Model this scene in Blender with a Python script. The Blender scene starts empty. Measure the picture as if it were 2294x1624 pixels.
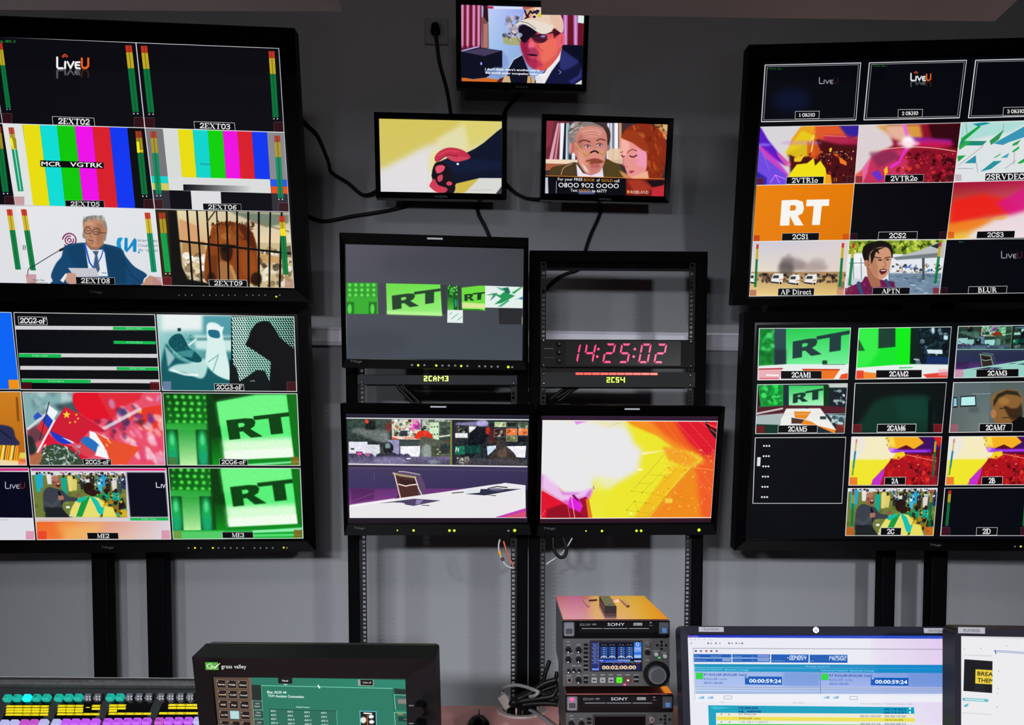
import bpy, bmesh, math, random
import numpy as np
from mathutils import Matrix, Vector

random.seed(7)
SC = bpy.context.scene
COL = SC.collection
W, H = 2294, 1624
F = 1689.0                      # focal length in pixels of the 2294 px wide frame
PITCH = math.radians(2.5)       # camera looks very slightly down
PPY = 1060 + F * math.tan(PITCH)
CAMZ = 1.28
# ------------------------------------------------------------------ camera
cam = bpy.data.cameras.new('camera'); camo = bpy.data.objects.new('camera', cam); COL.objects.link(camo)
camo.location = (0, 0, CAMZ); camo.rotation_euler = (math.pi/2 - PITCH, 0, 0)
cam.sensor_fit = 'HORIZONTAL'; cam.sensor_width = 36; cam.lens = 36 * F / W
cam.shift_y = (PPY - H/2) / W
cam.clip_start = .05
SC.camera = camo
# ------------------------------------------------------------------ world, lamps, exposure
wd = bpy.data.worlds.new('world'); SC.world = wd; wd.use_nodes = True
wd.node_tree.nodes['Background'].inputs[0].default_value = (.8, .85, .95, 1)
wd.node_tree.nodes['Background'].inputs[1].default_value = .02
SC.view_settings.view_transform = 'Standard'
SC.view_settings.look = 'None'; SC.view_settings.exposure = 0; SC.view_settings.gamma = 1
SC.view_settings.use_curve_mapping = False

def lamp(name, loc, target, sx, sy, power, color, spread=180):
    d = bpy.data.lights.new(name, 'AREA'); d.shape = 'RECTANGLE'; d.size = sx; d.size_y = sy
    d.energy = power; d.color = color; d.spread = math.radians(spread)
    o = bpy.data.objects.new(name, d); COL.objects.link(o); o.location = loc
    o.rotation_euler = (Vector(target) - Vector(loc)).to_track_quat('-Z', 'Y').to_euler()
    return o
lamp('work_lamp', (-.42, -1.1, 1.70), (.35, 3, -.45), .16, .08, 15.5, (.93, .97, 1), 84)
lamp('work_lamp', (-.82, -1.15, 1.74), (0, 3, -.45), .16, .08, 14, (.93, .97, 1), 84)
lamp('work_lamp', (1.5, -1.1, 1.8), (1.3, 3, -.35), .18, .09, 23, (.93, .97, 1), 88)
lamp('work_lamp', (-1.9, -1.0, 1.80), (-1.0, 3, -.3), .16, .09, 11, (.93, .97, 1), 95)
lamp('ceiling_lamp', (.2, -2.0, 3.2), (.2, .5, .4), 1.4, .5, 36, (1, .97, .95), 160)

# ------------------------------------------------------------------ projection helpers
_rt = np.array([1., 0, 0]); _up = np.array([0, math.sin(PITCH), math.cos(PITCH)]); _fw = np.array([0, math.cos(PITCH), -math.sin(PITCH)])
_O = np.array([0, 0, CAMZ])
def rays(p):
    p = np.asarray(p, float).reshape(-1, 2)
    return (p[:, :1] - W/2)/F*_rt - (p[:, 1:2] - PPY)/F*_up + _fw
def proj(P):
    P = np.asarray(P) - _O
    z = P @ _fw
    return np.stack([W/2 + F*(P @ _rt)/z, PPY - F*(P @ _up)/z], -1)
def atY(px, py, y):             # world point seen at a pixel, in the vertical plane Y = y
    r = rays([(px, py)])[0]; return Vector(_O + r*(y/r[1]))
def atZ(px, py, z):
    r = rays([(px, py)])[0]; return Vector(_O + r*((z-CAMZ)/r[2]))
def axes(y, t, r=0):
    N = np.array([math.sin(y)*math.cos(t), -math.cos(y)*math.cos(t), -math.sin(t)])
    U = np.array([math.cos(y), math.sin(y), 0.]); V = np.cross(N, U)
    if V[2] < 0: V = -V
    return math.cos(r)*U + math.sin(r)*V, -math.sin(r)*U + math.cos(r)*V, N

class Panel:
    """a flat front in the room: local x right, y away from the viewer, z up along the front"""
    def __init__(s, quad=None, D=2., pose=None, c=None, tiltfix=None):
        if quad is not None:
            q = np.array(quad, float); c0 = q.mean(0); r = rays([c0])[0]; p0 = r*(D/r[1])
            x = np.array([0., 0., 0., p0[0], p0[2], np.linalg.norm(q[1]-q[0])/F*D, np.linalg.norm(q[3]-q[0])/F*D])
            def f(x):
                U, V, N = axes(x[0], x[1] if tiltfix is None else tiltfix, x[2]); c = np.array([x[3], D, x[4]]) + _O
                P = np.array([c-U*x[5]/2+V*x[6]/2, c+U*x[5]/2+V*x[6]/2, c+U*x[5]/2-V*x[6]/2, c-U*x[5]/2-V*x[6]/2])
                return np.append((proj(P)-q).ravel(), [x[2]*300])
            for _ in range(40):
                e = f(x); J = np.array([(f(x+np.eye(7)[i]*1e-5)-e)/1e-5 for i in range(7)]).T
                x = x + np.clip(np.linalg.lstsq(J.T@J+1e-3*np.eye(7), -J.T@e, rcond=None)[0], -.2, .2)
            if tiltfix is not None: x[1] = tiltfix
            s.yaw, s.tilt = x[0], x[1]
            s.U, s.V, s.N = axes(x[0], x[1], x[2]); s.c = np.array([x[3], D, x[4]]) + _O
        else:
            s.yaw, s.tilt = pose
            s.U, s.V, s.N = axes(*pose); s.c = np.array(c, float)
        s.M = Matrix(((s.U[0], -s.N[0], s.V[0], s.c[0]), (s.U[1], -s.N[1], s.V[1], s.c[1]), (s.U[2], -s.N[2], s.V[2], s.c[2]), (0, 0, 0, 1)))
    def uv(s, p, d=0.):          # pixels -> local x, z on the plane at local depth d
        r = rays(p); c = s.c - s.N*d
        t = ((c-_O) @ s.N)/(r @ s.N)
        P = _O + r*t[:, None] - c
        return np.stack([P @ s.U, P @ s.V], -1)
    def rect(s, quad, d=0.):     # best rectangle for a pixel quad TL TR BR BL
        a = s.uv(quad, d)
        return ((a[0, 0]+a[3, 0])/2, (a[2, 1]+a[3, 1])/2, (a[1, 0]+a[2, 0])/2, (a[0, 1]+a[1, 1])/2)
    def box(s, x0, y0, x1, y1, d=0.):
        return s.rect([(x0, y0), (x1, y0), (x1, y1), (x0, y1)], d)

# ------------------------------------------------------------------ materials
def lin(c):
    if isinstance(c, str): c = tuple(int(c[i:i+2], 16)/255 for i in (0, 2, 4))
    return tuple(v/12.92 if v <= .04045 else ((v+.055)/1.055)**2.4 for v in c[:3]) + (1,)
_mats = {}
def mat(name, color, rough=.5, metal=0., bump=0., bscale=200., var=0., spec=.5):
    if name in _mats: return _mats[name]
    m = bpy.data.materials.new(name); m.use_nodes = True; nt = m.node_tree; b = nt.nodes['Principled BSDF']
    c = lin(color); b.inputs['Base Color'].default_value = c
    b.inputs['Roughness'].default_value = rough; b.inputs['Metallic'].default_value = metal
    b.inputs['Specular IOR Level'].default_value = spec
    tc = nt.nodes.new('ShaderNodeTexCoord')
    n = nt.nodes.new('ShaderNodeTexNoise'); n.inputs['Scale'].default_value = bscale; n.inputs['Detail'].default_value = 3
    nt.links.new(tc.outputs['Object'], n.inputs['Vector'])
    mx = nt.nodes.new('ShaderNodeMixRGB'); v = max(var, .06)
    mx.inputs[1].default_value = tuple(x*(1-v) for x in c[:3])+(1,); mx.inputs[2].default_value = tuple(min(1, x*(1+v)) for x in c[:3])+(1,)
    nt.links.new(n.outputs[0], mx.inputs[0]); nt.links.new(mx.outputs[0], b.inputs['Base Color'])
    if bump:
        bp = nt.nodes.new('ShaderNodeBump'); bp.inputs['Strength'].default_value = bump; bp.inputs['Distance'].default_value = .002
        nt.links.new(n.outputs[0], bp.inputs['Height']); nt.links.new(bp.outputs[0], b.inputs['Normal'])
    _mats[name] = m; return m
def glow(name, color, strength=1., base='050505'):
    if name in _mats: return _mats[name]
    m = bpy.data.materials.new(name); m.use_nodes = True; b = m.node_tree.nodes['Principled BSDF']
    b.inputs['Base Color'].default_value = lin(base); b.inputs['Roughness'].default_value = .3
    b.inputs['Emission Color'].default_value = lin(color); b.inputs['Emission Strength'].default_value = strength
    _mats[name] = m; return m

# ------------------------------------------------------------------ mesh builder
class MB:
    def __init__(s): s.bm = bmesh.new()
    def _add(s, verts, faces):
        vs = [s.bm.verts.new(v) for v in verts]
        for f in faces:
            try: s.bm.faces.new([vs[i] for i in f])
            except ValueError: pass
        return s
    def box(s, x0, x1, y0, y1, z0, z1, bev=0., seg=1):
        if x0 > x1: x0, x1 = x1, x0
        if z0 > z1: z0, z1 = z1, z0
        if y0 > y1: y0, y1 = y1, y0
        P = [(x0, y0, z0), (x1, y0, z0), (x1, y1, z0), (x0, y1, z0), (x0, y0, z1), (x1, y0, z1), (x1, y1, z1), (x0, y1, z1)]
        Fc = [(0, 1, 5, 4), (1, 2, 6, 5), (2, 3, 7, 6), (3, 0, 4, 7), (4, 5, 6, 7), (3, 2, 1, 0)]
        if not bev: return s._add(P, Fc)
        t = bmesh.new(); vs = [t.verts.new(p) for p in P]
        for f in Fc: t.faces.new([vs[i] for i in f])
        bmesh.ops.bevel(t, geom=t.edges[:], offset=min(bev, .49*min(x1-x0, y1-y0, z1-z0)), segments=seg, affect='EDGES', profile=.5)
        t.verts.index_update()
        s._add([v.co.copy() for v in t.verts], [[v.index for v in f.verts] for f in t.faces]); t.free()
        return s
    def prism(s, pts, y0, y1):   # outline in local x,z, extruded along y
        n = len(pts)
        return s._add([(p[0], y0, p[1]) for p in pts] + [(p[0], y1, p[1]) for p in pts],
                      [list(range(n))[::-1], list(range(n, 2*n))] + [(i, (i+1) % n, n+(i+1) % n, n+i) for i in range(n)])
    def frame(s, o, i, y0, y1, yi=None):   # rectangular ring: outer o, inner i = (x0,z0,x1,z1); yi = depth of the inner lip's front
        yi = y0 if yi is None else yi
        R = lambda r, y: [(r[0], y, r[1]), (r[2], y, r[1]), (r[2], y, r[3]), (r[0], y, r[3])]
        V = R(o, y0)+R(i, yi)+R(o, y1)+R(i, y1)
        f = []
        for k in range(4):
            j = (k+1) % 4
            f += [(k, j, 4+j, 4+k), (4+k, 4+j, 12+j, 12+k), (8+k, 12+k, 12+j, 8+j), (k, 8+k, 8+j, j)]
        return s._add(V, f)
    def cyl(s, a, b, r, r2=None, n=16, caps=True):
        a, b = Vector(a), Vector(b); r2 = r if r2 is None else r2
        d = (b-a).normalized(); u = d.orthogonal().normalized(); v = d.cross(u)
        V = [a+(u*math.cos(t)+v*math.sin(t))*r for t in [2*math.pi*k/n for k in range(n)]]
        V += [b+(u*math.cos(t)+v*math.sin(t))*r2 for t in [2*math.pi*k/n for k in range(n)]]
        f = [(k, (k+1) % n, n+(k+1) % n, n+k) for k in range(n)]
        if caps: f += [list(range(n))[::-1], list(range(n, 2*n))]
        return s._add(V, f)
    def dome(s, c, r, h, n=12, m=4):   # dome facing -y
        c = Vector(c); V = []; f = []
        for j in range(m):
            t = j/m*math.pi/2
            V += [c+Vector((r*math.cos(t)*math.cos(2*math.pi*k/n), -h*math.sin(t), r*math.cos(t)*math.sin(2*math.pi*k/n))) for k in range(n)]
        V.append(c+Vector((0, -h, 0)))
        for j in range(m-1): f += [(j*n+k, j*n+(k+1) % n, (j+1)*n+(k+1) % n, (j+1)*n+k) for k in range(n)]
        f += [((m-1)*n+k, (m-1)*n+(k+1) % n, m*n) for k in range(n)] + [list(range(n))]
        return s._add(V, f)
    def tube(s, pts, r, n=8, sub=6):
        P = [Vector(p) for p in pts]
        if len(P) > 2 and sub > 1:
            Q = []
            for i in range(len(P)-1):
                p0, p1, p2, p3 = P[max(i-1, 0)], P[i], P[i+1], P[min(i+2, len(P)-1)]
                for k in range(sub):
                    t = k/sub
                    Q.append(.5*((2*p1)+(p2-p0)*t+(2*p0-5*p1+4*p2-p3)*t*t+(3*p1-p0-3*p2+p3)*t**3))
            P = Q+[P[-1]]
        V = []; f = []; u = None; m = len(P)
        for i, p in enumerate(P):
            d = (P[min(i+1, m-1)]-P[max(i-1, 0)]).normalized()
            u = d.orthogonal().normalized() if u is None else (u-d*u.dot(d)).normalized()
            v = d.cross(u)
            V += [p+(u*math.cos(2*math.pi*k/n)+v*math.sin(2*math.pi*k/n))*r for k in range(n)]
        for i in range(m-1): f += [(i*n+k, i*n+(k+1) % n, (i+1)*n+(k+1) % n, (i+1)*n+k) for k in range(n)]
        f += [list(range(n))[::-1], [(m-1)*n+k for k in range(n)]]
        return s._add(V, f)
    def build(s, name, m, parent=None, loc=None, smooth=False, M=None):
        bmesh.ops.recalc_face_normals(s.bm, faces=s.bm.faces)
        me = bpy.data.meshes.new(name); s.bm.to_mesh(me); s.bm.free(); me.materials.append(m)
        if smooth:
            me.polygons.foreach_set('use_smooth', [True]*len(me.polygons))
        return link(name, me, parent, loc, M)
def link(name, me, parent=None, loc=None, M=None):
    o = bpy.data.objects.new(name, me); COL.objects.link(o)
    if parent is not None: o.parent = parent
    if loc is not None: o.location = loc
    if M is not None: o.matrix_world = M
    return o
def tag(o, label, cat, group=None):
    o['label'] = label; o['category'] = cat
    if group: o['group'] = group
    return o
def thing(name, label, cat, M=None, group=None):
    o = bpy.data.objects.new(name, None); COL.objects.link(o); o.empty_display_size = .05
    if M is not None: o.matrix_world = M
    return tag(o, label, cat, group)
def struct(o): o['kind'] = 'structure'; return o

FONT = None
def text_mesh(body, h, cx, cz, y, m, parent, name='lettering', width=None, depth=.0004, left=False, bold=0., shear=0.):
    cu = bpy.data.curves.new(name, 'FONT'); cu.body = body; cu.size = 1; cu.extrude = 0; cu.offset = bold; cu.shear = shear; cu.resolution_u = 3
    o = bpy.data.objects.new(name, cu); COL.objects.link(o)
    dg = bpy.context.evaluated_depsgraph_get(); me = bpy.data.meshes.new_from_object(o.evaluated_get(dg))
    bpy.data.objects.remove(o); bpy.data.curves.remove(cu)
    n = len(me.vertices); a = np.empty(n*3, np.float32); me.vertices.foreach_get('co', a); a = a.reshape(-1, 3)
    x0, x1, y1 = a[:, 0].min(), a[:, 0].max(), .7
    k = h/y1; kx = k if width is None else width/(x1-x0)
    b = np.empty_like(a); b[:, 0] = (a[:, 0]-(x0 if left else (x0+x1)/2))*kx+cx; b[:, 2] = (a[:, 1]-y1/2)*k+cz; b[:, 1] = y
    me.vertices.foreach_set('co', b.ravel()); me.materials.clear(); me.materials.append(m); me.update(); me.name = name
    return link(name, me, parent)
# ------------------------------------------------------------------ painter for the pictures shown on the screens
def hx(c):
    if isinstance(c, str): return np.array([int(c[i:i+2], 16)/255 for i in (0, 2, 4)], np.float32)
    return np.array(c, np.float32)
def catmull(p, closed=True, sub=5):
    p = np.asarray(p, float); n = len(p); out = []
    for i in range(n if closed else n-1):
        if closed: a, b, c, d = p[(i-1) % n], p[i], p[(i+1) % n], p[(i+2) % n]
        else: a, b, c, d = p[max(i-1, 0)], p[i], p[i+1], p[min(i+2, n-1)]
        for k in range(sub):
            t = k/sub; out.append(.5*(2*b+(c-a)*t+(2*a-5*b+4*c-d)*t*t+(3*b-a-3*c+d)*t**3))
    if not closed: out.append(p[-1])
    return np.array(out)
def homog(src, dst):
    A = []; 
    for (x, y), (u, v) in zip(src, dst):
        A.append([x, y, 1, 0, 0, 0, -u*x, -u*y]); A.append([0, 0, 0, x, y, 1, -v*x, -v*y])
    h = np.linalg.solve(np.array(A, float), np.array(dst, float).ravel())
    return np.append(h, 1).reshape(3, 3)
_glyph = {}
def outline(body, bold=0., shear=0.):
    key = (body, bold, shear)
    if key in _glyph: return _glyph[key]
    cu = bpy.data.curves.new('t', 'FONT'); cu.body = body; cu.size = 1; cu.offset = bold; cu.shear = shear; cu.resolution_u = 2
    o = bpy.data.objects.new('t', cu); COL.objects.link(o)
    dg = bpy.context.evaluated_depsgraph_get(); me = bpy.data.meshes.new_from_object(o.evaluated_get(dg))
    bpy.data.objects.remove(o); bpy.data.curves.remove(cu)
    cnt = {}
    co = np.array([v.co[:2] for v in me.vertices])
    key_of = [tuple(np.round(c, 5)) for c in co]
    for pl in me.polygons:
        vs = list(pl.vertices)
        for i in range(len(vs)):
            k = tuple(sorted((key_of[vs[i]], key_of[vs[(i+1) % len(vs)]]))); cnt[k] = cnt.get(k, 0)+1
    seg = np.array([k for k, c in cnt.items() if c % 2 == 1 and k[0] != k[1]])   # n,2,2
    bpy.data.meshes.remove(me)
    _glyph[key] = seg; return seg
SER = {  # bold serif letters as strokes: width | weight: points
'0': '.62|.15:.09,.5 .12,.8 .31,.96 .5,.8 .53,.5 .5,.2 .31,.04 .12,.2 .09,.5',
'1': '.42|.17:.22,.05 .22,.93|.07:.04,.78 .22,.95|.07:.05,.04 .39,.04',
'2': '.58|.14:.08,.72 .14,.9 .32,.95 .48,.85 .5,.68 .38,.45 .1,.1|.13:.08,.08 .5,.08 .54,.2',
'3': '.56|.13:.07,.85 .25,.96 .44,.88 .45,.7 .36,.55 .2,.52|.14:.36,.53 .5,.35 .46,.13 .27,.04 .07,.14',
'4': '.6|.15:.42,.04 .42,.95|.07:.42,.95 .05,.32|.1:.05,.3 .57,.3|.06:.28,.03 .56,.03',
'5': '.56|.12:.14,.93 .5,.93|.08:.14,.93 .11,.55|.14:.11,.56 .35,.6 .48,.42 .47,.2 .32,.05 .08,.1',
'6': '.58|.14:.5,.9 .28,.88 .12,.6 .1,.3 .2,.08 .38,.06 .49,.25 .45,.48 .3,.54 .13,.4',
'7': '.56|.13:.06,.92 .52,.92|.13:.5,.88 .32,.5 .24,.04',
'8': '.58|.13:.3,.53 .12,.7 .17,.9 .3,.95 .45,.88 .46,.7 .3,.53 .48,.35 .48,.14 .3,.05 .12,.14 .11,.35 .3,.53',
'9': '.58|.14:.08,.1 .3,.12 .46,.4 .48,.7 .38,.92 .2,.94 .09,.75 .13,.52 .28,.46 .45,.6',
'A': '.78|.08:.12,.04 .38,.95|.17:.4,.92 .65,.04|.07:.2,.32 .55,.32|.06:.02,.03 .24,.03|.06:.5,.03 .77,.03',
'B': '.68|.17:.17,.04 .17,.95|.11:.17,.95 .42,.93 .52,.75 .42,.56 .17,.53|.13:.4,.55 .58,.4 .57,.16 .42,.05 .17,.05|.06:.03,.03 .3,.03|.06:.03,.97 .3,.97',
'C': '.68|.15:.6,.3 .5,.08 .28,.05 .12,.25 .1,.5 .14,.8 .32,.95 .52,.9 .6,.72|.06:.61,.65 .61,.97',
'D': '.76|.17:.17,.04 .17,.95|.13:.17,.95 .48,.92 .65,.72 .67,.5 .62,.22 .45,.05 .17,.05|.06:.03,.03 .3,.03|.06:.03,.97 .3,.97',
'E': '.66|.17:.18,.04 .18,.95|.09:.18,.94 .58,.94 .59,.75|.08:.18,.5 .42,.5|.09:.18,.05 .6,.05 .62,.27|.06:.42,.38 .42,.63|.06:.03,.03 .2,.03|.06:.03,.97 .2,.97',
'F': '.62|.17:.18,.04 .18,.95|.09:.18,.94 .56,.94 .57,.74|.08:.18,.5 .42,.5|.06:.42,.38 .42,.63|.06:.03,.03 .34,.03|.06:.03,.97 .2,.97',
'G': '.74|.15:.6,.85 .45,.95 .26,.92 .11,.72 .1,.4 .2,.12 .4,.04 .6,.12|.15:.6,.1 .6,.42|.06:.45,.43 .73,.43',
'H': '.82|.16:.17,.04 .17,.95|.16:.64,.04 .64,.95|.08:.17,.5 .64,.5|.06:.02,.03 .31,.03|.06:.02,.97 .31,.97|.06:.5,.03 .79,.03|.06:.5,.97 .79,.97',
'K': '.76|.17:.17,.04 .17,.95|.07:.2,.45 .6,.95|.16:.33,.55 .64,.04|.06:.03,.03 .3,.03|.06:.03,.97 .3,.97|.06:.46,.97 .72,.97|.06:.5,.03 .76,.03',
'L': '.62|.17:.18,.04 .18,.95|.09:.18,.05 .57,.05 .59,.3|.06:.03,.97 .33,.97|.06:.03,.03 .2,.03',
'M': '.96|.07:.14,.04 .14,.95|.16:.16,.93 .45,.1|.07:.45,.06 .76,.93|.16:.8,.04 .8,.95|.06:.02,.03 .28,.03|.06:.66,.03 .94,.03|.06:.02,.97 .2,.97|.06:.76,.97 .94,.97',
'N': '.8|.07:.14,.04 .14,.95|.16:.16,.93 .64,.07|.07:.66,.04 .66,.95|.06:.02,.03 .28,.03|.06:.02,.97 .2,.97|.06:.53,.97 .79,.97',
'O': '.76|.16:.1,.5 .15,.8 .38,.95 .6,.8 .66,.5 .6,.2 .38,.05 .15,.2 .1,.5',
'P': '.66|.17:.17,.04 .17,.95|.12:.17,.94 .45,.93 .57,.72 .45,.5 .17,.47|.06:.03,.03 .34,.03|.06:.03,.97 .2,.97',
'R': '.74|.17:.17,.04 .17,.95|.12:.17,.94 .43,.93 .55,.73 .43,.53 .17,.5|.15:.38,.52 .6,.06|.06:.03,.03 .33,.03|.06:.03,.97 .2,.97|.06:.52,.03 .74,.03',
'S': '.58|.15:.5,.75 .4,.93 .2,.93 .1,.76 .2,.58 .4,.45 .49,.26 .38,.07 .18,.06 .08,.24|.05:.5,.72 .5,.97|.05:.08,.03 .08,.28',
'T': '.68|.17:.34,.04 .34,.95|.09:.05,.94 .63,.94|.06:.05,.94 .04,.74|.06:.63,.94 .64,.74|.06:.2,.03 .48,.03',
'U': '.78|.16:.17,.95 .17,.3 .26,.08 .42,.04|.08:.42,.04 .6,.12 .64,.32 .64,.95|.06:.03,.97 .32,.97|.06:.52,.97 .76,.97',
'V': '.76|.16:.12,.95 .37,.08|.08:.38,.06 .62,.95|.06:.01,.97 .26,.97|.06:.5,.97 .75,.97',
'X': '.76|.17:.14,.95 .6,.05|.07:.58,.95 .14,.05|.06:.02,.97 .3,.97|.06:.02,.03 .28,.03|.06:.46,.97 .72,.97|.06:.46,.03 .76,.03',
'o': '.52|.14:.08,.33 .12,.55 .27,.64 .42,.54 .45,.33 .4,.12 .27,.04 .12,.12 .08,.33',
'i': '.32|.15:.17,.04 .17,.62|.15:.17,.88 .17,.9|.06:.03,.03 .3,.03|.06:.03,.63 .17,.63',
'r': '.46|.15:.16,.04 .16,.62|.1:.18,.45 .3,.6 .41,.58|.06:.03,.03 .3,.03|.06:.03,.63 .16,.63',
'e': '.5|.13:.44,.12 .28,.04 .12,.12 .08,.33 .12,.55 .27,.63 .41,.52 .42,.36|.06:.1,.35 .42,.35',
'c': '.46|.14:.4,.14 .26,.04 .12,.12 .08,.33 .13,.56 .27,.63 .39,.52',
't': '.36|.14:.16,.85 .16,.15 .24,.05 .34,.09|.07:.03,.62 .32,.62',
'-': '.36|.11:.05,.32 .31,.32', ' ': '.3'}

class Cv:
    K = 1.45
    def __init__(s, panel, rect, bg='04050a', zres=None):
        s.p = panel; s.r = rect
        d = np.linalg.norm(panel.c-_O); k = F/d*(zres or Cv.K)
        s.w = max(8, int((rect[2]-rect[0])*k)); s.h = max(8, int((rect[3]-rect[1])*k))
        s.img = np.zeros((s.h, s.w, 3), np.float32); s.img[:] = hx(bg)
        s.clip = None; s.z(0, 0, 1)
    def z(s, ox, oy, sc): s.A = np.array([[1/sc, 0, ox], [0, 1/sc, oy], [0, 0, 1]]); s._scale((0, 0), ox == 0 and oy == 0 and sc == 1); return s
    def quad(s, q, src=(0, 0, 100, 56.25)):
        a, b, c, d = src; s.A = homog([(a, b), (c, b), (c, d), (a, d)], q); s._scale(((a+c)/2, (b+d)/2)); return s
    def _scale(s, c, dflt=False):
        if abs(s.A[2]).sum() == 1 and not dflt or dflt:
            # take the scale near the panel's centre
            ctr = proj(s.p.c); iA = np.linalg.inv(s.A); v = iA @ np.array([ctr[0], ctr[1], 1]); c = (v[0]/v[2], v[1]/v[2])
        a = s.tc([(c[0], c[1]), (c[0], c[1]+1), (c[0]+1, c[1])]); s.k = .5*(np.linalg.norm(a[1]-a[0])+np.linalg.norm(a[2]-a[0]))
    def tc(s, pts):
        p = np.asarray(pts, float).reshape(-1, 2); v = np.c_[p, np.ones(len(p))] @ s.A.T; v = v[:, :2]/v[:, 2:]
        u = s.p.uv(v); r = s.r
        return np.stack([(u[:, 0]-r[0])/(r[2]-r[0])*s.w, (r[3]-u[:, 1])/(r[3]-r[1])*s.h], -1)
    def blend(s, x0, y0, m, col, a=1., mode=None):
        h, w = m.shape
        if h == 0 or w == 0: return
        if s.clip is not None: m = m*s.clip[y0:y0+h, x0:x0+w]
        t = s.img[y0:y0+h, x0:x0+w]; m = (m*a)[..., None]
        if callable(col): c = col(x0, y0, w, h)
        else: c = hx(col)
        if mode == 'add': t += m*c
        elif mode == 'mul': t *= 1-m+m*c
        else: t += m*(c-t)
        np.clip(t, 0, 1, out=t)
    def cover(s, segs, pad=0):   # segs n,2,2 canvas coords -> bbox coverage
        x0 = max(int(segs[..., 0].min())-1-pad, 0); x1 = min(int(segs[..., 0].max())+2+pad, s.w)
        y0 = max(int(segs[..., 1].min())-1-pad, 0); y1 = min(int(segs[..., 1].max())+2+pad, s.h)
        if x1 <= x0 or y1 <= y0: return 0, 0, np.zeros((0, 0), np.float32)
        R = 4; ys = (np.arange((y1-y0)*R)+.5)/R+y0; xs = np.arange(x0, x1, dtype=np.float32)
        a, b = segs[:, 0], segs[:, 1]
        ya, yb = a[:, 1:2], b[:, 1:2]; hit = ((ya <= ys) != (yb <= ys)); dy = np.where(np.abs(yb-ya) < 1e-9, 1e-9, yb-ya)
        X = np.where(hit, a[:, :1]+(ys-ya)/dy*(b[:, :1]-a[:, :1]), 1e9); X.sort(axis=0)
        n = int(hit.sum(0).max()) if hit.size else 0
        cov = np.zeros((len(ys), len(xs)), np.float32)
        for k in range(0, n-1, 2):
            l, r = X[k].astype(np.float32), X[k+1].astype(np.float32)
            ok = r < 1e8
            if not ok.any(): break
            cov[ok] += np.clip(r[ok, None]-xs, 0, 1)-np.clip(l[ok, None]-xs, 0, 1)
        return x0, y0, cov.reshape(y1-y0, R, -1).mean(1)
    @staticmethod
    def blur(m, r):
        r = int(round(r))
        if r < 1: return m
        for _ in range(2):
            for ax in (0, 1):
                p = np.concatenate([np.repeat(m.take([0], ax), r+1, ax), m, np.repeat(m.take([-1], ax), r, ax)], ax)
                c = np.cumsum(p, ax, dtype=np.float64); n = m.shape[ax]
                m = ((c.take(range(2*r+1, 2*r+1+n), ax)-c.take(range(0, n), ax))/(2*r+1)).astype(np.float32)
        return m
    def loops(s, L): 
        out = []
        for l in L: out.append(np.stack([l, np.roll(l, -1, 0)], 1))
        return np.concatenate(out)
    def P(s, pts, col, a=1., soft=0., sm=False, holes=(), mode=None):
        L = [s.tc(catmull(p) if sm else p) for p in (pts,)+tuple(holes)]
        sf = soft*s.k/2; x0, y0, m = s.cover(s.loops(L), int(2*sf)+1 if sf >= .5 else 0)
        if m.size and sf >= .5: m = s.blur(m, sf)
        s.blend(x0, y0, m, col, a, mode)
    def R(s, x0, y0, x1, y1, col, a=1., soft=0., mode=None): s.P([(x0, y0), (x1, y0), (x1, y1), (x0, y1)], col, a, soft, False, (), mode)
    def E(s, cx, cy, rx, ry, col, a=1., soft=0., rot=0., mode=None):
        t = np.linspace(0, 2*np.pi, 17)[:-1]; c, d = math.cos(rot), math.sin(rot)
        s.P(np.stack([cx+rx*np.cos(t)*c-ry*np.sin(t)*d, cy+rx*np.cos(t)*d+ry*np.sin(t)*c], -1), col, a, soft, False, (), mode)
    def L(s, pts, w, col, a=1., sm=False, soft=0., mode=None):
        p = s.tc(catmull(pts, False) if sm else pts); r = max(w*s.k/2, .35)
        x0 = max(int(p[:, 0].min()-r)-2, 0); x1 = min(int(p[:, 0].max()+r)+3, s.w); y0 = max(int(p[:, 1].min()-r)-2, 0); y1 = min(int(p[:, 1].max()+r)+3, s.h)
        if x1 <= x0 or y1 <= y0: return
        X, Y = np.meshgrid(np.arange(x0, x1)+.5, np.arange(y0, y1)+.5); D = np.full(X.shape, 1e9)
        for q0, q1 in zip(p[:-1], p[1:]):
            d = q1-q0; l = max(d @ d, 1e-9); t = np.clip(((X-q0[0])*d[0]+(Y-q0[1])*d[1])/l, 0, 1)
            D = np.minimum(D, (X-q0[0]-t*d[0])**2+(Y-q0[1]-t*d[1])**2)
        e = .5+soft*s.k/2
        s.blend(x0, y0, np.clip((r-np.sqrt(D))/(2*e)+.5, 0, 1).astype(np.float32), col, a, mode)
    def G(s, q, cols, a=1., soft=0.):   # quad TL TR BR BL with corner colours
        c = [hx(x) for x in cols]; Q = s.tc(q); Hm = homog(Q, [(0, 0), (1, 0), (1, 1), (0, 1)])
        def f(x0, y0, w, h):
            X, Y = np.meshgrid(np.arange(x0, x0+w)+.5, np.arange(y0, y0+h)+.5)
            v = Hm @ np.stack([X.ravel(), Y.ravel(), np.ones(X.size)]); u = np.clip(v[0]/v[2], 0, 1).reshape(h, w, 1); t = np.clip(v[1]/v[2], 0, 1).reshape(h, w, 1)
            return ((c[0]*(1-u)+c[1]*u)*(1-t)+(c[3]*(1-u)+c[2]*u)*t).astype(np.float32)
        s.P(q, f, a, soft)
    def GR(s, x0, y0, x1, y1, cols, a=1., soft=0.): s.G([(x0, y0), (x1, y0), (x1, y1), (x0, y1)], cols, a, soft)
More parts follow.
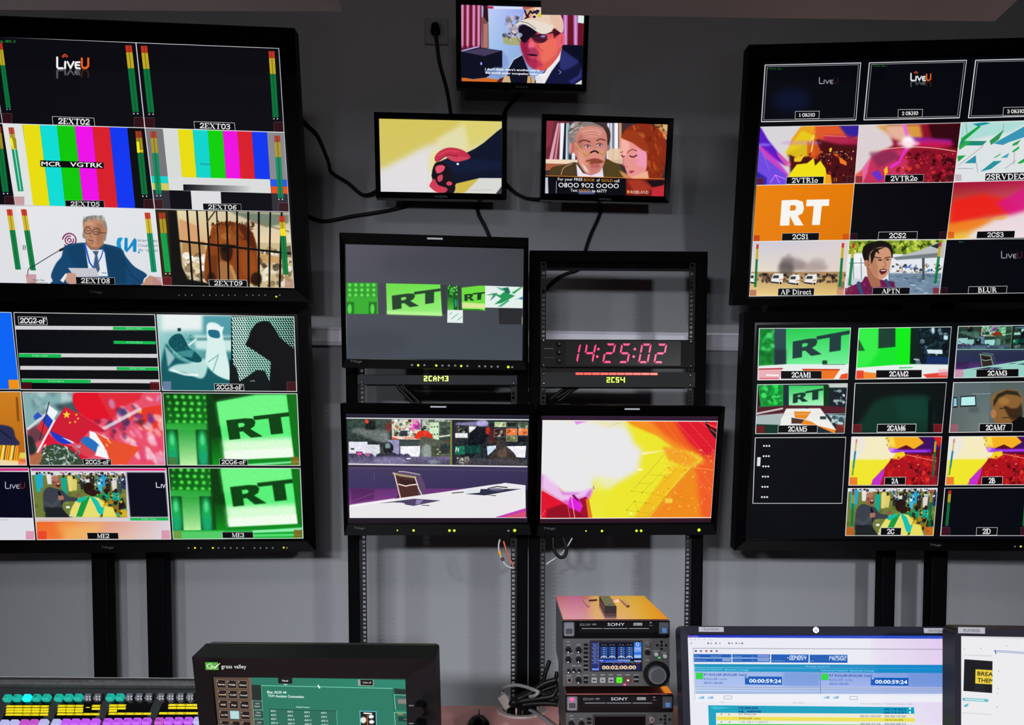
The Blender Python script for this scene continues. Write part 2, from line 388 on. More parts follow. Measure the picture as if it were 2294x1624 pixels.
    def begin(s, q, keep=False):             # clip to a pixel/zoom quad
        s.clip = None; x0, y0, m = s.cover(s.loops([s.tc(q)])); c = np.zeros((s.h, s.w), np.float32); c[y0:y0+m.shape[0], x0:x0+m.shape[1]] = m; s.clip = c
    def end(s): s.clip = None
    def blobs(s, x0, y0, x1, y1, n, sz, cols, seed=1, a=.9, asp=1., rot=None, soft=.3, poly=False):
        rg = random.Random(seed)
        for _ in range(n):
            x, y = rg.uniform(x0, x1), rg.uniform(y0, y1); r = sz*rg.uniform(.5, 1.3); t = rg.uniform(0, 3.14) if rot is None else rot+rg.uniform(-.2, .2)
            c = rg.choice(cols)
            if poly:
                k = rg.choice((3, 4, 5)); ph = rg.uniform(0, 6); pts = [(x+r*math.cos(ph+6.283*i/k+rg.uniform(-.3, .3))*rg.uniform(.6, 1.2), y+r*asp*math.sin(ph+6.283*i/k)*rg.uniform(.6, 1.2)) for i in range(k)]
                s.P(pts, c, a*rg.uniform(.6, 1), soft)
            else: s.E(x, y, r, r*asp*rg.uniform(.6, 1.2), c, a*rg.uniform(.6, 1), soft, t)
    def grain(s, q, amt, size=3, seed=1, col=(1, 1, 1)):
        rg = np.random.RandomState(seed); L = s.tc(q); x0, y0, m = s.cover(s.loops([L]))
        if not m.size: return
        h, w = m.shape; k = max(size*s.k, 1); gh, gw = int(h/k)+3, int(w/k)+3; g = rg.rand(gh, gw).astype(np.float32)
        yy = np.arange(h)/k; xx = np.arange(w)/k; yi = yy.astype(int); xi = xx.astype(int); fy = (yy-yi)[:, None]; fx = (xx-xi)[None]
        v = (g[yi][:, xi]*(1-fx)+g[yi][:, xi+1]*fx)*(1-fy)+(g[yi+1][:, xi]*(1-fx)+g[yi+1][:, xi+1]*fx)*fy
        if s.clip is not None: m = m*s.clip[y0:y0+h, x0:x0+w]
        t = s.img[y0:y0+h, x0:x0+w]; t += (m*(v-.5)*2*amt)[..., None]*np.array(col, np.float32); np.clip(t, 0, 1, out=t)
    def soften(s, q, r):
        L = s.tc(q); x0, y0, m = s.cover(s.loops([L]))
        h, w = m.shape; t = s.img[y0:y0+h, x0:x0+w]
        b = np.stack([s.blur(t[..., i].copy(), r*s.k) for i in range(3)], -1); t += m[..., None]*(b-t)
    def T(s, body, p0, p1, h, col, a=1., bold=.0, shear=0., fit=True):   # baseline from p0 to p1, cap height h
        seg = outline(body, bold, shear)
        if not len(seg): return
        x0, x1 = seg[..., 0].min(), seg[..., 0].max(); p0, p1 = np.array(p0, float), np.array(p1, float)
        d = p1-p0; l = np.linalg.norm(d); e = d/l; n = np.array([e[1], -e[0]])
        kx = l/(x1-x0) if fit else h/.7
        q = p0+(seg[..., :1]-x0)*kx*e+seg[..., 1:]*(h/.7)*n
        x, y, m = s.cover(s.tc(q.reshape(-1, 2)).reshape(-1, 2, 2)); s.blend(x, y, m, col, a)
    def S(s, body, p0, p1, h, col='ffffff', wt=1.):                                    # bold serif lettering
        tot = sum(float(SER[c].split('|')[0]) for c in body); p0, p1 = np.array(p0, float), np.array(p1, float)
        d = (p1-p0)/tot; l = np.linalg.norm(p1-p0); e = (p1-p0)/l; n = np.array([e[1], -e[0]]); x = 0
        for ch in body:
            it = SER[ch].split('|')
            for st in it[1:]:
                w_, pp = st.split(':'); pts = [tuple(map(float, q.split(','))) for q in pp.split()]
                s.L([tuple(p0+d*(x+a)+n*h*b) for a, b in pts], float(w_)*h*wt, col)
            x += float(it[0])
    def dots(s, *a, **k): pass
    def material(s, name):
        im = bpy.data.images.new(name, s.w, s.h, alpha=False)
        px = np.ones((s.h, s.w, 4), np.float32); px[..., :3] = s.img[::-1]; im.pixels.foreach_set(px.ravel()); im.update(); im.pack()
        m = bpy.data.materials.new(name); m.use_nodes = True; nt = m.node_tree; b = nt.nodes['Principled BSDF']
        t = nt.nodes.new('ShaderNodeTexImage'); t.image = im; t.extension = 'EXTEND'
        nt.links.new(t.outputs[0], b.inputs['Emission Color']); b.inputs['Emission Strength'].default_value = 1
        b.inputs['Base Color'].default_value = (.001, .001, .001, 1); b.inputs['Roughness'].default_value = .45; b.inputs['Specular IOR Level'].default_value = .04
        return m

def lit_quad(name, rc, y, m, parent, cr):  # a lit rectangle rc on the screen, textured from the canvas rect cr
    x0, z0, x1, z1 = rc; me = bpy.data.meshes.new(name)
    t = .0006
    V = [(x0, y, z0), (x1, y, z0), (x1, y, z1), (x0, y, z1), (x0, y+t, z0), (x1, y+t, z0), (x1, y+t, z1), (x0, y+t, z1)]
    me.from_pydata(V, [], [(0, 1, 2, 3), (7, 6, 5, 4), (1, 5, 6, 2), (4, 0, 3, 7), (3, 2, 6, 7), (4, 5, 1, 0)])
    uv = me.uv_layers.new(name='uv')
    for l in me.loops:
        v = V[l.vertex_index]; uv.data[l.index].uv = ((v[0]-cr[0])/(cr[2]-cr[0]), (v[2]-cr[1])/(cr[3]-cr[1]))
    me.materials.append(m); me.update()
    return link(name, me, parent)
# ------------------------------------------------------------------ shared picture elements
def quadbar(cv, x0, y0, x1, y1, w, a, b, col, al=1.):
    fx = lambda t: x0+(x1-x0)*t; fy = lambda t: y0+(y1-y0)*t
    cv.P([(fx(a)-w/2, fy(a)), (fx(a)+w/2, fy(a)), (fx(b)+w/2, fy(b)), (fx(b)-w/2, fy(b))], col, al)
def meter(cv, x0, y0, x1, y1, w, al=.92, dim=False, teal=False):   # sloping sound level meter, red / yellow / green
    g = '0a8a5a' if teal else '0b7a3c'
    quadbar(cv, x0, y0, x1, y1, w, 0, .105, 'b43a22' if dim else 'cf3520', al)
    quadbar(cv, x0, y0, x1, y1, w, .105, .345, 'b49a24' if dim else 'cfb423', al)
    quadbar(cv, x0, y0, x1, y1, w, .345, 1, g, al)
    quadbar(cv, x0, y0, x1, y1, w*.1, 0, 1, '10301c', .55)
    for k in (-.3, .3): cv.E(x1+k*w, y1+w*.25, w*.12, w*.12, 'e8e8e8', .9)
def tally(cv, x, y, w, h, col='3a1218', al=.75, edge=True):
    cv.R(x, y, x+w, y+h, col, al)
    if edge: cv.L([(x, y), (x+w, y), (x+w, y+h)], w*.03, 'a08088', .6); cv.L([(x, y+h), (x, y)], w*.03, 'a08088', .6)
def caption(cv, q, text, border=True, bw=3., pad=.12, wt=1.25, hh=.68):  # name box: quad TL TR BR BL
    q = np.array(q, float); cv.P(q, '06060a')
    if border: cv.L([tuple(p) for p in q]+[tuple(q[0])], bw, 'f2f2f2')
    L0 = q[3]+(q[2]-q[3])*pad; R0 = q[3]+(q[2]-q[3])*(1-pad); up = (q[0]-q[3]); h = np.linalg.norm(up)
    o = up*(1-hh)/2; cv.S(text, tuple(L0+o), tuple(R0+o), h*hh, 'f4f4f4', wt)
def edge(cv, q, w=3., col='e8e8e8'): cv.L([tuple(p) for p in q]+[tuple(q[0])], w, col)
def liveu(cv, x0, y0, x1, h, al=1., up='f4f4f4', uc='f06020', glow_=True, refl=True, wf=.2):
    W_ = x1-x0; X = lambda t: x0+W_*t; w = h*wf
    def word(Y, c1, c2, a):
        cv.L([(X(.02), Y(1.1)), (X(.02), Y(.12)), (X(.05), Y(0)), (X(.19), Y(0))], w, c1, a)
        cv.L([(X(.26), Y(0)), (X(.27), Y(.65))], w, c1, a)
        cv.L([(X(.34), Y(.65)), (X(.43), Y(.02)), (X(.53), Y(.65))], w*.9, c1, a)
        cv.L([(X(.71), Y(.62)), (X(.6), Y(.6)), (X(.58), Y(.3)), (X(.6), Y(.03)), (X(.72), Y(0))], w*.9, c1, a); cv.L([(X(.58), Y(.32)), (X(.7), Y(.32))], w*.8, c1, a)
        cv.L([(X(.78), Y(1.)), (X(.78), Y(.25)), (X(.82), Y(.03)), (X(.92), Y(.03)), (X(.98), Y(.25)), (X(.98), Y(1.))], w, c2, a)
    word(lambda t: y0-h*t, up, uc, al)
    if glow_:
        for k in (.22, .38): cv.L([(X(.26)-h*k*.8, y0-h*(1+k*.5)), (X(.26), y0-h*(1.05+k)), (X(.26)+h*k*.8, y0-h*(1+k*.5))], h*.08, 'f05030', al, sm=True)
    if refl: word(lambda t: y0+h*.18+h*t*.7, '9a9aa0', '5a2c1c', al*.5)
R_OUT = [(0, 0), (30, 0), (42, 3), (46, 13), (43, 25), (36, 31), (54, 56), (35, 56), (24, 36), (18, 36), (18, 56), (0, 56)]
R_IN = [(18, 12), (26, 12), (29, 17), (26, 23), (18, 24)]
T_OUT = [(44, -3), (100, -3), (100, 8), (86, 8), (86, 53), (67, 53), (67, 8), (44, 8)]
def rt(cv, q, col, al=1., soft=0.):   # slab logo letters: q = quad of the letter block (100 x 56)
    Hm = homog([(0, 0), (100, 0), (100, 56), (0, 56)], q)
    def m(pts):
        v = np.c_[np.array(pts, float), np.ones(len(pts))] @ Hm.T; return v[:, :2]/v[:, 2:]
    cv.P(m(R_OUT), col, al, soft, holes=(m(R_IN),)); cv.P(m(T_OUT), col, al, soft)
def green_studio(cv, q, src=(1170, 65, 2120, 582), clip=None):  # blurred green studio wall with the big letters, drawn in the Z3 crop of tile 2CG6
    if clip is not None: cv.z(0, 0, 1); cv.begin(clip); cv.quad(q, src)
    else: cv.quad(q, src); cv.begin([(src[0], src[1]), (src[2], src[1]), (src[2], src[3]), (src[0], src[3])])
    cv.R(1150, 50, 2160, 660, '06480e')
    cv.GR(1165, 60, 1480, 330, ['063a0c', '0a5a14', '0c7a1c', '0a6c18'])
    for j in range(5):
        for i in range(6):
            x, y = 1205+i*52+(j % 2)*10, 92+j*44+i*1; cv.E(x, y, 16, 15, '3fd83a' if i > 0 else '1a8a22', .85, 8); cv.E(x, y, 7, 7, 'a8f890', .5, 4)
    cv.GR(1180, 280, 1490, 590, ['28a83a', '20a030', 'b8f0a0', '90e890'], 1, 10)
    cv.GR(1250, 330, 1390, 590, ['2aa43c', '2aa43c', 'c8f8b0', 'c0f4a8'], .9, 12)
    for x in (1215, 1430):
        cv.R(x-45, 325, x+45, 600, '08501a', .95, 8); cv.E(x, 460, 36, 130, '18b860', .9, 22); cv.E(x, 400, 15, 40, '70f0a0', .7, 14); cv.R(x-34, 480, x+34, 590, '10a080', .5, 14)
    cv.R(1470, 60, 1560, 590, '053a0a', 1, 14); cv.GR(1490, 380, 1580, 590, ['064c10', '064c10', '0fae20', '0fae20'], .8, 12)
    cv.P([(1500, 60), (1560, 60), (1840, 60), (1545, 130)], '042806', 1, 8)
    cv.P([(1545, 128), (1830, 75), (2050, 72), (2060, 200), (2086, 520), (1585, 545)], '58f078', 1, 6)
    cv.P([(1545, 128), (1830, 75), (2050, 72), (2056, 200), (1562, 300)], '76f888', .8, 30)
    cv.P([(1572, 400), (2075, 380), (2086, 520), (1583, 545)], 'd8fcd4', 1, 34)
    cv.P([(1580, 480), (2080, 450), (2086, 520), (1583, 545)], 'f0fcec', 1, 14)
    rt(cv, [(1607, 258), (2060, 205), (2075, 350), (1622, 398)], '06420e', 1, 5)
    cv.P([(2045, 60), (2140, 60), (2150, 600), (2085, 600)], '087014', 1, 6)
    cv.P([(1585, 548), (2090, 522), (2140, 560), (2140, 600), (1585, 600)], '0c8a1e', 1, 5); cv.P([(1700, 574), (2140, 545), (2140, 560), (1700, 590)], '80f0a0', .9, 5); cv.P([(1700, 590), (2140, 575), (2140, 600), (1700, 600)], '10c030', .9, 4)
    cv.grain([(1170, 65), (2140, 65), (2140, 600), (1170, 600)], .02, 6, 3)
    cv.end()
def crowd(cv, q, src=(225, 628, 905, 955)):     # man in grey with a microphone before a seated crowd, Z3 crop of tile ME2
    cv.quad(q, src); cv.begin([(src[0], src[1]), (src[2], src[1]), (src[2], src[3]), (src[0], src[3])])
    cv.R(200, 600, 930, 980, '6f7a38'); cv.blobs(220, 640, 900, 950, 60, 16, ['7c8a40', '5c6a2c', '8c9648', '50601f'], 5, .7)
    cv.R(200, 600, 930, 650, 'd8dce0'); cv.blobs(230, 625, 900, 650, 60, 7, ['202428', '8a9098', 'ffffff', 'b05060', '3a4a70'], 6, .9)
    for x, y, c, h in ((265, 660, '18b0b8', 110), (285, 650, '20a8d0', 90), (350, 655, 'e8e8e8', 60), (455, 680, '0aa898', 120), (500, 665, 'e8d878', 100), (530, 690, 'e0d070', 70), (590, 680, '222226', 70), (630, 690, 'e8e4e0', 70), (660, 665, '2a2622', 80), (715, 680, '38b8e0', 90), (740, 660, '20a0d8', 70), (775, 690, '282024', 80), (820, 680, 'e8dcd8', 80), (860, 690, '404850', 90), (890, 670, '203060', 80)):
        cv.P([(x-20, y), (x-8, y-14), (x+10, y-14), (x+22, y), (x+14, y+h), (x-14, y+h)], c, .95, 2); cv.E(x, y-22, 9, 11, '3a2418')
    cv.blobs(560, 640, 905, 720, 90, 9, ['ffffff', '1a1a1e', 'c8c0c0', '6a4030', '28a8d8', '101014', 'e8e8f0'], 8, .95, poly=True)
    cv.E(390, 645, 26, 18, 'd8dce0'); cv.E(372, 642, 12, 10, '404048')
    for x, y, c in ((700, 800, '0e8a48'), (755, 790, '0c9a6a'), (740, 840, 'd8a818'), (800, 830, 'b08018'), (830, 790, '12a898'), (870, 860, '14141a'), (690, 850, '141a18'), (820, 880, '8a6a14'), (880, 910, 'd8b020'), (780, 900, 'e8d050')):
        cv.P([(x-30, y+40), (x-22, y-14), (x+18, y-18), (x+34, y+44)], c, .97, 2); cv.E(x, y-28, 14, 16, '2a1a14')
    cv.blobs(660, 730, 905, 940, 70, 8, ['0c6a48', '1a1210', '18b8a8', 'e8c838', '3a2418', '0a0a0c'], 12, .9)
    cv.E(632, 745, 38, 44, '24140e'); cv.E(660, 775, 34, 26, '2a1810')
    cv.P([(500, 880), (540, 820), (620, 800), (700, 810), (740, 850), (700, 955), (500, 955), (480, 920)], 'e6dc70', 1, 2)
    cv.P([(585, 810), (640, 800), (570, 950), (525, 950)], '169a40'); cv.P([(520, 830), (600, 800), (620, 815), (560, 850)], '16b8a0')
    cv.P([(640, 800), (690, 830), (720, 880), (780, 890), (790, 880), (760, 925), (700, 930), (670, 870)], '14c0b0', 1, 1, True); cv.E(788, 880, 12, 10, '7a4a34')
    cv.P([(740, 870), (800, 880), (830, 955), (720, 955)], 'e8dc60', 1, 2)
    cv.P([(300, 770), (340, 735), (390, 745), (440, 760), (480, 800), (540, 810), (535, 835), (460, 840), (430, 860), (425, 920), (300, 920), (292, 850)], '3a3f49', 1, 2, True)
    cv.P([(300, 880), (420, 880), (480, 955), (300, 955)], '1c2024', 1, 2); cv.L([(310, 850), (360, 870), (410, 825)], 26, '444a54', sm=True)
    cv.E(398, 700, 32, 44, '9a5c48'); cv.E(392, 672, 28, 22, 'b47a66', .8, 6); cv.E(412, 722, 17, 15, '5a2c20', 1, 5); cv.E(412, 712, 10, 4, 'f0e0d8'); cv.E(384, 700, 5, 8, '6a3a2c')
    cv.E(424, 812, 22, 20, 'a8705c'); cv.L([(412, 770), (420, 790)], 16, '101012'); cv.L([(430, 830), (428, 860)], 8, '18181a'); cv.E(470, 880, 16, 9, 'e8e8e8'); cv.E(490, 940, 16, 9, 'e0d8b8'); cv.E(550, 795, 20, 10, '8a5844')
    cv.end()
def globe_a(cv, q, src=(980, 97, 1667, 467)):  # bright burst over red globe, Z13 crop of tile 2A
    cv.quad(q, src); cv.begin([(src[0], src[1]), (src[2], src[1]), (src[2], src[3]), (src[0], src[3])])
    cv.R(900, 60, 1700, 500, '5a0a1c')
    cv.R(900, 60, 1330, 300, 'ece6dc'); cv.P([(1080, 80), (1300, 90), (1330, 200), (1270, 290), (1020, 290), (1090, 180)], 'f4ecc0', 1, 20)
    cv.P([(930, 300), (1010, 270), (1300, 270), (1330, 330), (1230, 350), (1150, 470), (930, 470)], 'f0e62c', 1, 14)
    cv.P([(1240, 90), (1480, 90), (1540, 150), (1460, 190), (1400, 160), (1330, 190), (1280, 180)], 'f5b020', 1, 3); cv.P([(1270, 95), (1300, 100), (1320, 180), (1250, 150)], 'f8e860', .8, 10)
    cv.P([(1480, 90), (1670, 90), (1670, 190), (1600, 200), (1480, 180), (1540, 140)], '3c0c60', 1, 6); cv.P([(1600, 95), (1680, 95), (1650, 180)], 'd81818', 1, 3)
    cv.P([(1270, 185), (1400, 195), (1590, 190), (1600, 215), (1400, 220), (1290, 215)], '7a20d8', 1, 10); cv.L([(1300, 204), (1560, 206)], 8, 'c050ff', .9, soft=8); cv.E(1290, 195, 20, 14, 'e088ff', .9, 10)
    cv.P([(1300, 260), (1420, 225), (1640, 250), (1650, 470), (1160, 470), (1160, 440), (1240, 340)], 'b0101c', 1, 3)
    cv.P([(1160, 425), (1250, 330), (1245, 380), (1220, 470), (1160, 470)], 'c030c8', 1, 3)
    cv.P([(1330, 215), (1390, 210), (1400, 240), (1350, 270), (1300, 262)], 'f4d020', 1, 4)
    cv.blobs(1260, 230, 1650, 465, 46, 22, ['d81c20', '7a0c14', 'e83018', '500810', 'f04838', 'a01020'], 4, .75, poly=True)
    cv.blobs(1280, 230, 1650, 465, 24, 6, ['ff7a60', 'ffb080'], 9, .8)
    cv.blobs(1450, 320, 1660, 460, 26, 16, ['2a040a', '4a0a10'], 14, .7, poly=True)
    cv.L([(1400, 232), (1640, 282)], 4, 'ffb080', .9); cv.P([(900, 350), (975, 320), (985, 410), (900, 420)], 'd070d0', .8, 14)
    for x, y in ((1245, 110), (1262, 130), (1255, 160), (1270, 180)): cv.E(x, y, 6, 10, 'b08040', .7, 3)
    meter(cv, 1018, 115, 1003, 390, 14, .5); quadbar(cv, 1014, 205, 1003, 390, 14, 0, .7, '1888a8', .95)
    cv.end()
def studio(cv, q, src=(157, 338, 1898, 1282)):   # empty newsroom studio with a swivel chair, Z8 crop
    cv.quad(q, src); cv.begin([(src[0], src[1]), (src[2], src[1]), (src[2], src[3]), (src[0], src[3])])
    cv.R(100, 300, 1960, 800, '3a4442'); cv.GR(150, 340, 600, 600, ['2e443c', '48544e', '20282a', '28302e'], 1)
    cv.P([(170, 450), (480, 560), (560, 560), (560, 440), (250, 420)], '6e7470', .9, 20); cv.R(328, 350, 425, 440, '161c1e', 1, 12); cv.E(345, 362, 18, 20, 'f04828', 1, 5); cv.E(548, 410, 22, 45, '8a2018', .8, 12); cv.E(505, 510, 38, 48, '76807c', .9, 8)
    cv.R(582, 340, 860, 527, 'd8d4c8'); cv.blobs(590, 345, 850, 515, 110, 14, ['8a5a30', '2a6a3a', 'f0f0f0', 'e8d8b0', 'c8a070', '4a3020', 'ffffff'], 3, .9)
    cv.blobs(760, 345, 850, 440, 26, 16, ['d830a8', 'f070d0', '8a2070'], 5, .8); cv.blobs(590, 440, 700, 500, 22, 14, ['1c5a30', '20302a', 'c8d8c8'], 6, .8); cv.R(665, 445, 732, 495, '38384a'); cv.R(585, 500, 860, 527, 'f4d8c8', .9); cv.P([(585, 505), (650, 525), (585, 527)], 'f04818'); cv.L([(700, 515), (860, 512)], 10, 'e06030', .8)
    cv.R(870, 340, 1150, 420, 'aab0ac', 1, 6); cv.blobs(900, 345, 1140, 500, 50, 26, ['c8d0c0', '4a5a48', '1a3020', 'e0e8d0'], 7, .8); cv.R(945, 365, 1035, 530, 'cdeac0', 1, 3)
    for x, y in ((960, 405), (985, 402), (1012, 400), (960, 475), (985, 472), (1012, 470)): cv.R(x, y, x+12, y+12, '1c2818')
    cv.P([(810, 520), (820, 470), (860, 445), (920, 448), (960, 480), (965, 520)], 'e03018', 1, 3, True); cv.E(1115, 535, 20, 20, 'c02818', 1, 5); cv.R(1035, 360, 1145, 540, '304038', .8, 10); cv.L([(1040, 500), (1180, 480)], 14, 'f0f0e8', .9, soft=6)
    cv.P([(850, 520), (960, 515), (1050, 540), (1140, 560), (1150, 770), (850, 770)], '565c4e', 1, 10, True); cv.E(915, 640, 50, 70, 'a8b4b4', .8, 24); cv.R(960, 590, 1045, 690, '404a38', .9, 8); cv.R(1045, 570, 1140, 660, '2c3234', .9, 8)
    for x, y in ((1010, 615), (1030, 640), (1010, 660)): cv.R(x, y, x+22, y+10, 'c8d8a0', .9)
    cv.R(1188, 345, 1900, 780, '22282c'); cv.P([(1195, 370), (1500, 350), (1510, 400), (1195, 390)], '9088b8', .9, 8); cv.E(1450, 370, 60, 30, 'b8b0e0', .9, 12)
    cv.R(1200, 400, 1310, 510, '3a3a38', 1, 5); cv.R(1190, 465, 1310, 510, 'e8ecec', 1, 5); cv.P([(1320, 400), (1395, 402), (1370, 440), (1325, 462)], 'eef0ec', 1, 3); cv.blobs(1200, 400, 1310, 460, 16, 10, ['c0c8a8', '101418'], 3)
    cv.P([(1310, 560), (1340, 460), (1420, 410), (1500, 430), (1510, 480), (1450, 580), (1350, 690), (1250, 640)], '090d18', 1, 8, True); cv.E(1505, 440, 22, 36, 'd83818', .9, 8); cv.R(1520, 420, 1570, 560, '641c1a', .8, 14)
    for (x0, y0, x1, y1, c) in ((1570, 358, 1680, 405, 'a8c890'), (1690, 358, 1785, 405, '1a241c'), (1800, 360, 1892, 410, '40583c'), (1570, 425, 1672, 498, '301814'), (1684, 418, 1788, 482, 'f07838'), (1802, 418, 1892, 482, 'f48040'), (1684, 488, 1792, 540, '70784a')):
        cv.R(x0, y0, x1, y1, c); cv.blobs(x0+8, y0+6, x1-8, y1-6, 8, 14, ['f8f0c8', c, c, '301010'], x0, .6)
        cv.L([(x0, y0), (x1, y0), (x1, y1), (x0, y1), (x0, y0)], 3, 'c8c8c8', .7)
    cv.R(1800, 500, 1892, 545, '0c0c18'); cv.R(1180, 588, 1285, 668, '1c7458', 1, 3); cv.L([(1195, 640), (1200, 600), (1220, 640), (1225, 605)], 8, 'd0f0e0'); cv.R(1290, 580, 1440, 660, '0f4a40', .9, 18)
    cv.P([(1497, 588), (1588, 580), (1585, 612), (1512, 672), (1503, 670)], 'cfe0f4', 1, 2); cv.P([(1675, 588), (1880, 582), (1872, 696), (1755, 690), (1730, 620), (1680, 600)], 'f0eef6', 1, 2)
    cv.P([(1520, 700), (1560, 630), (1590, 600), (1580, 540), (1650, 520), (1690, 590), (1760, 650), (1780, 720), (1600, 740)], '3a3430', 1, 8, True); cv.E(1650, 650, 50, 45, '70584a', .7, 24); cv.P([(1200, 700), (1890, 715), (1890, 770), (1200, 770)], '46424a', .9, 14); cv.blobs(1210, 690, 1330, 755, 30, 10, ['c8c8b8', '6a6258', '9a9488'], 3)
    cv.R(168, 552, 348, 700, 'e8e6f2', 1, 4); cv.R(325, 578, 465, 700, 'dcdae4', 1, 3); cv.R(535, 532, 650, 690, '9a94be', 1, 4); cv.P([(660, 592), (850, 588), (850, 660), (838, 696), (660, 696)], 'f4f2fa', 1, 3); cv.R(187, 612, 220, 628, '404048')
    for x in (180, 220, 300, 370, 460, 610, 660, 720): cv.E(x, 700, 40, 38, '383452', .95, 8)
    cv.E(545, 610, 50, 58, '14181c', 1, 4); cv.E(540, 590, 26, 30, '8aa8a4', .9, 8); cv.E(540, 625, 14, 14, '101414', 1, 6); cv.P([(440, 720), (460, 660), (500, 655), (590, 650), (640, 690), (650, 740)], '2c2c38', 1, 4, True)
    cv.R(236, 645, 298, 684, '6a3058', 1, 2); cv.R(246, 654, 288, 676, 'd850a0'); cv.R(325, 660, 365, 690, 'b06090', 1, 4)
    cv.GR(165, 690, 1150, 770, ['4c4868', '8070a0', '3a3850', '9080a8'], .9, 10); cv.E(560, 730, 160, 40, 'a098c0', .5, 24); cv.E(740, 710, 24, 6, 'ffffff', .9, 2); cv.E(980, 740, 60, 20, '9aa8b0', .6, 12); cv.grain([(165, 340), (1890, 340), (1890, 770), (165, 770)], .07, 14, 5)
    cv.R(1142, 340, 1160, 775, '7a8a38'); cv.R(1160, 340, 1186, 778, '2a1c34')
    cv.R(150, 770, 1900, 800, '2a2234'); cv.L([(165, 764), (1890, 782)], 14, 'dcd8dc')
    cv.GR(150, 788, 1900, 1010, ['453a5e', '3a3258', '352a50', '3c3464']); cv.L([(180, 800), (990, 812), (1890, 822)], 3, '6a6080', .9); cv.L([(405, 850), (402, 920)], 3, '8a80a0', .8)
    cv.GR(150, 995, 1300, 1160, ['5a2a68', '6a3478', '8a3c8c', '8a4494'], 1, 3); cv.P([(180, 1000), (405, 1000), (400, 1100), (180, 1140)], '4a1c50', .6, 10); cv.L([(190, 1120), (400, 1040)], 3, 'b880b8', .7)
    cv.P([(610, 1095), (660, 1010), (720, 1080)], '3a2030', .9, 8)
    cv.P([(640, 830), (700, 832), (850, 860), (885, 930), (905, 1000), (885, 1060), (840, 1060), (800, 890), (600, 850)], '5a4668', 1, 2)
    cv.P([(605, 860), (800, 890), (835, 1065), (660, 1090), (635, 1010)], '4c2a26', 1, 2); cv.P([(640, 900), (800, 925), (805, 960), (660, 965)], '30181a', .8, 6)
    cv.L([(590, 850), (660, 868), (800, 888)], 20, 'a89c78', sm=True); cv.L([(645, 832), (720, 838), (845, 862)], 10, 'b8a8b0', sm=True)
    for pts in ([(600, 855), (635, 1000), (655, 1090)], [(800, 890), (835, 1000), (865, 1060)]): cv.L(pts, 13, 'c8a8a8'); cv.L(pts, 4, 'f8e8e0')
    cv.L([(640, 955), (710, 972), (740, 965), (820, 955)], 12, 'e8d8d0', sm=True)
    cv.P([(150, 1160), (600, 1095), (1100, 1025), (1500, 965), (1690, 940), (1880, 962), (1890, 1290), (150, 1290)], 'e9e7ea', 1, 2)
    cv.P([(165, 1155), (600, 1090), (600, 1110), (165, 1180)], 'f8f4fa', .8, 6)
    cv.P([(445, 1140), (790, 1095), (1050, 1112), (780, 1165), (690, 1150), (600, 1130)], '4e4266', 1, 2); cv.P([(810, 1105), (880, 1105), (840, 1150), (800, 1150)], '9a88b8', .9, 3); cv.E(640, 1148, 60, 16, 'e9e7ea')
    cv.P([(860, 1155), (940, 1158), (935, 1165), (860, 1160)], '282430')
    cv.P([(1290, 1048), (1430, 1035), (1440, 1000), (1840, 998), (1480, 1062)], '2c2c44', 1, 2); cv.P([(1285, 1015), (1430, 1000), (1425, 1035), (1290, 1045)], 'e0e4ea', 1, 2); cv.L([(1510, 995), (1600, 975), (1700, 985)], 10, '3a3038'); cv.E(1600, 1005, 70, 14, '6a6484', .9, 4)
    cv.L([(1160, 1040), (1270, 1030)], 8, '2a2430'); cv.P([(1480, 1055), (1590, 1060), (1590, 1068)], '2a2430'); cv.R(1660, 940, 1695, 955, 'f4f4f4')
    cv.P([(1590, 1275), (1890, 1185), (1890, 1290), (1590, 1290)], 'c03cae', 1, 3); cv.P([(1640, 1280), (1890, 1215), (1890, 1290)], 'd85070', .9, 6)
    cv.end()
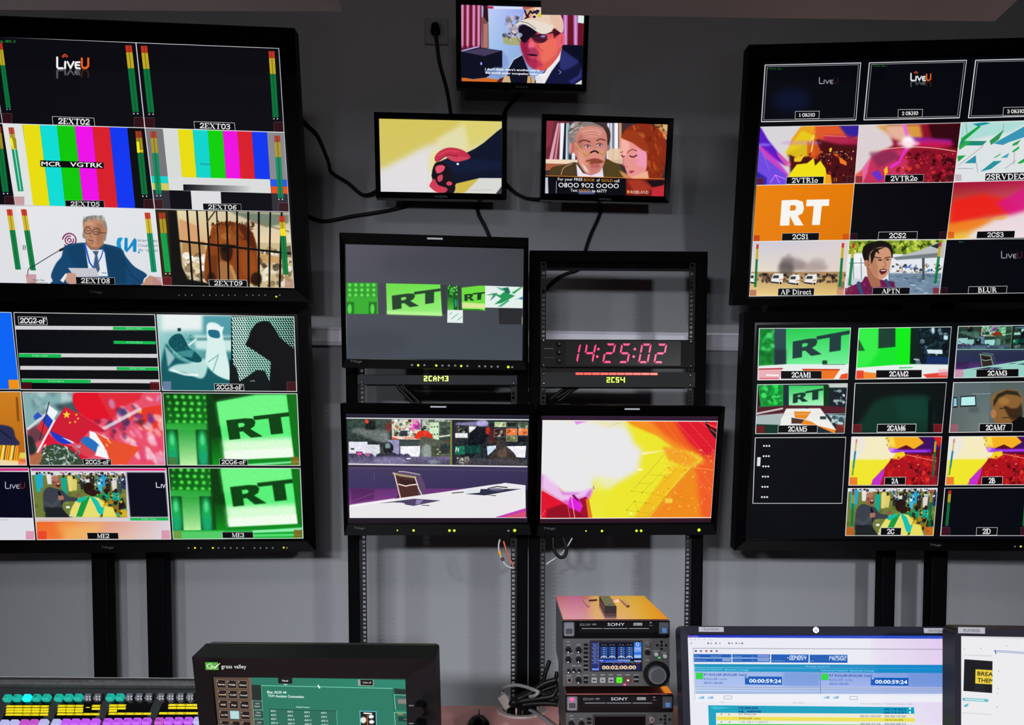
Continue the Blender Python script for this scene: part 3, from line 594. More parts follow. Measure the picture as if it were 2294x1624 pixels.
# ------------------------------------------------------------------ the four multi-picture walls
def paint_upper_left(cv):
    cv.z(0, 0, 3.186)
    D = '0b0b12'
    cv.P([(-1200, 200), (-74, 258), (18, 880), (-1200, 860)], D)
    cv.P([(-74, 258), (971, 305), (1035, 913), (18, 882)], D); cv.P([(971, 305), (1990, 345), (2028, 945), (1035, 913)], D)
    meter(cv, 0, 306, 62, 772, 34); meter(cv, 918, 324, 970, 800, 46); meter(cv, 1028, 328, 1080, 804, 46); meter(cv, 1938, 366, 1968, 838, 42)
    liveu(cv, 405, 488, 636, 70)
    cv.T('ssia_SDI_2', (-20, 302), (112, 304), 16, '30e050')
    for a in ((18, 810, 68, 70), (958, 838, 72, 74), (1030, 842, 72, 74), (1955, 872, 66, 72)): tally(cv, *a)
    caption(cv, [(374, 832), (672, 844), (678, 904), (380, 892)], '2EXT02'); caption(cv, [(1385, 868), (1674, 878), (1680, 934), (1391, 922)], '2EXT03')
    # row two: colour bars
    cv.begin([(18, 882), (1035, 913), (1105, 1490), (110, 1464)])
    cv.R(0, 860, 1120, 1520, D); cv.P([(18, 882), (160, 886), (245, 1475), (110, 1470)], 'dfe2e0')
    xs = [(158, 243), (280, 360), (404, 470), (530, 600), (656, 718), (778, 844), (904, 968)]
    for i, c in enumerate(('e8dc10', '10dcd4', '10c808', 'ee10e8', 'd8202c', '1038f0')):
        cv.P([(xs[i][0], 860), (xs[i+1][0], 860), (xs[i+1][1], 1500), (xs[i][1], 1500)], c)
    cv.P([(904, 860), (1050, 860), (1120, 1500), (968, 1500)], '0a0a10')
    cv.P([(288, 1144), (740, 1160), (742, 1204), (290, 1190)], '0a0a0e'); cv.T('MCR', (296, 1184), (436, 1188), 32, 'f4f4f4', bold=.02); cv.T('VGTRK', (500, 1189), (736, 1196), 32, 'f4f4f4', bold=.02)
    meter(cv, 80, 910, 150, 1365, 40, .9, True, True); quadbar(cv, 76, 985, 100, 1064, 22, 0, 1, 'f0e830'); quadbar(cv, 104, 985, 112, 1060, 22, 0, 1, '9c8a1c'); quadbar(cv, 105, 1064, 150, 1360, 7, 0, 1, '9ff0e0')
    meter(cv, 988, 936, 1034, 1390, 44, .9, True); quadbar(cv, 984, 1012, 990, 1090, 20, 0, 1, 'f8ec20'); cv.R(1000, 1072, 1022, 1082, 'f0e020')
    tally(cv, 104, 1404, 70, 62, 'c08a90', .8); tally(cv, 1028, 1422, 66, 66, '3a1218')
    caption(cv, [(465, 1430), (742, 1432), (747, 1482), (471, 1478)], '2EXT05', bw=1.5); cv.end()
    cv.begin([(1035, 913), (2028, 945), (2064, 1512), (1105, 1490)])
    cv.R(1030, 900, 2080, 1520, '0a0a12')
    cv.P([(1035, 900), (1160, 900), (1196, 1258), (1078, 1256)], '76767a'); cv.P([(1160, 900), (1270, 900), (1312, 1360), (1208, 1358)], 'd6dad8')
    xs = [(1268, 1302), (1374, 1406), (1482, 1510), (1588, 1616), (1692, 1720), (1796, 1822), (1905, 1928)]
    for i, c in enumerate(('e8dc10', '10d4cc', '10d008', 'ee10e0', 'd8202c', '1038f0')):
        cv.P([(xs[i][0], 900), (xs[i+1][0], 900), (xs[i+1][1], 1292), (xs[i][1], 1292)], c)
    cv.P([(1905, 920), (2040, 930), (2046, 1284), (1928, 1280)], '88888e')
    cv.P([(1078, 1256), (1198, 1258), (1202, 1308), (1084, 1305)], '18d0cc'); cv.P([(1084, 1305), (1202, 1308), (1208, 1360), (1088, 1355)], 'd0c860')
    cv.P([(1200, 1262), (1928, 1280), (1936, 1380), (1310, 1362), (1312, 1318), (1300, 1316), (1302, 1360), (1208, 1358)], 'dadcdc')
    cv.G([(1310, 1316), (1800, 1328), (1800, 1372), (1310, 1360)], ['0c0c12', 'dadcdc', 'dadcdc', '0c0c12']); cv.P([(1928, 1280), (2046, 1284), (2050, 1332), (1934, 1330)], '2858e8'); cv.P([(1934, 1330), (2050, 1332), (2054, 1384), (1938, 1380)], 'e85020')
    cv.P([(1088, 1356), (1208, 1360), (1220, 1500), (1100, 1500)], '303038'); cv.P([(1938, 1380), (2056, 1384), (2062, 1512), (1944, 1510)], '303038')
    cv.P([(1362, 1360), (1576, 1366), (1582, 1500), (1372, 1500)], 'dedee0'); cv.T('skype', (1430, 1175), (1500, 1178), 16, '1a4a60', .8)
    meter(cv, 1094, 938, 1134, 1386, 44, .85, True, True); meter(cv, 1978, 968, 2004, 1412, 42, .85, True, True)
    tally(cv, 1096, 1424, 66, 66); tally(cv, 1990, 1448, 72, 62)
    caption(cv, [(1448, 1452), (1720, 1456), (1723, 1504), (1453, 1500)], '2EXT06', bw=2); cv.end()
    # sliver of the column further left
    cv.P([(-1200, 860), (18, 882), (110, 1464), (-1200, 1440)], '0a0a12'); meter(cv, -18, 900, 40, 1370, 46, .9, True); tally(cv, 32, 1400, 66, 62)
    # row three
    cv.z(0, 440, 3.186)
    cv.P([(-1200, 40), (110, 66), (190, 624), (-1200, 600)], 'dfe0e4'); meter(cv, 66, 92, 130, 522, 40, .95)
    cv.begin([(108, 66), (1105, 90), (1160, 634), (188, 622)])
    cv.GR(90, 50, 1180, 640, ['e6e6ea', 'e0e4e8', 'dcdfe3', 'e2e2e8'])
    meter(cv, 170, 92, 238, 528, 40, .95); meter(cv, 1052, 116, 1100, 540, 40, .95, False, True)
    cv.T('В', (164, 380), (186, 381), 30, '404048')
    for r, w in ((48, 9), (30, 8), (13, 8)): cv.L([(496+r*math.cos(t), 312+r*math.sin(t)) for t in np.linspace(.2*r, .2*r+5.3, 14)], w, '7c2456')
    cv.L([(200, 575), (205, 520), (250, 492), (400, 400), (455, 372)], 5, '282830', sm=True); cv.L([(430, 385), (495, 352)], 16, '202028'); cv.E(466, 366, 10, 10, 'c83040')
    cv.P([(832, 330), (840, 300), (860, 292), (878, 296), (862, 330), (868, 372), (890, 400), (860, 395), (838, 370)], '1898d0'); cv.P([(890, 296), (912, 296), (912, 372), (960, 296), (976, 310), (974, 396), (950, 396), (950, 350), (905, 400), (888, 380)], '1488c8'); cv.R(985, 395, 1000, 404, '1488c8')
    for i, t in enumerate(('Агентство', 'Социальн', 'Информац')): cv.T(t, (982+i*4, 324+i*34), (1124+i*2, 326+i*34), 19, '50707c')
    # suit, shirt, head
    cv.P([(366, 560), (400, 480), (440, 430), (460, 360), (520, 338), (610, 330), (740, 338), (860, 370), (900, 430), (960, 500), (1050, 560), (1020, 620), (920, 640), (400, 640), (378, 600)], '15466f', 1, 2, True)
    cv.P([(470, 380), (520, 350), (590, 345), (640, 480), (600, 560), (520, 470)], '0e3a60', .6, 12); cv.P([(740, 350), (860, 385), (900, 480), (900, 620), (800, 620)], '0f3858', .7, 14); cv.L([(880, 440), (935, 560), (1000, 610)], 6, '0a2c48', .8)
    cv.P([(606, 330), (650, 380), (735, 380), (748, 400), (772, 570), (640, 570), (620, 440)], 'e6e8ee', 1, 2); cv.L([(606, 336), (640, 470), (664, 505)], 12, '2458c8'); cv.L([(738, 380), (724, 430), (700, 475)], 8, '2860c8')
    cv.P([(660, 390), (706, 390), (696, 420), (714, 520), (690, 560), (664, 520), (680, 420)], '405a80', 1, 2); cv.L([(728, 545), (762, 548)], 4, '404050')
    cv.P([(612, 300), (740, 300), (742, 345), (690, 385), (640, 372), (612, 340)], 'a06a50', 1, 4)
    cv.P([(592, 190), (600, 160), (640, 140), (700, 138), (750, 170), (766, 230), (758, 290), (740, 320), (600, 300), (596, 240)], '8a887e', 1, 3, True); cv.blobs(600, 145, 755, 190, 26, 14, ['a8a69c', '6c6a62', 'c0beb4'], 3, .6)
    cv.P([(598, 190), (640, 170), (700, 165), (742, 200), (744, 290), (730, 335), (690, 362), (640, 350), (612, 300), (600, 250)], 'c08a6c', 1, 3, True); cv.P([(690, 190), (742, 200), (742, 300), (720, 340), (690, 350)], '9a6448', .6, 12)
    cv.E(640, 195, 30, 14, 'd8a488', .7, 8); cv.E(752, 250, 12, 26, 'b87c60')
    for x, y in ((628, 245), (688, 252)): cv.L([(x+26*math.cos(t), y+21*math.sin(t)) for t in np.linspace(0, 6.3, 13)], 5, '3c2c28'); cv.L([(x-14, y), (x+14, y+2)], 5, '503028')
    cv.L([(712, 258), (758, 262)], 5, '4a3830'); cv.L([(608, 218), (645, 212)], 6, '7a6050'); cv.L([(668, 220), (712, 228)], 6, '7a6050')
    cv.L([(652, 250), (645, 285), (662, 292)], 6, '96604a', sm=True); cv.L([(632, 310), (668, 320)], 7, '7a3c38'); cv.E(650, 335, 24, 10, 'a87058', .6, 5)
    cv.P([(486, 510), (685, 512), (712, 572), (540, 575), (520, 555)], 'c6c6ce', 1, 1); cv.P([(465, 560), (500, 545), (545, 560), (545, 620), (480, 618)], 'c89884', 1, 2, True); cv.P([(430, 600), (470, 548), (480, 560), (455, 615)], 'e8e8ee')
    cv.P([(1028, 600), (1060, 565), (1110, 580), (1155, 620), (1150, 640), (1030, 640)], 'c09078', 1, 3, True); cv.L([(1060, 566), (1032, 590), (1026, 610)], 8, 'f0f0f4')
    tally(cv, 130, 558, 128, 64, 'c08a90', .8); tally(cv, 1092, 575, 62, 58, 'b88088', .6); cv.T('Яков Лев', (236, 602), (318, 604), 12, '4a4a50'); cv.T('СПИКЕР ФОРУМА', (214, 622), (344, 626), 12, '4a4a50')
    caption(cv, [(540, 574), (818, 580), (821, 630), (546, 626)], '2EXT08', bw=2); cv.end()
    cv.begin([(1105, 97), (2062, 116), (2096, 656), (1160, 634)])
    cv.R(1090, 80, 2110, 670, 'cbb98c'); cv.GR(1260, 100, 2090, 330, ['e8dcb0', 'b8b098', 'f0e4c8', 'd8a870'])
    cv.P([(1280, 160), (1420, 215), (1430, 330), (1290, 320)], 'd8a070', 1, 8); cv.P([(1300, 330), (1460, 320), (1470, 420), (1300, 440)], 'b88a54', 1, 8); cv.P([(1640, 110), (2060, 130), (2060, 190), (1900, 220)], '6a7a68', .9, 10); cv.P([(1860, 280), (2060, 230), (2060, 330), (1900, 330)], 'e8d0a8', .9, 8); cv.L([(1800, 180), (2060, 250)], 12, '8a7a58', .8, soft=5)
    cv.blobs(1300, 420, 1480, 620, 60, 22, ['f4ead0', '8a6a44', 'd8c8a0', '60482c', 'ffffff'], 3, .8); cv.blobs(1840, 380, 2080, 640, 90, 24, ['f4ecdc', '6a5238', 'c8b084', '3c2c1c', 'fff8ee', 'a88858'], 4, .8); cv.P([(1840, 400), (1940, 420), (2010, 430), (2000, 480), (1880, 470)], 'c89a60', .9, 6); cv.L([(1340, 470), (1400, 440), (1440, 450)], 20, 'f8f0dc', .9, soft=6)
    cv.P([(1500, 280), (1520, 210), (1600, 180), (1700, 190), (1790, 240), (1830, 340), (1840, 440), (1850, 560), (1800, 620), (1500, 620), (1460, 540), (1470, 400)], '8a4014', 1, 5, True)
    cv.blobs(1500, 190, 1810, 300, 70, 20, ['3a1a08', '5a280c', '9a4c1c', '2a1006', '7a3810'], 7, .8, asp=.4)
    for k in range(13): x = 1510+k*20; cv.L([(x, 215-8*abs(6-k)**.1), (x+random.Random(k).uniform(-22, 22), 172+random.Random(k+40).uniform(-8, 20)+3*abs(6-k))], 8, '44200c')
    cv.P([(1700, 200), (1790, 250), (1830, 360), (1810, 380), (1750, 300)], '501c08', .9, 12, True); cv.P([(1540, 250), (1640, 230), (1690, 320), (1640, 380), (1560, 370)], '9c5420', .8, 14, True); cv.E(1610, 285, 34, 24, 'b87038', .7, 10)
    cv.P([(1570, 350), (1650, 350), (1660, 410), (1640, 460), (1590, 455)], '30150a', 1, 10, True); cv.L([(1560, 345), (1590, 350)], 10, '1c0c06'); cv.L([(1640, 350), (1680, 352)], 10, '1c0c06'); cv.E(1605, 380, 22, 18, '160a08', .9, 8)
    cv.P([(1560, 480), (1600, 460), (1650, 500), (1690, 600), (1560, 600)], 'a87444', .9, 14, True); cv.L([(1650, 500), (1672, 560), (1690, 620)], 22, 'c89860', .8, soft=10); cv.P([(1720, 400), (1810, 420), (1830, 560), (1740, 560)], '9c4c18', .8, 18, True); cv.P([(1480, 420), (1550, 420), (1560, 590), (1490, 580)], '6a3010', .8, 14); cv.E(1830, 590, 40, 50, '2a1408', 1, 12); cv.E(1510, 590, 30, 50, '2a1408', .9, 12)
    cv.P([(1090, 90), (1262, 100), (1300, 500), (1340, 590), (1490, 620), (1500, 660), (1150, 660)], '12100e', 1, 6); cv.P([(1110, 100), (1200, 100), (1225, 560), (1160, 600)], '3c2c14', .8, 10)
    for x0, x1, w in ((1335, 1378, 14), (1405, 1445, 13), (1475, 1510, 13), (1546, 1572, 9), (1618, 1634, 13), (1692, 1700, 13), (1772, 1776, 15), (1848, 1848, 15), (1930, 1922, 12), (2012, 1996, 14)): cv.P([(x0-w/2, 90), (x0+w/2, 90), (x1+w/2, 670), (x1-w/2, 670)], '0c0a0a')
    cv.L([(1280, 318), (2075, 408)], 15, '0c0a0a'); cv.L([(1480, 180), (1540, 100)], 10, '4a4030')
    meter(cv, 1155, 116, 1198, 540, 46, .95, True); quadbar(cv, 1164, 262, 1200, 540, 40, 0, 1, '18a850', .8); meter(cv, 2012, 140, 2040, 556, 40, .95); quadbar(cv, 2018, 230, 2022, 280, 36, 0, 1, 'f0e020')
    tally(cv, 1160, 574, 66, 60, '7a2028', .8); tally(cv, 2034, 592, 58, 58, 'b08070', .7)
    caption(cv, [(1490, 594), (1762, 598), (1767, 646), (1497, 642)], '2EXT09'); cv.end()
    # dividing lines
    cv.z(0, 0, 3.186)
    cv.L([(-1200, 210), (0, 262), (971, 305), (1990, 345)], 5, 'e6e6ea'); cv.L([(1990, 345), (2028, 945), (2064, 1512), (2098, 2056)], 4, 'd8d8dc')
    cv.L([(971, 305), (1035, 913), (1105, 1490), (1160, 2036)], 6, 'eeeef2'); cv.L([(-74, 258), (18, 880), (110, 1465), (190, 2025)], 5, 'e0e0e4')
    cv.L([(-1200, 850), (18, 882), (1035, 913), (2028, 945)], 5, 'eeeef2'); cv.L([(-1200, 1440), (110, 1464), (1105, 1492), (2064, 1512)], 5, 'dcdce0')
    cv.L([(1160, 2036), (2098, 2056)], 4, 'd8d8dc')

def paint_lower_left(cv):
    cv.z(0, 0, 1); Qg3 = [(351.5, 704), (658.5, 709.3), (665, 877), (363.5, 875.5)]
    cv.z(0, 440, 3.186)
    cv.P([(-1200, 800), (80, 828), (135, 1372), (-1200, 1372)], '0a64f4'); cv.P([(60, 1308), (130, 1308), (136, 1372), (64, 1372)], 'f09010'); edge(cv, [(-1200, 800), (80, 828), (138, 1376), (-1200, 1372)], 4)
    cv.begin([(100, 828), (1105, 843), (1143, 1385), (148, 1378)]); cv.R(60, 800, 1180, 1400, '07080e')
    for y, a, b, gx0, gx1 in ((940, 112, 1108, 808, 1108), (1040, 0, 0, 812, 1112), (1136, 136, 1122, 136, 438), (1227, 146, 1130, 834, 1130), (1318, 155, 1138, 155, 648)):
        if a: cv.P([(a, y-18), (b, y-12), (b, y+16), (a, y+10)], 'd2d0d2')
        cv.P([(gx0, y-14+(4 if gx0 > 700 else 0)), (gx1, y-12+(6 if gx0 > 700 else 2)), (gx1, y+16), (gx0, y+12)], '14b850')
        m = (gx0+gx1)/2; cv.T('RUSSIA, CHINA' if y not in (1040, 1318) else 'RT ROUTER 04', (m-55, y+6), (m+55, y+8), 11, 'd0f8d8')
    cv.R(155, 1324, 228, 1400, '5c1018', .7); cv.R(1072, 1324, 1150, 1400, '5c0c14', .8)
    caption(cv, [(130, 858), (334, 862), (340, 916), (136, 912)], '2CG2-oF', pad=.04); cv.end(); edge(cv, [(100, 828), (1105, 843), (1143, 1385), (148, 1378)], 5)
    q = [(1120, 842), (2098, 860), (2118, 1392), (1158, 1385)]; cv.begin(q)
    cv.GR(1100, 830, 1700, 1400, ['b8dcd8', '58a8b0', '0c5c64', '60b8b0']); cv.R(1150, 830, 1450, 960, 'e8f0f0', 1, 30)
    cv.P([(1450, 850), (1640, 860), (1680, 1000), (1450, 1010)], '4c98a8', .8, 20); cv.P([(1380, 990), (1700, 1000), (1700, 1110), (1400, 1090)], 'd8f0ec', .9, 20); cv.P([(1350, 1010), (1700, 1005), (1700, 1025), (1350, 1030)], '3c7c84', .8, 10)
    cv.P([(1180, 1060), (1250, 1140), (1340, 1190), (1440, 1200), (1560, 1280), (1640, 1310), (1640, 1390), (1180, 1390)], '0f5a62', 1, 14, True)
    cv.P([(1205, 1230), (1260, 1200), (1350, 1190), (1470, 1160), (1480, 1230), (1440, 1300), (1320, 1260), (1220, 1250)], 'c8ece6', .9, 10, True); cv.P([(1480, 910), (1570, 920), (1600, 1040), (1640, 1230), (1650, 1310), (1540, 1270), (1470, 1180), (1480, 1050)], 'd8f0ea', 1, 8, True)
    cv.L([(1490, 1180), (1560, 1130), (1520, 1250)], 8, '70b0b0', .8, soft=4); cv.P([(1478, 925), (1510, 900), (1560, 930), (1600, 930), (1590, 960), (1560, 1010), (1500, 1000)], 'e8f4f2', 1, 4); cv.P([(1490, 955), (1560, 960), (1565, 1010), (1500, 1000)], '1c6a88', 1, 4, True)
    cv.P([(1205, 1030), (1240, 990), (1290, 982), (1320, 1020), (1350, 1080), (1385, 1100), (1440, 1160), (1420, 1185), (1350, 1170), (1270, 1120), (1215, 1070)], '07505a', 1, 4, True); cv.blobs(1215, 990, 1400, 1160, 30, 12, ['0a707c', '043a44', '38a0a0'], 3, .7, asp=.3); cv.R(1268, 940, 1292, 962, '1a3038', 1, 3); cv.L([(1350, 1060), (1400, 1020)], 14, 'f0f8f8', .8, soft=5); cv.P([(1260, 1110), (1390, 1090), (1370, 1150), (1300, 1140)], '78c8c4', .5, 6)
    cv.P([(1175, 1060), (1250, 1150), (1200, 1220)], 'b8d8dc', .8, 10); cv.L([(1230, 1240), (1320, 1270), (1410, 1275)], 16, 'f0fcfa', .9, sm=True, soft=8)
    cv.P([(1650, 850), (2110, 860), (2120, 1400), (1650, 1330)], '061a18')
    for j in range(28):
        for i in range(26):
            x = 1660+i*17.5+(j % 2)*6+j*.5; y = 868+j*16.5
            cv.L([(x-4, y-4), (x+4, y+3)], 9.5-max(0, i-13)*.3, 'b0f0dc' if i > 5 else 'd8fff4', .95)
    cv.P([(1830, 905), (1880, 888), (1920, 892), (1960, 940), (2000, 1010), (2060, 1060), (2120, 1100), (2120, 1400), (1930, 1400), (1925, 1320), (1935, 1180), (1860, 1130), (1800, 1090), (1750, 1060), (1775, 1010), (1790, 960)], '08080c', 1, 2)
    cv.P([(1640, 1160), (1690, 1230), (1710, 1320), (1760, 1290), (1830, 1240), (1890, 1245), (1925, 1320), (1925, 1400), (1640, 1400)], '0a1216', 1, 3); cv.T('oA.', (1785, 1320), (1825, 1322), 12, 'e0e0e0')
    tally(cv, 1165, 1320, 56, 66, '8a8ab8', .7); tally(cv, 2048, 1324, 70, 64, '4a1018', .85); caption(cv, [(1530, 1336), (1738, 1340), (1743, 1386), (1534, 1384)], '2CG3-oF', pad=.05); cv.end(); edge(cv, q, 5)
    cv.z(0, 860, 3.186)
    # row two
    q = [(-1200, 55), (148, 55), (190, 580), (-1200, 580)]; cv.begin(q); cv.GR(-1200, 40, 200, 600, ['c87818', 'd08020', 'b06010', 'e0a020']); cv.L([(120, 100), (130, 260)], 14, '6a3c10', .8, soft=8)
    cv.P([(-200, 300), (60, 300), (110, 380), (120, 440), (-200, 440)], '2a2c50', 1, 8, True); cv.L([(0, 330), (80, 390)], 10, '10122c', .8); cv.P([(-200, 430), (130, 440), (140, 560), (-200, 570)], 'f0b820', 1, 4)
    for k in range(9): cv.L([(k*16-4, 540), (k*16+12, 440)], 7, ['a06010', 'fff0a0', '2a3060', 'e85020'][k % 4], .9)
    cv.P([(0, 540), (190, 560), (190, 590), (-200, 590)], 'f0d8a8', 1, 4); cv.R(140, 490, 200, 540, 'e0d050', 1, 5); cv.R(130, 530, 200, 590, 'f07050', .7); cv.end(); edge(cv, q, 5)
    q = [(160, 57), (1150, 60), (1180, 580), (215, 580)]; cv.begin(q)
    cv.R(150, 40, 1200, 600, 'e8506a'); cv.P([(150, 50), (520, 50), (560, 200), (430, 280), (150, 330)], '84aeb0', 1, 30); cv.blobs(170, 60, 520, 250, 26, 34, ['6a9498', 'a8c8c8', '4a7078', 'c8dcdc'], 3, .6, soft=14); cv.P([(380, 150), (560, 120), (600, 200), (480, 230)], '284048', .8, 24)
    cv.P([(520, 90), (560, 60), (700, 60), (800, 190), (760, 300), (560, 200)], 'e01028', 1, 8, True); cv.P([(690, 60), (1020, 60), (1000, 110), (880, 160), (800, 260), (740, 150)], 'e02838', 1, 14); cv.P([(900, 230), (1030, 170), (1150, 150), (1170, 380), (1040, 330)], 'e83428', 1, 8); cv.E(1000, 198, 16, 14, 'f09020', 1, 5)
    cv.blobs(760, 80, 1150, 330, 26, 34, ['f8f0ff', 'c8a8e0', '5030a0', 'ffffff', '282840'], 5, .7, asp=.5, soft=12); cv.blobs(850, 300, 1170, 570, 44, 36, ['ffe8f4', 'f8a8c8', 'e05080', 'ffffff', 'e83868'], 6, .75, asp=.5, rot=.9, soft=14); cv.blobs(680, 260, 900, 420, 18, 30, ['d02848', '30203c', 'f0a0b0', '702850'], 7, .7, soft=10); cv.L([(740, 320), (1000, 180)], 24, 'e8e0e8', .8, soft=8)
    cv.P([(200, 330), (250, 300), (380, 250), (300, 400), (210, 440)], '483840', .8, 18); cv.L([(200, 320), (350, 200)], 18, 'd8e0e0', .9, soft=5); cv.E(235, 460, 28, 34, '18925c', .9, 10); cv.P([(240, 230), (270, 200), (305, 230), (250, 260)], '2848c8', .9, 4)
    cv.P([(350, 150), (415, 200), (375, 270), (340, 220)], 'f0f4f8', 1, 2); cv.P([(335, 212), (380, 262), (345, 325), (300, 260)], '2040c0', 1, 2); cv.P([(300, 255), (345, 320), (320, 370), (262, 315)], 'd82838', 1, 2); cv.L([(352, 130), (285, 400)], 6, '382830')
    cv.P([(360, 335), (420, 330), (545, 400), (470, 430), (400, 400)], '2038c8', 1, 2, True); cv.P([(440, 380), (540, 410), (520, 425)], 'e8f0f8', 1, 3); cv.P([(340, 350), (420, 420), (500, 440), (560, 480), (640, 520), (590, 560), (480, 470), (310, 440)], 'd81838', 1, 3)
    cv.P([(465, 162), (600, 230), (748, 330), (730, 345), (640, 330), (560, 430), (355, 330), (380, 290)], 'cf1c34', 1, 2)
    def star(x, y, r, c): cv.P([(x+r*(1 if k % 2 == 0 else .42)*math.sin(k*math.pi/5), y-r*(1 if k % 2 == 0 else .42)*math.cos(k*math.pi/5)) for k in range(10)], c)
    star(477, 220, 30, 'f4d838')
    for x, y in ((546, 220), (558, 247), (538, 270), (500, 276)): star(x, y, 11, 'f0d030')
    cv.P([(640, 335), (690, 350), (780, 390), (745, 470), (640, 400)], 'f4f8fc', 1, 2); cv.P([(620, 375), (710, 440), (685, 490), (580, 415)], '2870c0', 1, 2, True); cv.P([(575, 415), (685, 490), (640, 530), (540, 480)], 'd84050', 1, 2); cv.P([(700, 440), (780, 480), (790, 540), (680, 510)], 'f4f8fc', 1, 2)
    cv.P([(680, 345), (760, 390), (1003, 455), (900, 575), (790, 570), (760, 470)], 'e8502c', 1, 2); cv.L([(770, 400), (790, 420)], 8, 'f8c870'); cv.L([(760, 430), (768, 445)], 8, 'f8c870')
    cv.P([(300, 480), (350, 440), (420, 430), (520, 480), (590, 580), (290, 580)], '384c38', 1, 4, True); cv.blobs(300, 440, 570, 575, 90, 14, ['c8dcd8', '20301c', '6a8a60', 'e8f0ec', '90a8c0', '2c4828'], 9, .85, asp=.45); cv.L([(262, 500), (390, 260)], 13, 'f0e8e4')
    cv.P([(215, 510), (260, 490), (300, 500), (290, 560), (240, 580), (215, 560)], 'b06848', 1, 3, True); cv.P([(160, 370), (230, 380), (260, 480), (200, 500)], '202428', .9, 14, True)
    tally(cv, 1116, 520, 64, 62, 'e0a0c0', .6, False); caption(cv, [(593, 534), (792, 536), (797, 580), (598, 578)], '2CG5-oF', pad=.06, bw=2); cv.end(); edge(cv, q, 5)
    for dy, cap, q in ((0, '2CG6-oF', [(365, 880), (665.4, 882), (672.3, 1042.7), (375, 1042)]), (540, 'ME3', [(377.6, 1048.3), (672.6, 1049), (679, 1205.3), (388.3, 1207.5)])):
        green_studio(cv, q if dy == 0 else [(373.5, 1029.4), (673.9, 1031.4), (680.8, 1192), (383.5, 1191.4)], clip=q)
        if dy:   # lower strip of the second picture
            cv.z(0, 860, 3.186); cv.P([(1230, 1045), (2160, 1035), (2163, 1104), (1236, 1110)], '14a832'); cv.P([(1230, 1052), (1600, 1050), (1600, 1108), (1236, 1108)], '70d880', .7, 10); cv.P([(1800, 1045), (2150, 1030), (2150, 1050), (1810, 1062)], 'a0f8c0', .9, 5); cv.P([(1600, 1075), (2150, 1068), (2150, 1085), (1600, 1095)], '60e880', .8, 4)
        cv.z(0, 860, 3.186)
        if not dy: tally(cv, 1206, 522, 56, 58, '5a6a30', .7, False); tally(cv, 2078, 520, 60, 60, '8a6a18', .8, False); caption(cv, [(1566, 534), (1765, 538), (1770, 580), (1570, 578)], cap, pad=.06, bw=2)
        else: tally(cv, 1240, 1046, 56, 56, '7a8a30', .7, False); tally(cv, 2098, 1040, 58, 58, '8a5a18', .8, False); caption(cv, [(1586, 1056), (1805, 1056), (1810, 1100), (1590, 1100)], cap, pad=.3, bw=2)
        z = [((p[0])*3.186, (p[1]-860)*3.186) for p in q]; edge(cv, z, 5)
    # gaps between the green pictures
    cv.P([(1190, 583), (2160, 586), (2160, 598), (1190, 596)], '05060a')
    # row three
    q = [(-1200, 600), (203, 600), (250, 1112), (-1200, 1112)]; cv.begin(q); cv.R(-1200, 590, 260, 1120, 'dedee6'); cv.R(-1200, 600, 210, 620, 'd0287c'); cv.P([(-500, 626), (205, 628), (235, 955), (-500, 950)], '04061a'); liveu(cv, 36, 746, 178, 42, .9, 'd8d8e4', '8a2828', False, False, .14); cv.L([(0, 970), (60, 970)], 3, 'a0a0a8')
    tally(cv, 184, 1050, 62, 60, 'd890a8', .9, False); cv.end(); edge(cv, q, 5)
    q = [(220, 600), (1185, 602), (1220, 1108), (265, 1112)]; cv.begin(q); cv.R(200, 590, 1240, 1120, 'd6cdd2'); cv.G([(220, 600), (1185, 602), (1188, 618), (220, 618)], ['a03090', 'e01070', 'e81070', '903090'])
    cv.G([(262, 985), (1215, 980), (1220, 1110), (268, 1112)], ['ee5a20', 'd8d0dc', 'dcd8e4', 'f08838']); cv.P([(262, 985), (560, 984), (430, 1112), (266, 1112)], 'f0702c', .8, 40); cv.P([(400, 990), (760, 984), (650, 1112), (460, 1112)], 'f4c060', .6, 50)
    cv.end(); crowd(cv, [(225/3.186, 860+628/3.186), (895/3.186, 860+628/3.186), (910/3.186, 860+952/3.186), (256/3.186, 860+952/3.186)]); cv.z(0, 860, 3.186); cv.begin(q)
    cv.P([(898, 628), (1182, 628), (1204, 952), (925, 952)], 'c8c8d4'); cv.P([(906, 632), (1176, 632), (1200, 948), (932, 948)], '050618', 1, 8)
    cv.L([(1116, 704), (1118, 738), (1142, 738)], 7, 'd8d8e4'); cv.L([(1152, 716), (1152, 740)], 6, 'd8d8e4'); cv.L([(1160, 716), (1170, 740), (1180, 716)], 6, 'd8d8e4'); cv.P([(928, 956), (1200, 954), (1204, 974), (932, 974)], '12b850'); cv.T('RUSSIA, CHINA', (1010, 968), (1118, 970), 9, 'd8f8e0')
    tally(cv, 268, 1050, 66, 60, 'e83c28', .8, False); tally(cv, 1154, 1044, 64, 62, 'd88aa0', .8, False); caption(cv, [(622, 1062), (844, 1062), (848, 1106), (628, 1106)], 'ME2', bw=1, pad=.3); cv.end(); edge(cv, q, 5)

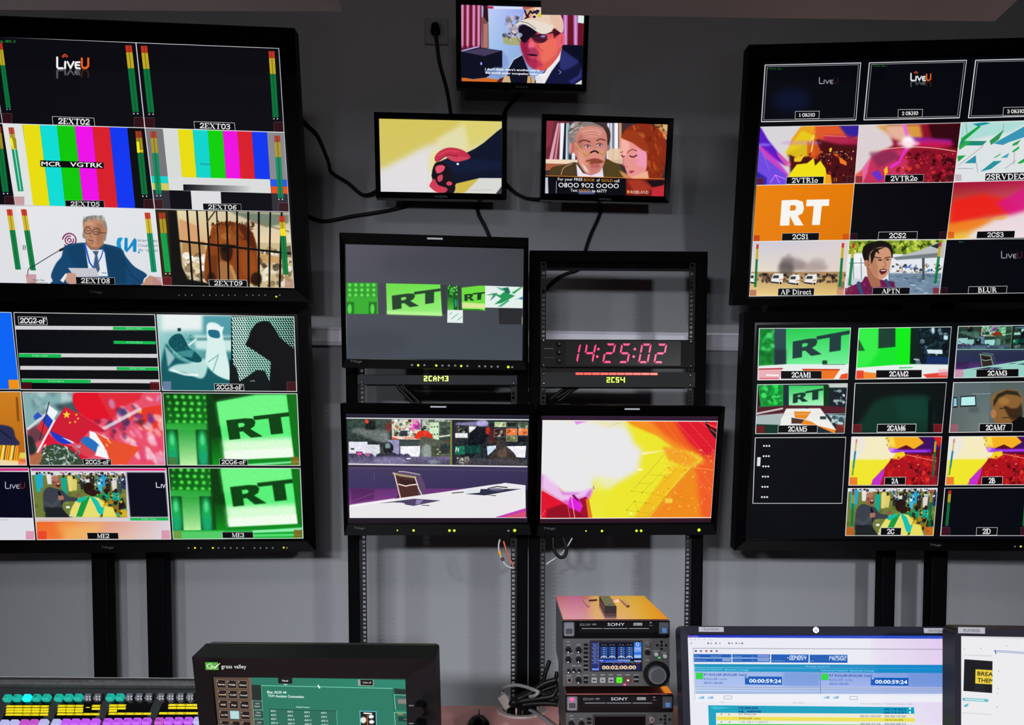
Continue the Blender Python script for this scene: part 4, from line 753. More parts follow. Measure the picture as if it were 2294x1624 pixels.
def paint_upper_right(cv):
    cv.z(1620, 60, 3.4036)
    cv.P([(0, 270), (60, 250), (90, 1300), (0, 1300)], '04050c', 0)
    rows = [[(320, 292), (1048, 276), (1012, 710), (292, 724)], [(1115, 275), (1855, 256), (1800, 694), (1073, 710)], [(1925, 256), (2672, 238), (2604, 676), (1870, 694)]]
    for i, q in enumerate(rows):
        cv.P(q, '05070e'); edge(cv, q, 6); Q = np.array(q, float); c = Q.mean(0); edge(cv, [tuple(c+(p-c)*np.array((.955, .94))) for p in Q], 3, 'c8c8cc')
    cv.E(520, 560, 150, 90, '0c1230', .9, 60); cv.T('rt_Russia_SDI_1', (336, 324), (454, 326), 9, '30c848'); cv.T('rt_Russia_SDI_2', (1128, 304), (1250, 304), 9, '30c848')
    liveu(cv, 730, 434, 876, 42, .85, 'c8c8d4', '3a1a20', False, False, .15); liveu(cv, 1428, 410, 1584, 48)
    caption(cv, [(550, 646), (734, 644), (729, 700), (548, 704)], '1 OKHO', pad=.16, hh=.45); caption(cv, [(1334, 632), (1520, 630), (1516, 688), (1332, 692)], '2 OKHO', pad=.16, hh=.45); caption(cv, [(2136, 616), (2330, 612), (2326, 674), (2132, 678)], '3 OKHO', pad=.16, hh=.45)
    # first row of clips
    q = [(280, 764), (1036, 750), (1000, 1196), (252, 1208)]; cv.begin(q); cv.R(230, 730, 1060, 1230, 'd8d4d8'); cv.R(600, 740, 1060, 1230, '60101c')
    cv.P([(600, 750), (760, 750), (720, 860), (560, 930), (480, 1000), (520, 860)], 'e8a020', 1, 6); cv.P([(700, 750), (1050, 750), (1030, 850), (860, 900), (700, 850)], 'e05828', 1, 14); cv.P([(880, 750), (1050, 750), (1040, 830), (960, 860)], '30209c', 1, 14); cv.P([(760, 830), (960, 830), (1040, 860), (1030, 920), (780, 930)], 'b02050', .9, 18)
    cv.P([(500, 960), (700, 860), (900, 900), (1040, 900), (1010, 1210), (520, 1210)], '4a0c14', 1, 14); cv.P([(470, 960), (600, 790), (690, 830), (700, 980), (560, 1000)], 'e8cc18', .9, 8); cv.P([(640, 880), (700, 850), (750, 960), (690, 1010), (640, 980)], 'd85820', .9, 6)
    cv.blobs(560, 960, 1010, 1190, 60, 16, ['1a0406', '2c0608', 'd83818', 'f09020', '5a0c10', '0c0204'], 5, .85, poly=True); cv.blobs(730, 950, 1000, 1020, 40, 4, ['fff0a0', 'f8c040'], 8, .95); cv.P([(820, 920), (830, 930), (820, 958), (806, 935)], 'f0d020'); cv.P([(880, 990), (940, 1030), (940, 1060), (890, 1040)], 'f07820')
    cv.P([(500, 1130), (560, 1050), (640, 1040), (690, 1000), (700, 1060), (740, 1020), (780, 1080), (800, 1210), (500, 1210)], 'f0e014', 1, 3); cv.P([(780, 1120), (820, 1130), (830, 1210), (770, 1210)], 'f0a018', 1, 3); cv.P([(540, 1000), (620, 980), (590, 1030), (540, 1030)], 'f0c820', 1, 3); cv.L([(660, 880), (690, 830), (680, 910), (672, 950)], 9, 'f4e060'); cv.L([(760, 830), (940, 838)], 4, 'f8a090', .8, soft=3)
    cv.P([(284, 764), (340, 860), (420, 960), (500, 1040), (470, 1060), (380, 1000), (270, 900), (270, 764)], '5818c8', 1, 8); cv.P([(280, 900), (400, 1000), (500, 1130), (480, 1160), (380, 1080), (262, 930)], 'c020c0', .8, 12); cv.P([(400, 940), (520, 1050), (480, 1070), (420, 990)], 'f060a0', .8, 8)
    cv.P([(262, 910), (320, 1000), (480, 1130), (480, 1208), (250, 1208)], '7048e0', 1, 8); cv.P([(300, 960), (360, 1120), (340, 1060)], 'd8c8ff', .8, 6); cv.P([(250, 1100), (330, 1150), (330, 1210), (250, 1210)], '2818a0', .9, 12); cv.L([(360, 1190), (395, 1130), (470, 1160)], 4, 'ff90ff'); cv.L([(395, 1130), (430, 1190)], 4, 'ff90ff'); cv.E(310, 900, 60, 10, 'a0a0ff', .6, 10); cv.E(600, 885, 160, 16, 'c080e0', .45, 14)
    tally(cv, 258, 1152, 52, 52, '5a1830', .8); tally(cv, 946, 1140, 54, 54, '3c1014', .7); caption(cv, [(484, 1146), (768, 1142), (764, 1196), (478, 1200)], '2VTR1o', pad=.15, bw=2); cv.end(); edge(cv, q, 4)
    q = [(1036, 750), (1813, 732), (1757, 1186), (1000, 1196)]; cv.begin(q); cv.R(980, 720, 1840, 1220, 'dcd0d2'); cv.P([(1240, 740), (1830, 730), (1800, 1200), (1060, 1200), (1180, 980), (1300, 900)], '8a1028', 1, 20); cv.P([(1160, 750), (1500, 745), (1520, 850), (1400, 900), (1280, 830)], 'd89a40', 1, 24); cv.P([(1240, 760), (1380, 750), (1400, 880), (1260, 850)], 'e8b8b0', .8, 20)
    cv.P([(1560, 740), (1830, 730), (1800, 940), (1600, 880)], '34060f', 1, 20); cv.P([(1420, 840), (1740, 860), (1740, 900), (1440, 890)], '8020a8', .9, 16); cv.E(1600, 895, 160, 30, 'e01858', .7, 20); cv.P([(1060, 1190), (1120, 1000), (1220, 940), (1420, 920), (1400, 1190)], 'c8305c', 1, 18); cv.P([(1110, 960), (1300, 940), (1350, 1000), (1180, 1080)], '7a2850', .7, 20)
    cv.blobs(1330, 960, 1760, 1180, 90, 20, ['a01020', '500610', 'c82030', '2a0408', 'e84030', '780c18'], 6, .75, poly=True); cv.blobs(1360, 960, 1760, 1180, 40, 5, ['ff6a60', 'ff9080'], 7, .8); cv.blobs(1600, 1000, 1760, 1180, 20, 24, ['1c0206', '2c060a'], 8, .7, poly=True)
    cv.L([(1140, 944), (1400, 918), (1600, 925), (1770, 950)], 7, 'f0c0a8', .8, sm=True); cv.L([(1380, 745), (1410, 850)], 26, 'e860ff', .8, soft=14); cv.L([(1395, 930), (1340, 1030), (1280, 1070)], 22, 'e830e0', .9, soft=10); cv.E(1410, 880, 46, 46, 'ffffff', 1, 24); cv.E(1410, 890, 90, 22, 'ffd8e8', .8, 20)
    cv.P([(1010, 1190), (1060, 1080), (1110, 1010), (1100, 1110), (1060, 1190)], 'e860a0', .9, 8); cv.P([(1125, 1120), (1180, 1090), (1220, 1150), (1190, 1180)], '6a30c8', 1, 2); cv.P([(1225, 1090), (1250, 1060), (1255, 1110), (1232, 1140)], 'f0c820', 1, 2); cv.P([(1000, 1130), (1060, 1090), (1060, 1196), (1000, 1196)], 'e84830', .8, 12)
    tally(cv, 1008, 1138, 52, 52, '5a1420', .6); tally(cv, 1706, 1126, 52, 54, '481018', .8); caption(cv, [(1236, 1130), (1530, 1126), (1524, 1182), (1230, 1186)], '2VTR2o', pad=.15, bw=2); cv.end(); edge(cv, q, 4)
    q = [(1813, 730), (2620, 706), (2556, 1166), (1757, 1186)]; cv.begin(q); cv.R(1740, 690, 2640, 1200, 'dde2e4'); cv.P([(1813, 730), (2330, 720), (2200, 800), (1900, 860), (1800, 900)], 'a8dcd4', .9, 14)
    for p, c in (([(1815, 850), (1960, 745), (1960, 765), (1860, 850), (1808, 895)], '18a040'), ([(1810, 870), (2010, 872), (1975, 905), (1800, 905)], '1e8a78'), ([(1850, 870), (1900, 870), (1800, 940), (1795, 910)], '30a848'), ([(2030, 870), (2140, 785), (2130, 805), (2100, 860), (2040, 902)], '2a9450'), ([(2060, 890), (2330, 740), (2330, 830), (2180, 880), (2130, 902)], '3894b4'), ([(2210, 890), (2270, 860), (2240, 900), (2200, 910)], '30a050'), ([(1785, 985), (1850, 980), (1790, 1030)], '20a040'), ([(1840, 1040), (1925, 980), (1928, 1040)], '2a90a8'), ([(2060, 1000), (2120, 962), (2100, 985), (2070, 1000)], '28a860'), ([(2115, 1000), (2180, 962), (2165, 998)], '38a0c0'), ([(2200, 950), (2255, 910), (2255, 930), (2210, 960)], '20b050'), ([(1960, 1105), (2060, 1025), (2125, 1022), (2040, 1085)], '2494a0'), ([(2240, 1040), (2330, 980), (2330, 1020), (2260, 1045)], '20a848'), ([(2330, 760), (2500, 730), (2420, 860)], '28a0a0'), ([(1900, 740), (2000, 728), (2040, 736), (1940, 760)], '2090a0')): cv.P(p, c, 1, 1)
    for p in ([(1850, 740), (1860, 820)], [(1785, 1080), (1900, 1082)], [(1790, 1060), (1980, 910)], [(1930, 1040), (1940, 1110)], [(2220, 960), (2215, 1050)], [(2140, 740), (2130, 790)], [(2150, 1080), (2230, 1020)]): cv.L(p, 2.5, '404848', .8)
    tally(cv, 1768, 1126, 48, 50, 'c0a8b8', .8, False); caption(cv, [(2000, 1118), (2330, 1110), (2326, 1168), (1996, 1174)], '2SRVDEC1', pad=.02, bw=1, hh=.75); cv.end(); edge(cv, q, 4)
    cv.z(1620, 390, 3.4036)
    q = [(250, 86), (1000, 72), (962, 502), (226, 514)]; cv.G(q, ['ec8206', 'e47c00', 'dc7600', 'e88008'])
    cv.P([(446, 200), (560, 196), (606, 210), (616, 262), (604, 300), (568, 318), (612, 392), (545, 392), (508, 320), (504, 392), (432, 394)], 'f6f4f0', 1, 1, holes=([(512, 238), (545, 237), (556, 252), (548, 276), (508, 280)],)); cv.P([(636, 196), (808, 192), (806, 242), (752, 244), (736, 388), (676, 388), (690, 244), (632, 246)], 'f6f4f0', 1, 1)
    tally(cv, 232, 466, 46, 46, 'b83c10', .8, False); tally(cv, 910, 456, 52, 46, 'c84c10', .8, False); caption(cv, [(450, 452), (732, 448), (728, 504), (446, 508)], '2CS1', pad=.28, bw=2); edge(cv, q, 4)
    q = [(1000, 72), (1757, 62), (1702, 498), (962, 502)]; cv.P(q, '04040a'); tally(cv, 968, 452, 52, 48, '2c0c14'); tally(cv, 1650, 440, 50, 54, '2c0c14'); caption(cv, [(1186, 442), (1480, 438), (1476, 496), (1180, 498)], '2CS2', pad=.28, bw=3); edge(cv, q, 4)
    q = [(1757, 62), (2556, 42), (2470, 480), (1702, 498)]; cv.begin(q); cv.G(q, ['9c1034', 'c02050', 'e8e0e4', 'f0c030']); cv.P([(1740, 200), (1980, 150), (2200, 200), (2300, 290), (2000, 330), (1720, 400)], 'ec2018', .95, 40); cv.P([(2080, 220), (2330, 90), (2400, 260), (2200, 330)], 'd81880', .9, 30); cv.P([(1700, 380), (1900, 350), (2100, 340), (2000, 400), (1720, 460)], 'f08020', .9, 26); cv.P([(1900, 440), (2060, 350), (2300, 280), (2450, 340), (2450, 500), (1850, 500)], 'ecdfe8', .9, 36); cv.P([(2050, 330), (2180, 320), (2120, 350)], 'f0a030', .8, 16)
    tally(cv, 1712, 440, 48, 50, 'd04818', .7, False); caption(cv, [(1936, 438), (2224, 432), (2218, 486), (1930, 490)], '2CS3', pad=.28, bw=1); cv.end(); edge(cv, q, 4)
    q = [(226, 514), (962, 506), (920, 922), (198, 932)]; cv.begin(q); cv.GR(190, 500, 970, 760, ['c8c8d8', 'd8d0d4', 'e0d0c4', 'e8dccc']); cv.GR(190, 745, 970, 940, ['b89868', 'b08c5c', 'e8c878', 'f0d490']); cv.R(190, 750, 970, 790, 'a8835c', .7, 8)
    cv.E(530, 690, 100, 46, '8a7878', .75, 30); cv.E(480, 720, 60, 60, '5a5050', .8, 26); cv.E(490, 655, 50, 30, '7a6c6c', .6, 22); cv.E(680, 710, 120, 36, '9a8684', .65, 26); cv.E(720, 670, 60, 30, 'a89898', .5, 20); cv.E(500, 620, 20, 16, 'a09898', .5, 14)
    cv.blobs(200, 765, 940, 825, 150, 10, ['302824', '4a3a30', '6a5040', '1c1614'], 3, .85, asp=1.3)
    for x, y, w in ((410, 800, 50), (540, 808, 44), (666, 805, 52), (225, 800, 26)):
        cv.P([(x-w, y+34), (x-w*.7, y-30), (x-w*.3, y-42), (x+w*.9, y-42), (x+w, y-10), (x+w*.8, y+30)], 'ecebe8', 1, 2); cv.P([(x-w*.7, y-6), (x-w*.5, y-28), (x+w*.3, y-28), (x+w*.25, y-6)], '3a3c40', 1, 1); cv.L([(x-w*.9, y+24), (x+w*.2, y+30)], 12, '3a3230'); cv.E(x+w*.55, y+30, 8, 9, '201c18'); cv.L([(x+w*.35, y+8), (x+w*.9, y+2)], 6, 'c87840')
    cv.E(900, 850, 30, 36, '806050', .8, 6)
    meter(cv, 262, 536, 244, 862, 18); meter(cv, 914, 526, 888, 858, 20); tally(cv, 202, 882, 50, 46, 'b06850', .8, False); tally(cv, 866, 872, 56, 48, 'c88870', .8, False); caption(cv, [(420, 872), (694, 870), (690, 926), (416, 926)], 'AP Direct', pad=.07, bw=1); cv.end(); edge(cv, q, 4)
    q = [(962, 506), (1698, 500), (1646, 914), (922, 922)]; cv.begin(q); cv.R(900, 490, 1710, 940, 'e4e8ec'); cv.R(900, 490, 1710, 610, '8aa030'); cv.blobs(930, 505, 1690, 600, 120, 24, ['5a7a18', 'c8d848', '30480c', 'e8f080', '203008', '98b030'], 4, .85, poly=True)
    cv.P([(1290, 640), (1500, 580), (1640, 520), (1700, 520), (1680, 640), (1560, 632)], 'b8bcc0', 1, 3); cv.P([(1290, 635), (1640, 600), (1640, 635), (1320, 655)], '6a7478', .9, 3); cv.P([(1580, 550), (1660, 520), (1640, 570)], '203038'); cv.R(1000, 600, 1080, 700, 'f0f4f8', .9, 10)
    cv.blobs(1270, 690, 1690, 750, 90, 8, ['283038', 'ffffff', '3a70c8', 'a07848', '101418', 'd8e0e8'], 5, .9, asp=1.5); cv.R(1260, 756, 1700, 930, '7088a0', 1, 6); cv.blobs(1260, 765, 1700, 910, 70, 20, ['8aa0b8', '4a5c70', 'c8d4e0', '34465a'], 6, .6, asp=.3, rot=0); cv.R(1515, 640, 1535, 806, '48545c', 1, 1)
    for x in (1050, 990, 1262): cv.L([(x, 640), (x+4, 800)], 6, '6a7880')
    cv.L([(960, 680), (1260, 672)], 5, '6a7880'); cv.P([(940, 790), (1100, 800), (1080, 860), (940, 880)], 'c8ccd4', .9, 10)
    cv.P([(925, 925), (960, 860), (1060, 820), (1080, 780), (1230, 810), (1300, 820), (1330, 925)], '6a1848', 1, 2); cv.blobs(960, 830, 1310, 915, 40, 14, ['a02868', '3a1030', '8a2058', '501840'], 7, .7, poly=True); cv.L([(1030, 830), (1060, 925)], 26, '2c5078'); cv.L([(1240, 810), (1275, 870)], 22, '2c5078')
    cv.P([(1090, 690), (1190, 760), (1200, 860), (1130, 862), (1100, 790)], 'a86c50', 1, 3); cv.P([(1060, 590), (1080, 545), (1150, 515), (1230, 512), (1280, 545), (1292, 610), (1270, 650), (1110, 700), (1090, 690), (1068, 640)], '14100f', 1, 3, True)
    cv.P([(1120, 600), (1180, 560), (1250, 560), (1278, 600), (1280, 660), (1262, 740), (1230, 790), (1190, 800), (1140, 760), (1112, 690)], 'cf9676', 1, 3, True); cv.P([(1112, 660), (1150, 620), (1180, 700), (1180, 790), (1130, 750)], 'a8704f', .6, 12); cv.E(1092, 680, 18, 26, 'b87a5c'); cv.P([(1120, 610), (1150, 570), (1240, 555), (1180, 580), (1192, 612), (1165, 590), (1130, 690)], '14100f', 1, 3)
    cv.L([(1150, 632), (1200, 640)], 7, '3a2018'); cv.L([(1230, 640), (1270, 632)], 7, '3a2018'); cv.E(1195, 655, 17, 7, '4a2c24'); cv.E(1252, 652, 14, 7, '4a2c24'); cv.L([(1150, 655), (1215, 650), (1280, 650)], 3, '8a6a60'); cv.L([(1225, 660), (1240, 700), (1215, 708)], 6, '9a6048', sm=True)
    cv.P([(1190, 735), (1215, 722), (1245, 728), (1235, 755), (1205, 765)], '5a1c1c', 1, 2, True); cv.P([(1200, 732), (1240, 730), (1235, 738), (1205, 740)], 'e8d8d0')
    meter(cv, 994, 528, 962, 850, 22, .85, False); meter(cv, 1656, 520, 1616, 838, 22, .85); tally(cv, 924, 868, 48, 48, '7a2038', .8); tally(cv, 1598, 866, 46, 50, '7a1c28', .8); caption(cv, [(1140, 866), (1424, 864), (1420, 916), (1136, 918)], 'APTN', pad=.25, bw=2); cv.end(); edge(cv, q, 4)
    q = [(1702, 500), (2470, 492), (2400, 905), (1648, 914)]; cv.P(q, '05060d'); liveu(cv, 2118, 640, 2278, 46, .85, 'c8c8d4', '6a2028', False, False, .14); cv.T('SDI_3', (1796, 522), (1830, 522), 10, '50d080'); tally(cv, 1656, 864, 52, 48, '2c0c14'); caption(cv, [(1872, 858), (2164, 854), (2158, 908), (1866, 912)], 'BLUR', pad=.25, bw=3); edge(cv, q, 4)

def paint_lower_right(cv):
    cv.z(1620, 680, 3.4036)
    q = [(275, 190), (972, 186), (950, 577), (263, 583)]; cv.begin(q); cv.R(240, 170, 990, 600, '28d858'); cv.GR(480, 190, 990, 480, ['28c850', '28d850', '78f0a0', '70f098']); cv.GR(270, 190, 390, 480, ['108a30', '0a6a24', '18b040', '149038']); cv.R(388, 190, 478, 470, '2c4850', 1, 4); cv.R(388, 350, 478, 470, '1c2830', .7, 20)
    cv.blobs(280, 200, 385, 460, 26, 20, ['30d860', '0a5a20', '60f080'], 3, .7, soft=8); cv.R(285, 360, 380, 460, '086a20', .7, 14)
    rt(cv, [(530, 290), (965, 212), (960, 355), (528, 420)], '1f3c3c', 1, 3); cv.P([(270, 475), (480, 462), (960, 462), (960, 600), (260, 600)], 'e6eeec', 1, 3)
    cv.P([(270, 498), (450, 490), (440, 545), (420, 590), (268, 590)], 'e8a0a8', .8, 4); cv.L([(275, 500), (450, 496)], 10, 'b83848'); cv.L([(330, 545), (420, 548)], 12, 'f8f0f0'); cv.L([(280, 570), (420, 570)], 8, 'e06070'); cv.P([(600, 498), (892, 500), (840, 575), (750, 578), (640, 560)], 'ee7420', 1, 2); cv.P([(600, 498), (890, 500), (885, 508), (610, 508)], 'b83020'); cv.P([(890, 505), (945, 530), (950, 580), (850, 580)], 'f0f0ec'); cv.P([(900, 540), (950, 530), (950, 580), (880, 580)], 'e85020', 1, 2)
    cv.R(755, 434, 792, 462, '1c4030', 1, 2); cv.L([(760, 465), (930, 464)], 4, '305a48'); caption(cv, [(440, 514), (750, 514), (750, 573), (440, 574)], '2CAM1', pad=.26, bw=1); cv.end(); edge(cv, q, 5)
    q = [(1035, 188), (1740, 178), (1708, 567), (1010, 577)]; cv.begin(q); cv.R(990, 160, 1760, 600, '14e42c'); cv.P([(1030, 180), (1190, 180), (1180, 380), (1100, 480), (1010, 490)], '3cf050', .8, 30); cv.R(1320, 180, 1430, 460, '08f010', .8, 20); cv.P([(1185, 180), (1312, 180), (1312, 330), (1182, 342)], '1c4030', 1, 5); cv.P([(1030, 265), (1080, 360), (1025, 360)], '20602c', 1, 5)
    cv.P([(1430, 180), (1500, 180), (1500, 460), (1422, 460)], '0a2418', 1, 5); cv.R(1490, 180, 1760, 480, '0c1a22', 1, 5); cv.blobs(1500, 190, 1720, 400, 60, 14, ['1c3a44', '06121a', '305060', 'a0c0c8', '0c2830'], 4, .8); cv.P([(1550, 400), (1740, 410), (1740, 470), (1545, 460)], '142c60', 1, 4); cv.P([(1550, 350), (1670, 352), (1672, 385), (1560, 380)], 'd8e8f0', 1, 4); cv.E(1600, 205, 12, 26, 'd8f0ff', .9, 6); cv.R(1680, 245, 1712, 275, 'c8e8f0', 1, 3); cv.E(1690, 330, 26, 30, '080c14', 1, 4)
    cv.P([(1460, 415), (1495, 420), (1508, 465), (1470, 465)], '506878', 1, 2); cv.L([(1455, 425), (1490, 430)], 8, 'c0ccd0'); cv.P([(1010, 490), (1300, 468), (1500, 462), (1740, 465), (1740, 600), (1000, 600)], 'e8eeee', 1, 3); cv.P([(1340, 485), (1450, 484), (1440, 492), (1340, 496)], '40c868'); cv.P([(1010, 515), (1170, 530), (1170, 580), (1005, 580)], 'f08830', 1, 4); cv.P([(1010, 510), (1070, 510), (1070, 570), (1010, 575)], 'e03428', .8, 4); cv.P([(1520, 540), (1720, 520), (1720, 570), (1560, 575)], 'e04438', 1, 3); cv.R(1640, 500, 1710, 550, 'f0a0b0', .6, 3)
    caption(cv, [(1166, 508), (1514, 506), (1512, 564), (1164, 566)], '2CAM2', pad=.29, bw=1); cv.end(); edge(cv, q, 5)
    studio(cv, [(2146.8, 731), (2359, 728), (2347, 843), (2138, 846)]); cv.z(1620, 680, 3.4036)
    q = [(1793, 174), (2512, 162), (2476, 556), (1760, 567)]; cv.P(q, (.15, .75, .6), .42, mode='mul'); tally(cv, 1764, 500, 66, 62, 'd088a8', .8, False); caption(cv, [(1930, 504), (2252, 498), (2250, 556), (1928, 560)], '2CAM3', pad=.27, bw=1); edge(cv, q, 5)
    q = [(262, 618), (948, 610), (923, 988), (247, 992)]; cv.begin(q); cv.R(240, 600, 960, 1010, '1c2830'); cv.R(270, 618, 500, 790, '109838', 1, 3); cv.blobs(285, 625, 455, 770, 60, 16, ['20e050', '0a6a20', '50f878', '0c8028'], 3, .8, soft=5); cv.R(458, 618, 500, 780, '1c2c38', 1, 4); cv.GR(500, 625, 770, 780, ['38c860', '38d060', 'b0f8c8', 'a0f0b8']); rt(cv, [(532, 690), (762, 650), (760, 730), (530, 760)], '14382c', 1, 2)
    cv.R(765, 612, 805, 780, '0a3418'); cv.P([(800, 615), (945, 612), (945, 640), (810, 640)], 'c8d0cc', 1, 3); cv.R(805, 650, 945, 785, '182028'); cv.blobs(850, 660, 940, 770, 26, 12, ['405058', 'a0c0c8', '101820', 'c8dce0'], 5); cv.P([(265, 620), (285, 780), (260, 790)], '3a1420')
    cv.P([(255, 790), (500, 776), (780, 778), (945, 790), (945, 830), (255, 850)], '501c28', 1, 4); cv.L([(260, 838), (450, 800)], 14, 'c8c0c0'); cv.P([(250, 855), (460, 835), (430, 930), (250, 925)], 'a8b8b8', 1, 8); cv.P([(250, 920), (430, 925), (420, 990), (245, 995)], '103428', 1, 5); cv.P([(480, 800), (740, 798), (860, 960), (840, 985), (720, 925), (430, 935), (440, 880)], 'ecece8', 1, 2)
    cv.P([(540, 822), (670, 824), (630, 880), (545, 868)], 'e88a20'); cv.P([(520, 870), (620, 885), (600, 915), (520, 915)], '50302a', 1, 2); cv.P([(620, 885), (860, 955), (850, 990), (720, 935), (590, 920)], 'ee8a24', 1, 2); cv.P([(640, 878), (780, 900), (860, 965), (720, 930)], 'f0efea'); cv.R(738, 860, 785, 882, '204038', 1, 2); cv.P([(790, 840), (940, 850), (930, 950), (860, 920)], '8aa8ac', 1, 6); cv.blobs(800, 860, 930, 920, 18, 14, ['203840', 'e0e8e8', '3a5a60'], 6); cv.L([(265, 850), (940, 838)], 6, 'e0d0d0', .5)
    cv.R(625, 785, 648, 800, '203028'); tally(cv, 254, 932, 60, 54, '7a1418', .85, False); tally(cv, 862, 922, 64, 58, '8a2c20', .8, False); caption(cv, [(420, 928), (718, 926), (716, 984), (416, 986)], '2CAM5', pad=.26); cv.end(); edge(cv, q, 5)
    q = [(1005, 608), (1703, 602), (1668, 985), (983, 988)]; cv.begin(q); cv.R(960, 590, 1720, 1000, '07100f'); cv.P([(1200, 720), (1540, 700), (1572, 740), (1560, 985), (1050, 985), (1080, 850)], '0c3226', 1, 40, True); cv.P([(1300, 720), (1530, 710), (1560, 760), (1555, 900), (1350, 880)], '104034', .7, 40); cv.P([(1565, 740), (1600, 740), (1590, 990), (1558, 990)], '060c0c', 1, 8)
    tally(cv, 992, 920, 62, 62, '6a141c', .9); tally(cv, 1604, 918, 64, 64, '7a121a', .9); caption(cv, [(1176, 920), (1470, 918), (1466, 978), (1172, 980)], '2CAM6', pad=.26, bw=4); cv.end(); edge(cv, q, 5)
    q = [(1757, 602), (2470, 594), (2430, 974), (1723, 983)]; cv.begin(q); cv.GR(1720, 590, 2480, 990, ['5c6c74', '50605e', '98a8a8', '586460']); cv.P([(2040, 600), (2480, 596), (2480, 990), (2020, 990)], '56625e', .7, 10); cv.L([(1900, 690), (2035, 686)], 3, 'b0bcc0')
    cv.P([(1755, 712), (1782, 714), (1786, 792), (1752, 794)], '101418'); cv.P([(1758, 722), (1778, 722), (1780, 782), (1755, 784)], '88c8e0'); cv.P([(1808, 706), (1924, 700), (1930, 784), (1806, 788)], '14181c'); cv.P([(1814, 714), (1918, 708), (1922, 774), (1812, 778)], 'b8ecec'); cv.R(1870, 788, 1950, 830, '48544e', .6, 14)
    cv.P([(2050, 800), (2040, 730), (2080, 680), (2160, 655), (2240, 665), (2280, 710), (2275, 790), (2240, 850), (2200, 920), (2080, 910), (2055, 860)], '8a6030', 1, 3, True); cv.P([(2060, 740), (2090, 690), (2160, 660), (2240, 670), (2275, 720), (2240, 700), (2160, 690), (2100, 720), (2060, 790)], '2a2620', 1, 6); cv.P([(2140, 780), (2200, 800), (2250, 790), (2270, 760), (2280, 860), (2230, 880), (2190, 880)], '2c1c10', .85, 12, True); cv.E(2140, 745, 40, 30, 'b07c40', .7, 14); cv.E(2060, 840, 22, 34, 'b87a50', .9, 5); cv.L([(2110, 800), (2160, 795)], 8, '3a2412'); cv.L([(2130, 870), (2190, 868)], 8, '50301c')
    cv.P([(2200, 900), (2260, 860), (2330, 880), (2400, 990), (2180, 990)], '08080c', 1, 4); tally(cv, 1732, 918, 60, 60, 'a06068', .8, False); caption(cv, [(1954, 916), (2204, 914), (2200, 974), (1950, 976)], '2CAM7', pad=.2); cv.end(); edge(cv, q, 5)
    cv.z(1620, 950, 3.4036)
    q = [(245, 104), (935, 100), (905, 604), (226, 604)]; cv.P(q, '04050c'); edge(cv, q, 5)
    for j in range(6):
        for i in range(3): cv.E(311+i*20-j*3.2, 166+j*78, 7.5, 7.5, 'e8e8e8')
    cv.P([(260, 252), (286, 252), (282, 320), (256, 320)], 'e0e0e4')
    globe_a(cv, [(1908, 978.5), (2109.8, 978), (2100.4, 1087.2), (1901.2, 1087.2)]); globe_a(cv, [(2126.8, 978), (2330, 976), (2320, 1086), (2117.4, 1086.6)])
    cv.z(1620, 950, 3.4036)
    tally(cv, 960, 405, 62, 58, 'e8642c', .8, False); tally(cv, 1568, 400, 62, 62, '8a1020', .7); cv.L([(1618, 130), (1600, 390)], 16, '0c7a40', .9); cv.L([(1618, 140), (1612, 205)], 16, 'd0a828', .9); caption(cv, [(1232, 405), (1390, 404), (1388, 461), (1228, 462)], '2A', pad=.34, bw=3); edge(cv, [(980, 97), (1667, 95), (1635, 467), (957, 467)], 5)
    tally(cv, 1696, 403, 62, 58, 'e8642c', .8, False); caption(cv, [(1972, 402), (2130, 400), (2128, 459), (1968, 461)], '2B', pad=.34, bw=3); edge(cv, [(1725, 95), (2416, 92), (2384, 462), (1693, 465)], 5)
    crowd(cv, [(1900, 1094), (2099.8, 1093.4), (2090.7, 1199.7), (1893.8, 1199.7)]); cv.z(1620, 950, 3.4036)
    meter(cv, 992, 512, 980, 780, 22, .8, True); meter(cv, 1590, 500, 1570, 778, 24, .8, True); tally(cv, 934, 786, 64, 60, 'c05c1c', .85, False); tally(cv, 1534, 784, 62, 62, 'c86020', .85, False); caption(cv, [(1202, 790), (1358, 790), (1354, 846), (1198, 847)], '2C', pad=.32, bw=3); edge(cv, [(953, 490), (1633, 488), (1602, 850), (932, 850)], 5)
    q = [(1690, 487), (2390, 484), (2350, 850), (1657, 850)]; cv.P(q, '04060f'); meter(cv, 1728, 505, 1704, 768, 22); meter(cv, 2312, 505, 2292, 768, 22); tally(cv, 1662, 786, 66, 62, '4a1020'); tally(cv, 2268, 786, 60, 62, '4a1020'); caption(cv, [(1932, 788), (2090, 788), (2086, 846), (1928, 847)], '2D', pad=.3, bw=3); edge(cv, q, 5)
